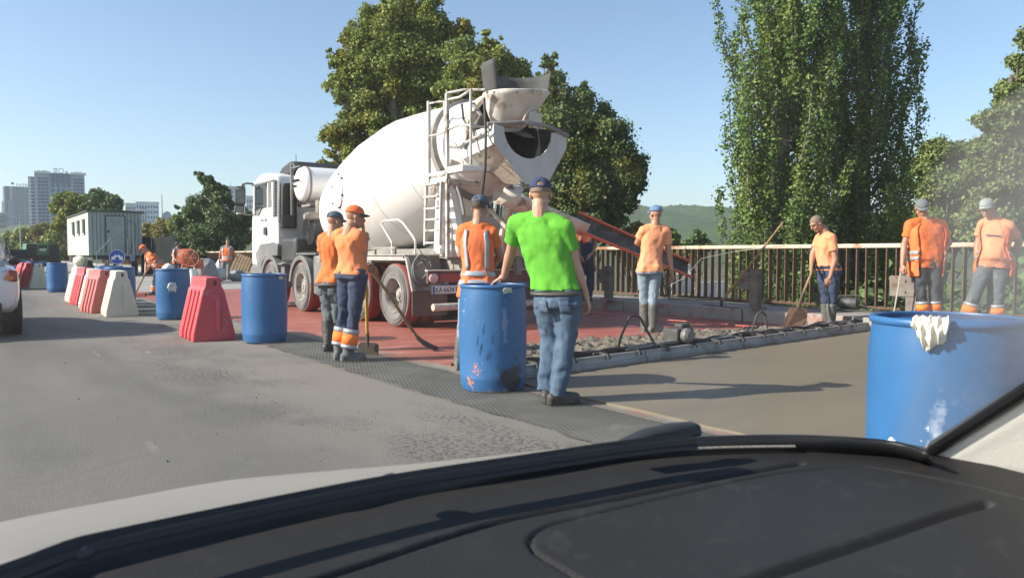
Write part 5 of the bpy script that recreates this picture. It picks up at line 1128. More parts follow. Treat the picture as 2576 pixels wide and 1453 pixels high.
# ================================================================== BARRELS
BLU = M('barrel_blue', (.028, .125, .30), (.023, .105, .255), rough=.42, scale=2.5, bump=.06, bscale=30, c3=(.10, .18, .40), s3=6, t3=(.62, .72), spec=.5)
BLUD = M('barrel_blue_stained', (.03, .12, .33), (.025, .10, .28), rough=.5, scale=2.5, bump=.1, bscale=30, c3=(.03, .045, .075), s3=2.2, t3=(.55, .68))
BIN = M('barrel_inside', (.02, .045, .13), (.03, .05, .12), rough=.6, scale=4)
def stain(m, spots):
    """irregular stains with a shape of their own: (centre, radius, stretch xyz, colour, noise scale, threshold, softness)"""
    m = m.copy(); N = m.node_tree.nodes; L = m.node_tree.links; b = N['Principled BSDF']; lk = b.inputs['Base Color'].links; col = lk[0].from_socket; tc = N.new('ShaderNodeTexCoord')
    for (c, R_, st, colr, ns, th, sf) in spots:
        sb = N.new('ShaderNodeVectorMath'); sb.operation = 'SUBTRACT'; L.new(tc.outputs['Object'], sb.inputs[0]); sb.inputs[1].default_value = tuple(c); ml = N.new('ShaderNodeVectorMath'); ml.operation = 'MULTIPLY'; L.new(sb.outputs[0], ml.inputs[0]); ml.inputs[1].default_value = st
        ln = N.new('ShaderNodeVectorMath'); ln.operation = 'LENGTH'; L.new(ml.outputs[0], ln.inputs[0]); mr = N.new('ShaderNodeMapRange'); mr.inputs[1].default_value = R_; mr.inputs[2].default_value = 0; mr.inputs[3].default_value = -.5; mr.inputs[4].default_value = .5; L.new(ln.outputs['Value'], mr.inputs[0])
        nz = N.new('ShaderNodeTexNoise'); nz.inputs['Scale'].default_value = ns; nz.inputs['Detail'].default_value = 7; nz.inputs['Roughness'].default_value = .65; L.new(tc.outputs['Object'], nz.inputs['Vector']); ad = N.new('ShaderNodeMath'); ad.operation = 'ADD'; L.new(mr.outputs[0], ad.inputs[0]); L.new(nz.outputs[0], ad.inputs[1])
        m2 = N.new('ShaderNodeMapRange'); m2.inputs[1].default_value = th; m2.inputs[2].default_value = th+sf; L.new(ad.outputs[0], m2.inputs[0]); mx = N.new('ShaderNodeMix'); mx.data_type = 'RGBA'; L.new(m2.outputs[0], mx.inputs[0]); L.new(col, mx.inputs[6]); mx.inputs[7].default_value = (*colr, 1); col = mx.outputs[2]
    L.new(col, b.inputs['Base Color']); return m
def barrel(label, x, y, mat=BLU, rz=0., sc=1.):
    r = thing('barrel', label, 'barrel', (x, y, 0), rz, 'blue plastic barrels marking the work zone'); b = MB()
    pf = [(.02, .012), (.24, .008), (.272, .02), (.285, .06), (.292, .12), (.294, .13), (.292, .14), (.298, .40), (.299, .55), (.296, .75), (.288, .86), (.283, .895), (.283, .905)]
    b.lathe(pf, 48, None); b.build('shell', mat, r, world=False, smooth=50)
    b = MB(); b.lathe([(.282, .898), (.292, .903), (.295, .914), (.293, .927), (.286, .932), (.273, .931), (.269, .92), (.268, .90)], 48, None, cap=False); b.build('rim', mat, r, world=False, smooth=60)
    b = MB(); b.lathe([(.268, .925), (.266, .5), (.26, .25), (.02, .22)], 40, None, cap=False); b.build('inside', BIN, r, world=False, smooth=60)
    return r
def patch_on(r, name, mat, th, z, w_, h_, jag=0., off=.004, seed=1):
    """thin irregular patch following the barrel wall; th is the bearing from the barrel towards the patch"""
    rr = random.Random(seed); b = MB(); n = 10; rows = []
    for i in range(5):
        v = i/4; row = []
        for k in range(n+1):
            u = k/n; ww = w_*(1-jag*abs(v-.5)*rr.uniform(.2, 1.2)); a = th+(u-.5)*ww/.295
            R_ = .299+off+(rr.uniform(0, .012) if jag else 0); row.append(V((R_*math.cos(a), R_*math.sin(a), z+(v-.5)*h_+rr.uniform(-1, 1)*h_*jag*.12)))
        rows.append(row)
    b.loft(rows, cap=False, closed=False); return b.build(name, mat, r, world=False, smooth=60, solid=.003)
LBL = M('label_paper', (.60, .60, .55), (.45, .45, .40), rough=.8, scale=14, bump=.5, bscale=40)
def facing(x, y, deg=0.): return math.atan2(-y, -x)+rad(deg)
br = lambda px, py, k=.29: (lambda p: (p.x+k*p.x/math.hypot(p.x, p.y), p.y+k*p.y/math.hypot(p.x, p.y)))(G(px, py))
x, y = br(1240, 993); b1 = barrel('large scuffed blue barrel with orange splashes and dark stain under the leaning hand', x, y, BLU)
f = facing(x, y); patch_on(b1, 'torn_label', LBL, f+.42*1, .885, .09, .045, .8, .006, 3)
def wallp(a, z, R_=.297): return (R_*math.cos(a), R_*math.sin(a), z)
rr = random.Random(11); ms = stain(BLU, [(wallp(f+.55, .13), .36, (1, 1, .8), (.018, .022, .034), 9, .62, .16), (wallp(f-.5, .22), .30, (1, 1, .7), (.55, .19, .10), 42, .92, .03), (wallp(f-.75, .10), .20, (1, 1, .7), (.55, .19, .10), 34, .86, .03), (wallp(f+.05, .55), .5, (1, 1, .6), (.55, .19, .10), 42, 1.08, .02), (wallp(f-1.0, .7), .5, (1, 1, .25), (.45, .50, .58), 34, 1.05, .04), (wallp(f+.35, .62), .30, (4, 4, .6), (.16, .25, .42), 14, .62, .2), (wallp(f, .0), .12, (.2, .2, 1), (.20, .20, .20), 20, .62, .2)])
for ch in b1.children:
    if ch.name.startswith(('shell', 'rim')): ch.data.materials[0] = ms
for i in range(7):
    a = f-.45+.07*i+rr.uniform(-.03, .03); q = MB(); z = .45+rr.uniform(-.12, .12); q.tube([V((.3015*math.cos(a+e*.02), .3015*math.sin(a+e*.02), z+e*rr.uniform(.02, .05))) for e in (-1, 0, 1)], .0016, 4); q.build('scratch', M('scratch_dark', (.015, .03, .08), rough=.8), b1, world=False)
x, y = br(667, 866); b2 = barrel('clean blue barrel standing between red barrier and the two workers', x, y); patch_on(b2, 'torn_label', LBL, facing(x, y)+.75, .88, .07, .04, .8, .006, 4)
x, y = br(437, 805); b3 = barrel('blue barrel with torn white label behind the red barrier', x, y); patch_on(b3, 'torn_label', M('label_white', (.72, .72, .68), (.4, .42, .42), rough=.7, scale=10), facing(x, y)-.05, .60, .16, .16, .9, .01, 9)
x, y = br(145, 735); barrel('blue barrel beside the cream barrier near the green generator', x, y)
x, y = br(303, 786); barrel('blue barrel just behind the front cream barrier of the row of five', x, y)
x, y = br(276, 772); barrel('blue barrel half hidden behind its twin under the round sign', x, y)
x, y = br(90, 719); barrel('shaded blue barrel behind the cream barrier of the farther trio', x, y)
x, y = br(50, 708); barrel('blue barrel behind the red barriers of the farther trio', x, y)
p = AT(2380, 806, 3.2); br0 = barrel('nearest big blue barrel with a cream rag over its rim', p.x, p.y)
f = facing(p.x, p.y)
def rag():
    b = MB(); rr = random.Random(2); rows = []; m_ = 26; n_ = 22
    for i in range(n_+1):
        v = i/n_; row = []
        for k in range(m_+1):
            u = k/m_-.5; a = f-.16-u*.40*(1-.35*max(0, v-.35))
            fold = .012*math.sin(u*26+v*3)+.010*math.sin(u*47-v*5)+.014*noise.noise((u*9, v*7, 2))
            if v < .25: q = v/.25; R_ = .235+.068*q; z = .925+.022*math.sin(q*PI/2)+fold*.4
            else:
                q = (v-.25)/.75; edge = .125*(1-1.5*u*u+.10*math.sin(u*9)); R_ = .305+.02*math.sin(q*PI)+max(0, fold); z = .945-edge*q
            row.append(V((p.x+R_*math.cos(a), p.y+R_*math.sin(a), z)))
        rows.append(row)
    b.loft(rows, cap=False, closed=False); o = b.build('rag', M('rag_cream', (.72, .68, .56), (.62, .58, .47), rough=.85, scale=8, bump=.4, bscale=60), smooth=80, solid=.004)
    tag(o, 'crumpled cream cloth rag hung over the rim of the nearest blue barrel', 'rag')
rag()
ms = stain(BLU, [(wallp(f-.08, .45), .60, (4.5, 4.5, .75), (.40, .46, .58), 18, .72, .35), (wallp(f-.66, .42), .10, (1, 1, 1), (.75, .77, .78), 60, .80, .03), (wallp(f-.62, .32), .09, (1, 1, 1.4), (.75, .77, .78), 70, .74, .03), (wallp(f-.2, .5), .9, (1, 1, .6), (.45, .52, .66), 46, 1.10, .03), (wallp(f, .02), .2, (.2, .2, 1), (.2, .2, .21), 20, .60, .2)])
for ch in br0.children:
    if ch.name.startswith(('shell', 'rim')): ch.data.materials[0] = ms
# ================================================================== PLASTIC BARRIERS
def barrier(label, x, y, mat, rz=0.):
    r = thing('plastic_barrier', label, 'barrier', (x, y, 0), rz, 'water-filled plastic barriers'); b = MB()
    full = [(.285, 0), (.285, .10), (.155, .66), (.150, .69), (.115, .75), (.105, .86), (.09, .875)]; L_ = .47
    def ringp(yy, ins, k=1.):
        P = []
        for (w_, z) in full: P.append(V((max(.05, w_-(ins if .0 <= z < .65 else ins*.0 if z > .68 else ins*.4))*k, yy, z)))
        return P+[V((-q.x, q.y, q.z)) for q in P[::-1]]
    ys = [(-L_, 0, .93), (-L_+.03, 0, 1), (-.36, 0, 1), (-.335, .095, 1), (-.235, .095, 1), (-.21, 0, 1), (-.115, 0, 1), (-.09, .095, 1), (.005, .095, 1), (.03, 0, 1), (.125, 0, 1), (.15, .095, 1), (.245, .095, 1), (.27, 0, 1), (L_-.03, 0, 1), (L_, 0, .93)]
    b.loft([ringp(a, i, k) for a, i, k in ys]); b.build('body', mat, r, world=False, smooth=25, bevel=.012)
    for e in (-1, 1):
        b = MB(); b.tube([(.06, e*(L_+.0), .14), (.06, e*(L_+.008), .52), (.06, e*L_, .60)], [.035, .032, .02], 10); b.build('coupling_tube', mat, r, world=False, smooth=50)
        b = MB(); b.ball((.06, e*(L_+.004), .60), (.055, .012, .055), 14, 6); b.build('coupling_boss', mat, r, world=False, smooth=60)
        b = MB(); q = [V((.02+.035*math.cos(a), e*(L_*.98), .80+.05*math.sin(a))) for a in [2*PI*k/14 for k in range(15)]]; b.tube(q, .011, 6); b.build('lifting_eye', mat, r, world=False)
    b = MB(); b.ball((.02, -L_*.985, .80), (.026, .02, .04), 10, 6); b.build('eye_recess', M('recess_dark', (.10, .02, .02), rough=.8), r, world=False)
    return r
RB = M('barrier_red', (.60, .072, .085), (.54, .06, .07), rough=.5, scale=3, bump=.08, bscale=40, c3=(.62, .20, .19), s3=3, t3=(.58, .72)); RB2 = M('barrier_faded_red', (.50, .14, .13), (.44, .12, .11), rough=.6, scale=3); CB = M('barrier_cream', (.72, .65, .50), (.66, .59, .45), rough=.5, scale=2, bump=.06, bscale=40, c3=(.50, .45, .36), s3=2, t3=(.6, .74))
barrier('bright red plastic barrier standing alone between two blue barrels', 2.83, 11.32, RB, rad(-2))
barrier('front cream plastic barrier of the row of five', 2.52, 16.62, CB, rad(-3)); barrier('faded red plastic barrier right behind the front cream one', 2.35, 17.85, RB2, rad(6))
barrier('middle cream plastic barrier between two red ones', 2.42, 19.2, CB, rad(-2)); barrier('bright red plastic barrier second from the far end of the row of five', 2.42, 20.65, RB, rad(3)); barrier('rearmost cream plastic barrier of the row of five', 2.45, 22.1, CB)
p = AT(97, 700, 27.0); barrier('cream plastic barrier of the farther trio', p.x, p.y, CB, rad(-2)); p = AT(72, 700, 28.6); barrier('nearer red plastic barrier of the farther trio', p.x, p.y, RB); p = AT(58, 700, 30.2); barrier('hindmost red plastic barrier of the farther trio', p.x, p.y, RB, rad(5))
# ================================================================== ROAD SIGN
def sign():
    p = AT(295, 646, 30); r = thing('road_sign', 'round blue road sign with two white arrows pointing down to either side', 'sign', (p.x, p.y, 0), -YAW+rad(20)); z = p.z; R_ = .285
    b = MB(); b.lathe([(R_, -.012), (R_, .012)], 40, axm((0, -.02, z), (0, -1, 0))); b.build('disc', M('sign_blue', (.02, .09, .42), (.018, .08, .38), rough=.35, scale=3), r, world=False)
    b = MB(); b.lathe([(R_-.016, .0125), (R_-.016, .016), (R_, .016), (R_, .0125)], 40, axm((0, -.02, z), (0, -1, 0)), cap=False); b.build('white_rim', M('sign_white', (.78, .78, .76), rough=.4), r, world=False)
    for s in (-1, 1):
        P = [(0.0, .06), (.04, .10), (.135, .0), (.175, .04), (.20, -.125), (.035, -.10), (.075, -.06), (.0, .0)]
        P = [(s*(.012+a), c) for a, c in P]; b = MB(); b.sheet([V((a, -.034, z+c)) for a, c in P], .004, (0, -1, 0)); b.build('arrow', M('sign_white', (.78, .78, .76)), r, world=False, smooth=0)
    b = MB(); b.tube([(0, .01, 0), (0, .01, z+.25)], .025, 8); b.build('post', M('post_grey', (.35, .35, .35), rough=.5, metal=.4), r, world=False)
    b = MB(); b.box((0, .01, .03), (.5, .5, .06)); b.build('foot', M('rubber_foot', (.04, .04, .04), rough=.8), r, world=False, bevel=.01)
sign()
# ================================================================== SITE CABIN
def cabin():
    p = AT(225, 640, 41.0); r = thing('site_cabin', 'pale green plank-clad site cabin on wheels with door, steps and three windows', 'cabin', (p.x, p.y, 0), 0); W_, L_, z0, z1 = 2.62, 9.8, 1.15, 3.50
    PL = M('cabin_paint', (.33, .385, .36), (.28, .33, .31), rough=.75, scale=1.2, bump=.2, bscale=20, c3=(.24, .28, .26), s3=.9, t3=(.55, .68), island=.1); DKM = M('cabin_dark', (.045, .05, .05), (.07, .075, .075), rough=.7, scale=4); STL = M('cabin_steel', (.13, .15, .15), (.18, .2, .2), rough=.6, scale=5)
    lbox(r, 'shell', (W_/2, L_/2, (z0+z1)/2), (W_-.04, L_-.04, z1-z0), DKM)
    n = 14; pw = W_/n
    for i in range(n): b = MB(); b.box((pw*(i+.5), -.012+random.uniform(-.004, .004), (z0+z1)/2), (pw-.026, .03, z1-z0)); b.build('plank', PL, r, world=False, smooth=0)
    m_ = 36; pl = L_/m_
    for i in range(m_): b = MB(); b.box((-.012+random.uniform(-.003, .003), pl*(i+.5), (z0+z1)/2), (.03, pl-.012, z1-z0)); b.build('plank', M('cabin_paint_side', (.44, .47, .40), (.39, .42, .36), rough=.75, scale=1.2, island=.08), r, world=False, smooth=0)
    b = MB(); b.loft([[V((x, y, z)) for x, z in ((-.12, z1), (-.12, z1+.06), (W_/2, z1+.14), (W_+.12, z1+.06), (W_+.12, z1))] for y in (-.12, L_+.1)]); b.build('roof', DKM, r, world=False, smooth=0)
    for y in (1.7, 4.0, 6.4):
        w1 = lbox(r, 'window', (-.03, y, 2.72), (.05, .85, .72), M('pane_dark', (.03, .04, .045), rough=.15))
        for dy, dz, sy, sz in ((-.45, 0, .07, .86), (.45, 0, .07, .86), (0, .39, .97, .07), (0, -.39, .97, .07), (0.05, 0, .04, .72)): lbox(w1, 'frame', (-.065, y+dy, 2.72+dz), (.05, sy, sz), DKM if dy == -.45 or dz == .39 else M('frame_white', (.6, .62, .6), rough=.6))
    dx = 1.28; d_ = lbox(r, 'door', (dx, -.045, 2.30), (.90, .03, 1.95), PL)
    for i in range(5): lbox(d_, 'door_plank', (dx-.45+.18*(i+.5), -.066, 2.30), (.165, .012, 1.93), PL)
    for a, c in ((-.47, 0), (.47, 0)): lbox(r, 'door_frame', (dx+a, -.06, 2.30), (.04, .05, 2.0), DKM)
    lbox(r, 'door_frame', (dx, -.06, 3.30), (.98, .05, .04), DKM); lbox(d_, 'handle', (dx-.36, -.10, 2.45), (.08, .06, .14), DKM)
    for i in range(5): lbox(r, 'step', (.42+.155*i, -.55, .25+.19*i), (.26, .62, .03), STL)
    for y in (-.86, -.24): b = MB(); b.bar((.30, y, .15), (1.1, y, 1.1), .04, .10); b.build('stringer', STL, r, world=False)
    b = MB(); b.tube([(.22, -.86, .2), (.24, -.86, 1.25), (.98, -.86, 2.08), (2.05, -.86, 2.08), (2.05, -.86, 1.15)], .02, 6); b.build('handrail', STL, r, world=False)
    b = MB(); b.tube([(.98, -.86, 2.08), (.98, -.86, 1.1)], .02, 6); b.build('handrail', STL, r, world=False); b = MB(); b.tube([(1.75, -.86, 2.08), (1.75, -.86, 1.1)], .02, 6); b.build('handrail', STL, r, world=False)
    lbox(r, 'landing', (1.5, -.55, 1.12), (1.15, .68, .04), STL); lbox(r, 'underframe', (W_/2, L_/2, 1.03), (W_-.3, L_-.2, .22), DKM)
    for y in (1.4, 7.8):
        for x in (.18, W_-.18): b = MB(); b.lathe([(.1, -.11), (.40, -.11), (.44, -.08), (.44, .08), (.40, .11), (.25, .11), (.22, .05), (.02, .05)], 24, axm((x, y, .44), (-1, 0, 0))); b.build('wheel', M('tyre_black', (.03, .03, .03), (.06, .06, .058), rough=.85, scale=6), r, world=False, smooth=40)
        lbox(r, 'axle', (W_/2, y, .44), (W_-.3, .12, .12), DKM)
    lbox(r, 'tool_box', (-.1, 3.2, .75), (.5, 1.6, .5), PL); b = MB(); b.ball((-.35, 1.2, .85), (.32, .6, .28), 16, 8); b.build('wheel_guard', M('guard_cream', (.62, .60, .50), rough=.6), r, world=False)
    b = MB(); b.tube([(1.9, -.05, 3.1), (2.3, -.06, 2.9), (2.28, -.08, 2.2), (2.2, -.1, 1.9), (1.8, -.4, 1.0), (2.2, -1.2, .05)], .012, 5); b.build('cable', DKM, r, world=False)
    lbox(r, 'switch_box', (1.95, -.88, 1.0), (.22, .12, .34), M('switch_blue', (.16, .26, .40), rough=.6))
cabin()
# dark tarpaulin screen beside the cabin
def tarp():
    a, c = AT(356, 640, 43), AT(441, 640, 40); r = thing('tarpaulin_screen', 'dark grey tarpaulin stretched on posts to the right of the cabin', 'screen', (a.x, a.y, 0)); b = MB(); rows = []
    for i in range(25):
        u = i/24; p = a.lerp(c, u); row = []
        for j in range(9): v = j/8; q = .05*math.sin(u*14+v*3)+.04*noise.noise((u*5, v*4, 1)); row.append(V((p.x+q*.5, p.y+q, .1+v*(2.10-.10*math.sin(u*PI)))))
        rows.append(row)
    b.loft(rows, cap=False, closed=False); b.build('tarpaulin', M('tarp_dark', (.016, .020, .021), (.022, .026, .027), spec=.05, rough=.9, scale=2, bump=.2, bscale=15), r, smooth=70, solid=.01)
    for u in (0, .33, .66, 1): p = a.lerp(c, u); q = MB(); q.tube([V((p.x, p.y+.06, 0)), V((p.x, p.y+.06, 2.25))], .03, 6); q.build('post', M('cabin_steel', (.13, .15, .15)), r)
tarp()
# green generator trailer
def generator():
    p = AT(108, 640, 49); r = thing('generator_trailer', 'green and black towed generator standing behind the blue barrels', 'generator', (p.x, p.y, 0), 0); GN = M('gen_green', (.05, .17, .085), (.045, .14, .07), rough=.5, scale=2); BKK = M('gen_black', (.02, .022, .024), (.035, .036, .038), rough=.6, scale=3)
    b = MB(); b.loft([[V((x, y, z)) for x, z in ((-.98, .62), (-.92, 1.80), (-.86, 1.90), (.86, 1.90), (.92, 1.80), (1.02, .62))] for y in (0, 3.2)]); b.build('body', GN, r, world=False, smooth=25, bevel=.05)
    for x in (-.62, .62): lbox(r, 'black_panel', (x, -.03, 1.25), (.55, .05, 1.2), BKK)
    lbox(r, 'control_recess', (.0, -.03, 1.62), (.42, .05, .30), BKK); lbox(r, 'control_panel', (0, -.06, 1.50), (.38, .03, .16), M('panel_grey', (.5, .52, .52), rough=.5))
    for i in range(4): b = MB(); b.lathe([(.02, 0), (.02, .02)], 8, axm((-.13+.085*i, -.075, 1.5), (0, -1, 0))); b.build('gauge', M('gauge_red', (.5, .05, .04)) if i % 2 else BKK, r, world=False)
    lbox(r, 'lower_grille', (.0, -.03, .98), (.75, .05, .34), BKK); lbox(r, 'skirt', (0, 1.6, .52), (1.9, 3.1, .22), BKK)
    for x in (-.85, .85):
        b = MB(); b.lathe([(.1, -.09), (.30, -.09), (.33, -.06), (.33, .06), (.30, .09), (.15, .06), (.02, .06)], 20, axm((x, 1.6, .33), (-1, 0, 0))); b.build('wheel', M('tyre_black', (.03, .03, .03)), r, world=False)
    lbox(r, 'tail_lamp', (-.75, -.06, .66), (.3, .05, .1), M('lamp_red', (.5, .03, .03), rough=.3))
generator()
def lamp():
    X_, Y_ = 10.4, 186.; q = OX(53, 640, X_); r = thing('street_lamp', 'grey street lamp with a long arm behind the green generator', 'lamp', (X_, q.y, 0)); m_ = M('lamp_steel', (.42, .44, .44), (.36, .38, .38), rough=.5, metal=.4, scale=.5); h = CAMH+86*DEP(q)/FOC
    b = MB(); b.tube([(X_, q.y, 0), (X_, q.y, h*.9), (X_, q.y, h)], [.14, .10, .09], 8); b.build('pole', m_, r); b = MB(); b.tube([(X_, q.y, h-.1), (X_-.8, q.y, h+.25), (X_-5.0, q.y, h+.3)], [.09, .08, .06], 8); b.build('arm', m_, r); b = MB(); b.box((X_-5.3, q.y, h+.28), (1.2, .4, .16)); b.build('luminaire', M('lum', (.2, .2, .21), rough=.5), r, bevel=.05)
lamp()
# ================================================================== CARS AHEAD
def car(label, x, y, rz, paint, group='cars queueing in the lane', H_=1.62, W_=1.84, L_=4.4):
    r = thing('car', label, 'car', (x, y, 0), rz, group); BKP = M('car_black', (.02, .02, .021), (.03, .03, .03), rough=.6, scale=5); GLA = glass_mat('car_glass', (.015, .018, .02), .03, .2)
    st = [(0, .50, .92, .82, .70), (.04, .36, 1.02, .92, .80), (.25, .30, 1.08, .99, .86), (.6, .26, 1.10, 1.0, .90), (1.1, .24, 1.10, 1.0, .9), (2.6, .24, 1.06, 1.0, .9), (3.3, .24, 1.02, 1.0, .88), (3.9, .26, .92, .96, .82), (4.3, .34, .78, .85, .7), (4.4, .46, .66, .7, .6)]
    def sec(y_, lo, hi, k, kt): w_ = W_/2; P = [(w_*k*.86, lo), (w_*k*.97, lo+.10), (w_*k, (lo+hi)/2), (w_*k*.985, hi-.14), (w_*kt*1.03, hi)]; return [V((a, y_, z)) for a, z in P]+[V((-a, y_, z)) for a, z in P[::-1]]
    b = MB(); b.loft([sec(*s) for s in st]); b.build('body', paint, r, world=False, smooth=50, sub=1)
    b = MB(); cab = [(.12, 1.04, 1.08, .82, .80), (.30, 1.04, 1.42, .84, .70), (.55, 1.04, H_-.04, .86, .66), (1.2, 1.04, H_, .87, .66), (2.0, 1.02, H_-.03, .87, .66), (2.5, 1.0, 1.42, .86, .70), (3.15, .98, 1.06, .84, .80)]
    b.loft([[V((W_/2*q1, y_, lo)), V((W_/2*(q1*.5+q2*.5)*1.02, y_, (lo+hi)/2)), V((W_/2*q2, y_, hi-.02)), V((W_/2*q2*.8, y_, hi)), V((-W_/2*q2*.8, y_, hi)), V((-W_/2*q2, y_, hi-.02)), V((-W_/2*(q1*.5+q2*.5)*1.02, y_, (lo+hi)/2)), V((-W_/2*q1, y_, lo))] for y_, lo, hi, q1, q2 in cab]); b.build('cabin_shell', paint, r, world=False, smooth=50, sub=1)
    b = MB(); b.sheet([V((a, .185+c*.0, z)) if 0 else V((a, .07+.32*(z-1.05), z)) for a, z in ((-.66, 1.12), (.66, 1.12), (.54, 1.50), (-.54, 1.50))], .01, (0, -1, .3)); b.build('rear_window', GLA, r, world=False)
    for s in (-1, 1):
        b = MB(); b.sheet([V((s*(W_/2*.86-.16*(z-1.08)+.02), y_, z)) for y_, z in ((.55, 1.12), (.75, 1.46), (2.0, 1.48), (2.7, 1.12))], .012, (s, 0, 0)); b.build('side_window', GLA, r, world=False)
        b = MB(); b.loft([[V((s*(W_/2*k), y_, z)) for z, k in ((.80, .93), (.96, .93), (.98, .80), (.82, .80))] for y_ in (-.005, .30)]); tl = b.build('tail_light', M('tail_lens', (.30, .035, .03), (.20, .06, .05), rough=.15, scale=12, coat=.5), r, world=False, bevel=.02)
        lbox(tl, 'indicator', (s*W_/2*.82, -.01, .86), (.10, .02, .06), M('amber', (.6, .18, .03), rough=.2))
        for y_ in (.78, 3.45):
            b = MB(); b.lathe([(.20, -.11), (.31, -.11), (.34, -.08), (.34, .08), (.31, .11), (.22, .10), (.20, .05), (.02, .06)], 28, axm((s*(W_/2-.12), y_, .34), (s, 0, 0))); b.build('wheel', M('tyre_black', (.03, .03, .03)), r, world=False, smooth=40)
            b = MB(); b.lathe([(.36, -.02), (.40, -.02), (.41, .04), (.36, .05)], 24, axm((s*(W_/2-.035), y_, .36), (s, 0, 0)), cap=False); b.build('arch_trim', BKP, r, world=False)
        b = MB(); b.ball((s*(W_/2+.08), 2.75, 1.08), (.10, .06, .07), 10, 8); b.build('wing_mirror', BKP, r, world=False)
    lbox(r, 'lower_bumper', (0, .12, .40), (W_*.72, .26, .24), BKP, .04); lbox(r, 'number_plate', (0, -.01, .72), (.52, .02, .11), M('plate_white', (.7, .7, .68)))
    lbox(r, 'underbody', (0, 2.2, .30), (W_*.8, 3.9, .12), BKP)
    return r
PW = M('car_white', (.70, .70, .70), (.68, .68, .68), rough=.22, coat=.6, scale=2)
car('white compact sport utility car ahead in the lane, casting a long shadow', -.19, 12.9, rad(1), PW)
car('silver car farther ahead in the lane beyond the white one', .62, 30.5, 0, M('car_silver', (.42, .44, .46), (.40, .42, .44), rough=.25, metal=.5, coat=.5, scale=2), H_=1.5)
p = AT(42, 640, 47); car('black car standing by the barrels near the green generator', p.x, p.y, 0, M('car_paint_black', (.02, .021, .024), (.03, .03, .032), rough=.25, coat=.5, scale=2), 'cars near the work zone', H_=1.5)
# ================================================================== MIXER, SACKS, BUCKETS, PALLET
def mixer():
    p = AT(474, 700, 31.5); r = thing('drum_mixer', 'small orange drum mixer on a stand beside the far worker', 'mixer', (p.x, p.y, 0), -YAW); m_ = M('mixer_orange', (.55, .13, .05), (.42, .10, .05), rough=.6, scale=5, c3=(.40, .27, .20), s3=6); ax = V((-.8, -.25, .28)).normalized(); c = V((.0, 0, 1.05))
    b = MB(); b.lathe([(.16, -.30), (.30, -.22), (.37, -.05), (.38, .05), (.30, .28), (.22, .42), (.22, .44), (.20, .42)], 26, axm(c, ax), cap=False); b.lathe([(.02, -.31), (.16, -.30)], 26, axm(c, ax), cap=False); b.build('drum', m_, r, world=False, smooth=45)
    b = MB(); b.lathe([(.385, -.01), (.41, -.01), (.41, .04), (.385, .04)], 30, axm(c, ax), cap=False); b.build('ring_gear', m_, r, world=False)
    b = MB(); n = 28; b.tube([c+V((.28+.34*math.cos(2*PI*k/n), -.42, .34*math.sin(2*PI*k/n))) for k in range(n+1)], .022, 6)
    b.build('tilt_wheel', m_, r, world=False)
    for a in (0, PI/3, 2*PI/3): b = MB(); b.bar(c+V((.28+.34*math.cos(a), -.42, .34*math.sin(a))), c+V((.28-.34*math.cos(a), -.42, -.34*math.sin(a))), .03, .02); b.build('wheel_spoke', m_, r, world=False)
    for x in (-.35, .42):
        for y_ in (-.35, .35): b = MB(); b.bar((x*.5+.1, y_*.4, 1.0), (x*1.2+.1, y_*1.2, 0.02), .05, .05); b.build('leg', m_, r, world=False)
    b = MB(); b.box((.45, 0, .80), (.3, .3, .4)); b.build('motor_box', m_, r, world=False, bevel=.03)
mixer()
def blob(name, label, cat, px, py, d, dims, mat, seed, group=None, amp=.18, zoff=0.):
    p = AT(px, py, d); rr = random.Random(seed); b = MB(); n, m_ = 26, 16; rows = []
    for i in range(m_+1):
        ph = -PI/2+PI*i/m_; row = []
        for k in range(n):
            a = 2*PI*k/n; v = V((math.cos(ph)*math.cos(a), math.cos(ph)*math.sin(a), math.sin(ph))); q = 1+amp*noise.noise(v*1.7+V((seed*3.1, 0, 0)))+amp*.55*noise.noise(v*4.5+V((0, seed, 0)))+amp*.3*noise.noise(v*9)
            z = max(-.86, v.z*q); row.append(V((p.x, p.y, zoff))+V((v.x*q*dims[0]/2, v.y*q*dims[1]/2, (z+.86)*dims[2]/1.8)))
        rows.append(row)
    b.loft(rows); return tag(b.build(name, mat, smooth=55), label, cat, group)
SKG = M('bag_grey', (.20, .21, .22), (.28, .29, .30), rough=.45, scale=4, bump=.5, bscale=12); SKW = M('bag_white', (.66, .66, .63), (.55, .55, .53), rough=.6, scale=5, bump=.4, bscale=14)
blob('rubbish_bag', 'large grey plastic bag heaped beside the orange drum mixer', 'bag', 517, 680, 33, (1.0, .9, .98), SKG, 2)
blob('sack', 'white sack at the feet of the worker seen from behind', 'sack', 549, 680, 33.6, (.62, .5, .62), SKW, 5, 'sacks by the railing'); blob('sack', 'smaller white sack leaning behind the first one', 'sack', 557, 680, 35, (.6, .5, .95), SKW, 6, 'sacks by the railing'); blob('sack', 'pale grey sack right of the worker seen from behind', 'sack', 596, 680, 34, (.7, .55, .5), SKG, 9, 'sacks by the railing')
blob('sack', 'white plastic sack left of the orange mixer', 'sack', 425, 680, 34, (.7, .5, .75), SKW, 12, 'sacks by the mixer'); blob('sack', 'low white sack behind the sweeping worker', 'sack', 437, 680, 35, (.7, .5, .6), SKW, 13, 'sacks by the mixer')
def bucket(label, px, d, mat, rim, h=.34, rr_=.15):
    p = AT(px, 690, d); r = thing('bucket', label, 'bucket', (p.x, p.y, 0), 0, 'buckets by the mixer'); b = MB(); b.lathe([(rr_*.8, 0), (rr_, h), (rr_*.94, h), (rr_*.75, .02), (.01, .02)], 20, None, cap=False); b.build('shell', mat, r, world=False); b = MB(); b.lathe([(rr_, h-.04), (rr_*1.08, h-.03), (rr_*1.08, h), (rr_, h+.005)], 20, None, cap=False); b.build('rim', rim, r, world=False)
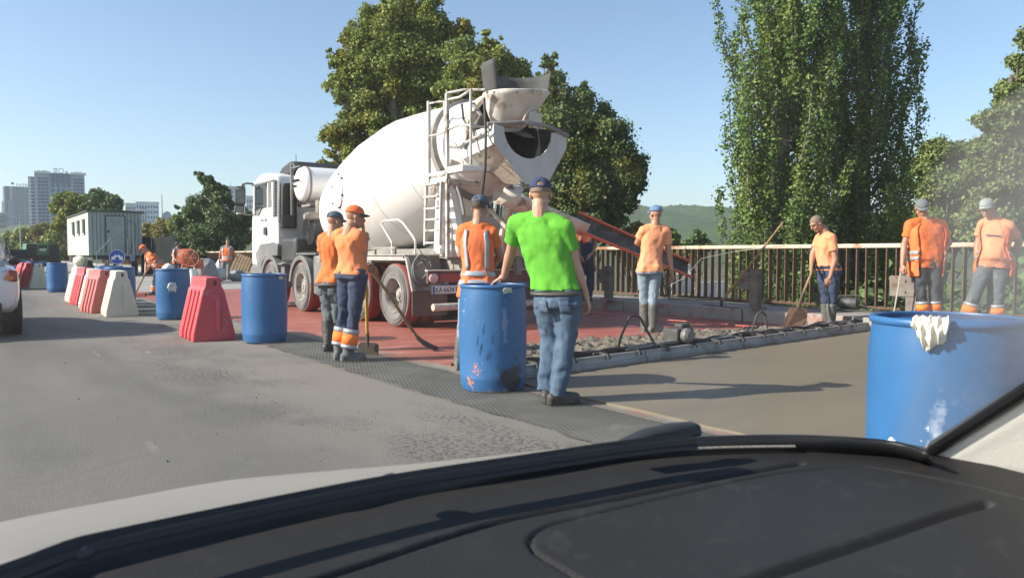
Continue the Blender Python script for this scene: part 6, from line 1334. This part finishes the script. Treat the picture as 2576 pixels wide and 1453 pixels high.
WP = M('white_plastic', (.72, .72, .70), rough=.5); BP = M('black_plastic', (.025, .025, .027), rough=.5)
bucket('white bucket stack below the orange mixer', 486, 30, WP, WP, .62); bucket('black bucket with white rim in front of the grey bag', 501, 24.5, BP, WP, .26)
def pallet():
    p = AT(596, 655, 37); r = thing('pallet', 'pale wooden pallet leaning on the railing behind the sacks', 'pallet', (p.x, p.y, .25), -YAW+rad(15)); wd = M('pallet_wood', (.50, .36, .20), (.42, .29, .16), rough=.8, scale=6)
    T_ = Matrix.Rotation(rad(-18), 3, 'X') @ Matrix.Rotation(rad(22), 3, 'Y')
    for i in range(6): b = MB(); b.box(T_ @ V((-.35+.14*i, 0, .5)), (.10, .02, 1.0), T_); b.build('slat', wd, r, world=False)
    for z in (.1, .5, .9): b = MB(); b.box(T_ @ V((0, .06, z)), (.84, .09, .09), T_); b.build('bearer', wd, r, world=False)
pallet()
# ================================================================== TOOLS
WDH = M('tool_wood', (.33, .20, .10), (.24, .14, .07), rough=.7, scale=9, c3=(.12, .08, .05), s3=5); YLH = M('tool_yellow', (.62, .36, .06), (.5, .28, .05), rough=.5, scale=8); IRN = M('tool_iron', (.085, .075, .065), (.13, .10, .08), rough=.65, metal=.4, scale=9, c3=(.14, .08, .05), s3=6)
def square_shovel():
    p = AT(926, 893, 8.95); r = thing('shovel', 'square-bladed shovel with yellow handle held upright by the worker in orange cap', 'shovel', (p.x, p.y, 0)); P = [AT(x, y, 8.93) for x, y in ((901, 866), (908, 860), (945, 862), (953, 868), (952, 889), (944, 895), (907, 893), (900, 886))]
    b = MB(); b.sheet(P, .006, FW); b.build('blade', IRN, r, smooth=0, bevel=.004); b = MB(); b.tube([AT(925, 872, 8.9), AT(925, 850, 8.88), AT(924, 835, 8.86)], [.012, .022, .021], 10); b.build('socket', IRN, r); b = MB(); b.tube([AT(924, 838, 8.86), AT(921, 740, 8.72), AT(918, 620, 8.56), AT(912, 555, 8.47)], .019, 10); b.build('handle', YLH, r)
square_shovel()
def hoe():
    r = thing('shovel', 'long-handled shovel slanting across the rear wheel, blade on the red membrane', 'shovel', AT(1095, 882, 9.4)); b = MB(); b.tube([AT(921, 664, 8.72), AT(975, 735, 8.9), AT(1030, 820, 9.15), AT(1050, 848, 9.25)], [.018, .019, .02, .02], 10); b.build('handle', WDH, r)
    a = [AT(1042, 836, 9.2), AT(1056, 856, 9.27), AT(1076, 872, 9.35), AT(1097, 883, 9.42)]; b = MB(); b.loft([[p+RT*(s*w_)*.35+FW*(s*w_)+UP*(.012*abs(s)*k) for s in (-1, -.5, 0, .5, 1)] for k, (p, w_) in enumerate(zip(a, (.022, .06, .10, .08)))], cap=False, closed=False); b.build('blade', IRN, r, smooth=70, solid=.005)
hoe()
def bull_float():
    r = thing('bull_float', 'long-handled concrete float leaning on the shaded stub post', 'float', AT(1815, 770, 13.4)); b = MB(); b.tube([AT(1970, 559, 12.6), AT(1900, 650, 12.95), AT(1812, 762, 13.45)], [.018, .02, .024], 8); b.build('handle', WDH, r)
    c = G(1815, 772, .262); b = MB(); b.box(c+V((0, 0, .012)), (.16, 1.05, .012), Matrix.Rotation(rad(-20), 3, 'Z')); b.build('blade', IRN, r, bevel=.003); b = MB(); b.bar(c+V((0, 0, .02)), AT(1815, 755, 13.4), .05, .03); b.build('bracket', IRN, r)
bull_float()
def round_shovel():
    r = thing('shovel', 'rusty round-pointed shovel held by the worker with shaved head', 'shovel', AT(2000, 825, 11.28)); b = MB(); b.tube([AT(2044, 652, 11.6), AT(2040, 690, 11.53), AT(2017, 745, 11.42)], .019, 8); b.build('handle', WDH, r); b = MB(); b.tube([AT(2020, 738, 11.43), AT(2005, 780, 11.32)], [.021, .023], 8); b.build('socket', IRN, r)
    out = [(1985, 776), (1998, 770), (2006, 773), (2018, 771), (2031, 778), (2031, 798), (2024, 822), (2010, 832), (1996, 833), (1978, 824), (1974, 806)]; P = [AT(x, y, 11.28-(.02 if 1990 < x < 2015 else 0)+(y-800)*.001) for x, y in out]; b = MB(); b.sheet(P, .006, FW); b.build('blade', M('rust_blade', (.20, .11, .07), (.27, .16, .11), rough=.7, metal=.2, scale=7), r, smooth=0)
round_shovel()
b = MB(); b.tube([AT(2266, 685, 10.85), AT(2258, 735, 10.9), AT(2246, 800, 10.95)], [.012, .011, .009], 6); tag(b.build('stick', M('stick_pale', (.40, .37, .32), rough=.7)), 'thin pale rod held beside the sunlit stub post', 'rod')
def broom():
    r = thing('broom', 'push broom on the red membrane held by the sweeping worker', 'broom', G(335, 742)); b = MB(); b.tube([AT(378, 668, 22.0), AT(366, 687, 22.1), AT(341, 738, 22.1)], .022, 6); b.build('handle', WDH, r); b = MB(); c = G(343, 741, .06); b.box(c, (.55, .10, .10), Matrix.Rotation(-YAW, 3, 'Z')); b.build('head', M('broom_red', (.25, .08, .06), rough=.8), r, bevel=.01)
broom()
def grinder():
    c = G(2135, 780, .24); r = thing('concrete_vibrator', 'small dark electric vibrator motor lying on the walkway', 'tool', (c.x, c.y, .24)); b = MB(); b.lathe([(.06, -.16), (.10, -.13), (.11, .0), (.10, .13), (.05, .17)], 16, axm(c+V((0, 0, .12)), (.3, -1, 0))); b.build('motor', M('vib_dark', (.04, .042, .045), (.09, .09, .09), rough=.5, scale=8), r); b = MB(); b.tube([c+V((-.15, .2, .02)), c+V((-.12, .1, .25)), c+V((.0, -.15, .26)), c+V((.1, -.25, .02))], .014, 6); b.build('frame', IRN, r)
    b = MB(); b.tube([c+V((0, -.15, .1)), c+V((.1, -.5, .02)), c+V((-.2, -.9, .02)), c+V((-.3, .3, .02)), c+V((-.1, 1.2, .02)), c+V((.2, 2.5, .02)), c+V((-.1, 4, .02))], .013, 6); b.build('hose', M('hose_black', (.02, .02, .02), rough=.6), r)
grinder()
def rods():
    m_ = M('rod_red', (.45, .10, .07), rough=.6)
    for i, (a, c) in enumerate((((1470, 786), (1545, 792)), ((1660, 803), (1830, 815)), ((1850, 818), (1960, 824)))):
        p, q = G(*a, .07), G(*c, .07); b = MB(); b.tube([p, q], .011, 6)
        for t in (.2, .8): k = p.lerp(q, t); b.tube([k, V((k.x, k.y, 0))], .009, 5)
        tag(b.build('screed_rail', m_, None), ('short red-stained guide rod left of the worker by the chute', 'long red-stained guide rod right of the worker by the chute', 'red-stained guide rod ending near the round-pointed shovel')[i], 'rod', 'guide rods on the membrane')
rods()
b = MB(); b.tube([AT(1585, 748, 17.6), AT(1650, 735, 16.8), AT(1720, 700, 16), AT(1765, 650, 15), AT(1850, 632, 14.9), AT(1975, 618, 13.6)], .008, 5); tag(b.build('rope', M('rope_pale', (.26, .24, .20), rough=.8)), 'slack pale rope tied along the railing bars', 'rope')
# ================================================================== VIBRATING SCREED
def screed():
    a, c = SCA.copy(), SCB.copy(); d_ = (c-a).normalized(); nrm = V((d_.y, -d_.x, 0)); L_ = (c-a).length; r = thing('vibrating_screed', 'long aluminium vibrating screed lying across the edge of the fresh slab', 'screed', a)
    AL = M('screed_alu', (.34, .34, .33), (.26, .255, .245), rough=.6, metal=.25, scale=5, bump=.4, bscale=26, c3=(.18, .165, .145), s3=4, t3=(.5, .62)); DK_ = M('screed_dark', (.04, .038, .036), (.075, .07, .065), rough=.7, scale=8, bump=.4, bscale=40)
    P = lambda s, o, z: a+d_*s+nrm*o+UP*z
    n = 4
    for i in range(n):
        s0, s1 = L_*i/n+.01, L_*(i+1)/n-.01
        b = MB(); b.loft([[P(s, .045, .032), P(s, .0, .032), P(s, .0, .132), P(s, .012, .137), P(s, .022, .09), P(s, .05, .072)] for s in (s0, s1)]); b.build('front_plank', AL, r, smooth=0, bevel=.003)
        b = MB(); b.bar(P(s0, .0, .146), P(s1, .0, .146), .035, .02); b.build('top_flange', AL, r, bevel=.004)
        b = MB(); b.bar(P(s0, -.24, .115), P(s1, -.24, .115), .04, .11); b.build('rear_plank', DK_, r, bevel=.004)
    for i in range(15):
        s = .25+(L_-.5)*i/14; b = MB(); b.bar(P(s, .03, .160), P(s, -.25, .170), .03, .022); b.bar(P(s, .035, .165), P(s, .035, .125), .03, .022); b.box(P(s, .045, .13), (.04, .03, .025)); b.build('clamp', DK_, r, bevel=.003)
    rr = random.Random(4)
    for i in range(22):
        s = rr.uniform(.2, L_-.4); ln = rr.uniform(.15, .7); b = MB(); b.bar(P(s, -.13+rr.uniform(-.08, .06), .165), P(min(L_, s+ln), -.13+rr.uniform(-.08, .06), .168+rr.uniform(0, .025)), rr.uniform(.02, .06), rr.uniform(.02, .04)); b.build('cement_lump' if i % 3 else 'tie_bar', DK_ if i % 2 else AL, r, bevel=.005)
    b = MB(); b.tube([P(.1+L_*.9*k/40, -.12+.02*math.sin(k*.8), .185+.012*math.sin(k*1.7)) for k in range(41)], .013, 6); b.build('air_hose', DK_, r)
    def handle(px):
        q = G(px, 870, .2); s = (q-a).dot(d_); b = MB(); b.tube([P(s-.16, -.24, .16), P(s-.12, -.23, .30), P(s-.02, -.20, .50), P(s+.02, -.16, .52), P(s+.06, -.12, .50), P(s+.20, .0, .17)], .014, 8); b.build('pull_handle', DK_, r)
    handle(1625)
    q = G(2065, 840, .2); s = (q-a).dot(d_); b = MB(); b.tube([P(s-.25, -.2, .16), P(s-.1, -.2, .40), P(s, -.2, .44), P(s+.1, -.2, .38), P(s+.16, -.2, .16)], .014, 8); b.build('pull_handle', DK_, r)
    q = G(1850, 868, .2); s = (q-a).dot(d_); b = MB(); b.lathe([(.075, -.02), (.085, .0), (.085, .05), (.06, .08)], 20, axm(P(s, -.06, .255), nrm)); b.build('motor_cover', M('motor_face', (.22, .21, .19), (.12, .115, .11), rough=.5, metal=.4, scale=9), r)
    b = MB(); b.box(P(s+.05, -.2, .25), (.32, .22, .16), Matrix.Rotation(math.atan2(d_.y, d_.x), 3, 'Z')); b.build('motor', DK_, r, bevel=.02, seg=3); b = MB(); b.box(P(s+.12, -.2, .35), (.15, .13, .06)); b.build('fuel_tank', DK_, r, bevel=.02)
    b = MB(); b.sheet([P(.42, .052, .075), P(.60, .052, .075), P(.60, .052, .13), P(.42, .052, .13)], .004, nrm); b.build('sticker', M('sticker_yellow', (.60, .42, .02), rough=.5), r, smooth=0)
screed()
# ================================================================== THE CAR THE PHOTOGRAPH IS TAKEN FROM
def own_car():
    r = thing('car', 'own car around the camera with pale bonnet, black wiper and dark dashboard', 'car', (.37, .4, 0))
    PLA = M('dash_plastic', (.020, .0195, .0195), (.0165, .016, .016), rough=.65, scale=4, bump=.22, bscale=330, spec=.35, c3=(.034, .033, .031), s3=22, t3=(.56, .72)); BLK = M('wiper_black', (.008, .008, .009), (.013, .013, .014), rough=.45, scale=6); TRIM = M('pillar_trim', (.80, .77, .70), (.74, .71, .64), rough=.8, scale=6, bump=.15, bscale=200); PNT = M('bonnet_paint', (.27, .25, .22), (.25, .23, .20), rough=.5, scale=2, spec=.3)
    def resample(pts, n):
        P = [V(p) for p in pts]; L_ = [0]
        for a, c in zip(P, P[1:]): L_.append(L_[-1]+(c-a).length)
        out = []
        for i in range(n):
            t = L_[-1]*i/(n-1); k = max(j for j in range(len(P)-1) if L_[j] <= t+1e-9); u = (t-L_[k])/max(1e-9, L_[k+1]-L_[k])
            p0, p1, p2, p3 = P[max(0, k-1)], P[k], P[k+1], P[min(len(P)-1, k+2)]
            out.append(.5*((2*p1)+(-p0+p2)*u+(2*p0-5*p1+4*p2-p3)*u*u+(-p0+3*p1-3*p2+p3)*u**3))
        return out
    # --- dashboard: far edge curve, surface running back under the camera, with its grooves pressed in
    E_ = resample([G(x, y, .895) for x, y in ((-160, 1550), (120, 1474), (420, 1396), (700, 1326), (1000, 1258), (1250, 1204), (1500, 1162), (1700, 1143), (2000, 1131), (2340, 1140), (2576, 1188), (2760, 1235))], 300)
    N_ = resample([G(x, y, .862) for x, y in ((200, 2100), (800, 2000), (1500, 1900), (2100, 1800), (2500, 1700), (2800, 1560))], 300); nv = 190
    Z0 = .880
    def wl(pts): return resample([G(x, y, Z0) for x, y in pts], 60)
    grooves = [(wl(((760, 1478), (882, 1441), (1258, 1325), (1565, 1264), (1800, 1219), (2015, 1184))), .0050, .010), (wl(((2700, 1290), (2576, 1266), (2435, 1232), (2230, 1198), (2128, 1192), (1923, 1212), (1667, 1263), (1462, 1309), (1375, 1332), (1334, 1360), (1342, 1387), (1401, 1418), (1473, 1455), (1600, 1520))), .0028, .0045), (wl(((1780, 1480), (1857, 1453), (2026, 1400), (2230, 1339), (2384, 1293), (2486, 1271))), .0075, .011)]
    vs_ = np.empty((nv+1, 300, 3)); 
    for i in range(300):
        for j in range(nv+1):
            v = (j/nv)**1.25; p = E_[i].lerp(N_[i], v); vs_[j, i] = p
    lip = np.linspace(0, 1, nv+1)[:, None]; vs_[:, :, 2] += .0
    X_, Y_ = vs_[:, :, 0], vs_[:, :, 1]
    for gl, wd, dp in grooves:
        dm = np.full(X_.shape, 9.)
        for a, c in zip(gl, gl[1:]):
            dx, dy = c.x-a.x, c.y-a.y; t = np.clip(((X_-a.x)*dx+(Y_-a.y)*dy)/(dx*dx+dy*dy), 0, 1); dm = np.minimum(dm, np.hypot(X_-a.x-t*dx, Y_-a.y-t*dy))
        vs_[:, :, 2] -= dp*np.exp(-(dm/wd)**4)
    vs_[0, :, 2] -= .03; vs_[1, :, 2] -= .006
    b = MB(); b.add([tuple(p) for p in vs_.reshape(-1, 3)], [(j*300+i, j*300+i+1, (j+1)*300+i+1, (j+1)*300+i) for j in range(nv) for i in range(299)]); b.build('dashboard', PLA, r, smooth=60)
    # --- cowl, bonnet
    top = [(-160, 1445), (0, 1420), (154, 1352), (308, 1316), (666, 1244), (820, 1222), (990, 1186), (1321, 1140), (1540, 1108), (1740, 1092), (2000, 1088), (2240, 1104), (2335, 1134)]
    A_ = resample([G(x, y, .925) for x, y in top], 60); B_ = [E_[min(299, int(i*299/59*.86))] for i in range(60)]
    b = MB(); b.loft([[p-UP*.004 for p in A_], [p.lerp(q, .3)-UP*.012 for p, q in zip(A_, B_)], [q-UP*.018 for q in B_], [q-UP*.05+V((0, -.03, 0)) for q in B_]], cap=False, closed=False); b.build('cowl', BLK, r, smooth=60, solid=.006)
    sil = [(-400, 1400), (0, 1303), (300, 1247), (590, 1196), (800, 1182), (1000, 1169), (1250, 1146), (1400, 1131), (1600, 1108)]
    Sg = resample([G(x, y, .885) for x, y in sil], 40); C_ = resample([G(x, y+4, .905) for x, y in top[:10]], 40)
    C_ = [c if True else c for c in C_]; C0 = [V((c.x-.0, c.y, .897)) for c in C_]
    b = MB(); b.loft([C0, [c.lerp(s, .5)+UP*.004 for c, s in zip(C0, Sg)], Sg, [s+V((.02*(i-20)/20, .30, -.11)) for i, s in enumerate(Sg)], [s+V((.0, .62, -.27)) for s in Sg], [s+V((0, .85, -.46)) for s in Sg], [s+V((0, .90, -.70)) for s in Sg]], cap=False, closed=False); b.build('bonnet', PNT, r, smooth=70, solid=.004, sub=1)
    # --- wiper: arm, blade, blade end
    def lift(x, y, z): return G(x, y, z)
    wp = resample([lift(x, y, .935) for x, y in ((-150, 1510), (40, 1446), (154, 1402), (308, 1362), (666, 1284), (990, 1220), (1321, 1168), (1560, 1132), (1740, 1112))], 40)
    b = MB(); b.tube(wp, .009, 8); w_ = b.build('wiper_arm', BLK, r)
    b = MB(); b.loft([[p+UP*.006+V((0, .016, 0)), p+UP*.013, p-UP*.006-V((0, .012, 0)), p-UP*.010] for p in wp]); b.build('wiper_blade', BLK, w_, smooth=40)
    b = MB(); q = [lift(1548, 1110, .936), lift(1612, 1090, .943), lift(1680, 1078, .947), lift(1738, 1070, .947)]; b.loft([[p+UP*h, p+UP*h*.6+V((.004, -.016, 0)), p-UP*.012+V((.004, -.02, 0)), p-UP*.012+V((0, .012, 0))] for p, h in zip(q, (.002, .008, .010, .008))]); b.build('blade_end', M('wiper_grey', (.030, .032, .036), rough=.5), w_, smooth=40, bevel=.004)
    for x, y in ((205, 1386), (985, 1212)): b = MB(); b.ball(lift(x, y, .934), (.013, .016, .010), 12, 8); b.build('wiper_joint', M('wiper_grey', (.030, .032, .036)), w_)
    b = MB(); b.tube(resample([G(x, y, .905) for x, y in ((1560, 1142), (1700, 1130), (1850, 1124), (2000, 1122))], 30), .0022, 6); b.build('trim_cord', M('cord_grey', (.25, .24, .21), (.10, .10, .09), rough=.8, scale=300), r)
    # --- right windscreen pillar
    s0 = V(G(2335, 1136, .897)); s1 = OX(2576, 982, 1.10); dv = (s1-s0); sp = [s0-dv*.5, s0, s0+dv*.5, s1, s1+dv, s1+dv*2.2, s1+dv*3.6]
    pts = resample(sp[1:], 40)
    q0 = resample([G(2150, 1112, .903), G(2220, 1116, .902), G(2290, 1128, .900), s0+V((0, 0, .0))], 8)[:-1]+pts
    b = MB(); b.tube(q0, [.0065 if i < 8 else .0105 for i in range(len(q0))], 10); b.build('windscreen_seal', BLK, r)
    rows = []
    for off, out in ((V((.004, -.004, -.004)), 0), (V((.012, -.03, -.014)), .0), (V((.025, -.075, -.03)), 0), (V((.050, -.13, -.05)), 0), (V((.09, -.18, -.08)), 0)):
        rows.append([(p+off) for p in resample([s0-dv*.75]+[s0]+sp[2:], 40)])
    b = MB(); b.loft(rows, cap=False, closed=False); b.build('pillar_trim', TRIM, r, smooth=70, solid=.004)
    b = MB(); b.loft([[p+V((.012, .012, 0)) for p in pts], [p+V((.06, .02, -.01)) for p in pts], [p+V((.10, -.10, -.05)) for p in pts]], cap=False, closed=False); b.build('outer_pillar', PNT, r, smooth=70, solid=.004)
    # --- windscreen glass
    m = bpy.data.materials.new('windscreen_glass'); m.use_nodes = True; N = m.node_tree.nodes; L = m.node_tree.links; N.remove(N['Principled BSDF'])
    gl = N.new('ShaderNodeBsdfGlossy'); gl.inputs['Roughness'].default_value = 0.0; tr = N.new('ShaderNodeBsdfTransparent'); tr.inputs[0].default_value = (.97, .985, .975, 1); fr = N.new('ShaderNodeLayerWeight'); fr.inputs[0].default_value = .5; mx = N.new('ShaderNodeMixShader')
    pw = N.new('ShaderNodeMath'); pw.operation = 'POWER'; pw.inputs[1].default_value = 5.; L.new(fr.outputs['Facing'], pw.inputs[0]); mu = N.new('ShaderNodeMath'); mu.operation = 'MULTIPLY_ADD'; mu.inputs[1].default_value = .92; mu.inputs[2].default_value = .07; L.new(pw.outputs[0], mu.inputs[0]); L.new(mu.outputs[0], mx.inputs[0]); L.new(tr.outputs[0], mx.inputs[1]); L.new(gl.outputs[0], mx.inputs[2]);     base = resample([V((-.45, .62, .93))]+[A_[k]+V((0, -.02, .0)) for k in (6, 16, 26, 36, 46)]+[s0], 220); topc = resample([V((-.42, -.22, 1.48)), V((.0, -.02, 1.52)), V((.37, .02, 1.53)), sp[-1]], 220)
    rows = []
    for j in range(81):
        t = j/80; rows.append([p.lerp(q, t)+V((0, .03, .03))*math.sin(PI*t)*max(0, math.sin(PI*i/219))**.5 for i, (p, q) in enumerate(zip(base, topc))])
    # glare veil painted into the glass at right, plus a thin dusty film everywhere
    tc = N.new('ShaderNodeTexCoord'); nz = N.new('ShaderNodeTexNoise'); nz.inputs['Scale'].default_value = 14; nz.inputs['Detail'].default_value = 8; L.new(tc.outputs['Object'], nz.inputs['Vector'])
    at = N.new('ShaderNodeAttribute'); at.attribute_name = 'dust_glare'; nm = N.new('ShaderNodeMapRange'); nm.inputs[1].default_value = .3; nm.inputs[2].default_value = .7; nm.inputs[3].default_value = .85; nm.inputs[4].default_value = 1.1; L.new(nz.outputs[0], nm.inputs[0])
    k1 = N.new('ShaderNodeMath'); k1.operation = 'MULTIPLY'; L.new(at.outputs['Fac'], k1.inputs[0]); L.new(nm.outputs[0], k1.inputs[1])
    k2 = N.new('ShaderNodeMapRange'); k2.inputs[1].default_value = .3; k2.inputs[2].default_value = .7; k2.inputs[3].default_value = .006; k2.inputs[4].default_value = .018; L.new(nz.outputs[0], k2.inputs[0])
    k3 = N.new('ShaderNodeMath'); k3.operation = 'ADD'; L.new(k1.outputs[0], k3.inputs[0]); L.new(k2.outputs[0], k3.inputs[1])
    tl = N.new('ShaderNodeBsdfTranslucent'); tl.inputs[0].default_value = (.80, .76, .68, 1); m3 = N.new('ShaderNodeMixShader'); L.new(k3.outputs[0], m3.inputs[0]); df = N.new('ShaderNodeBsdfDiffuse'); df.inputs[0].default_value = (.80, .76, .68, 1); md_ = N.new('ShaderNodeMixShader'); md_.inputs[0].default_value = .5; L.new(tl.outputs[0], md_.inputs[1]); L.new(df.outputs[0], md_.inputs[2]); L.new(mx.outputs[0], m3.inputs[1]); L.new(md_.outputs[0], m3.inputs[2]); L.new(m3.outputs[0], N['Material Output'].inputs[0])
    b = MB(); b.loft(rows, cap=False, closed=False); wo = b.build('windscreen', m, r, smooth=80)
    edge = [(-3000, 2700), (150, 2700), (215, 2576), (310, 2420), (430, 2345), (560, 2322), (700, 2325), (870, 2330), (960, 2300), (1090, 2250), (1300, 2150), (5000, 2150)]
    ca = wo.data.attributes.new('dust_glare', 'FLOAT', 'POINT'); vals = []  # per-vertex strength of the painted glare veil
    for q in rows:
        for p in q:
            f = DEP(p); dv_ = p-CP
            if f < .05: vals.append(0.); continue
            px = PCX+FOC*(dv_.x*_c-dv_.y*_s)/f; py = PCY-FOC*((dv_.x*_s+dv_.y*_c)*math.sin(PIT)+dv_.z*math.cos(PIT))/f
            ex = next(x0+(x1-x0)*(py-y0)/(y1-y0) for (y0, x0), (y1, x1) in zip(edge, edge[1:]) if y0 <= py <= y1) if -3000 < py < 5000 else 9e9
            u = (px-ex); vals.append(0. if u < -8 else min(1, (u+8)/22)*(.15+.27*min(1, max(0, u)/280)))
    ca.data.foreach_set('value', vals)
own_car()
# ================================================================== HAZE
b = MB(); b.box((300, 800, 60), (5200, 4200, 140))
hz = bpy.data.materials.new('haze_air'); hz.use_nodes = True; N = hz.node_tree.nodes; N.remove(N['Principled BSDF']); pv = N.new('ShaderNodeVolumePrincipled'); pv.inputs['Color'].default_value = (.78, .88, 1, 1); pv.inputs['Density'].default_value = .0002; pv.inputs['Anisotropy'].default_value = .2; hz.node_tree.links.new(pv.outputs[0], N['Material Output'].inputs['Volume'])
stuff(b.build('haze', hz, smooth=0))
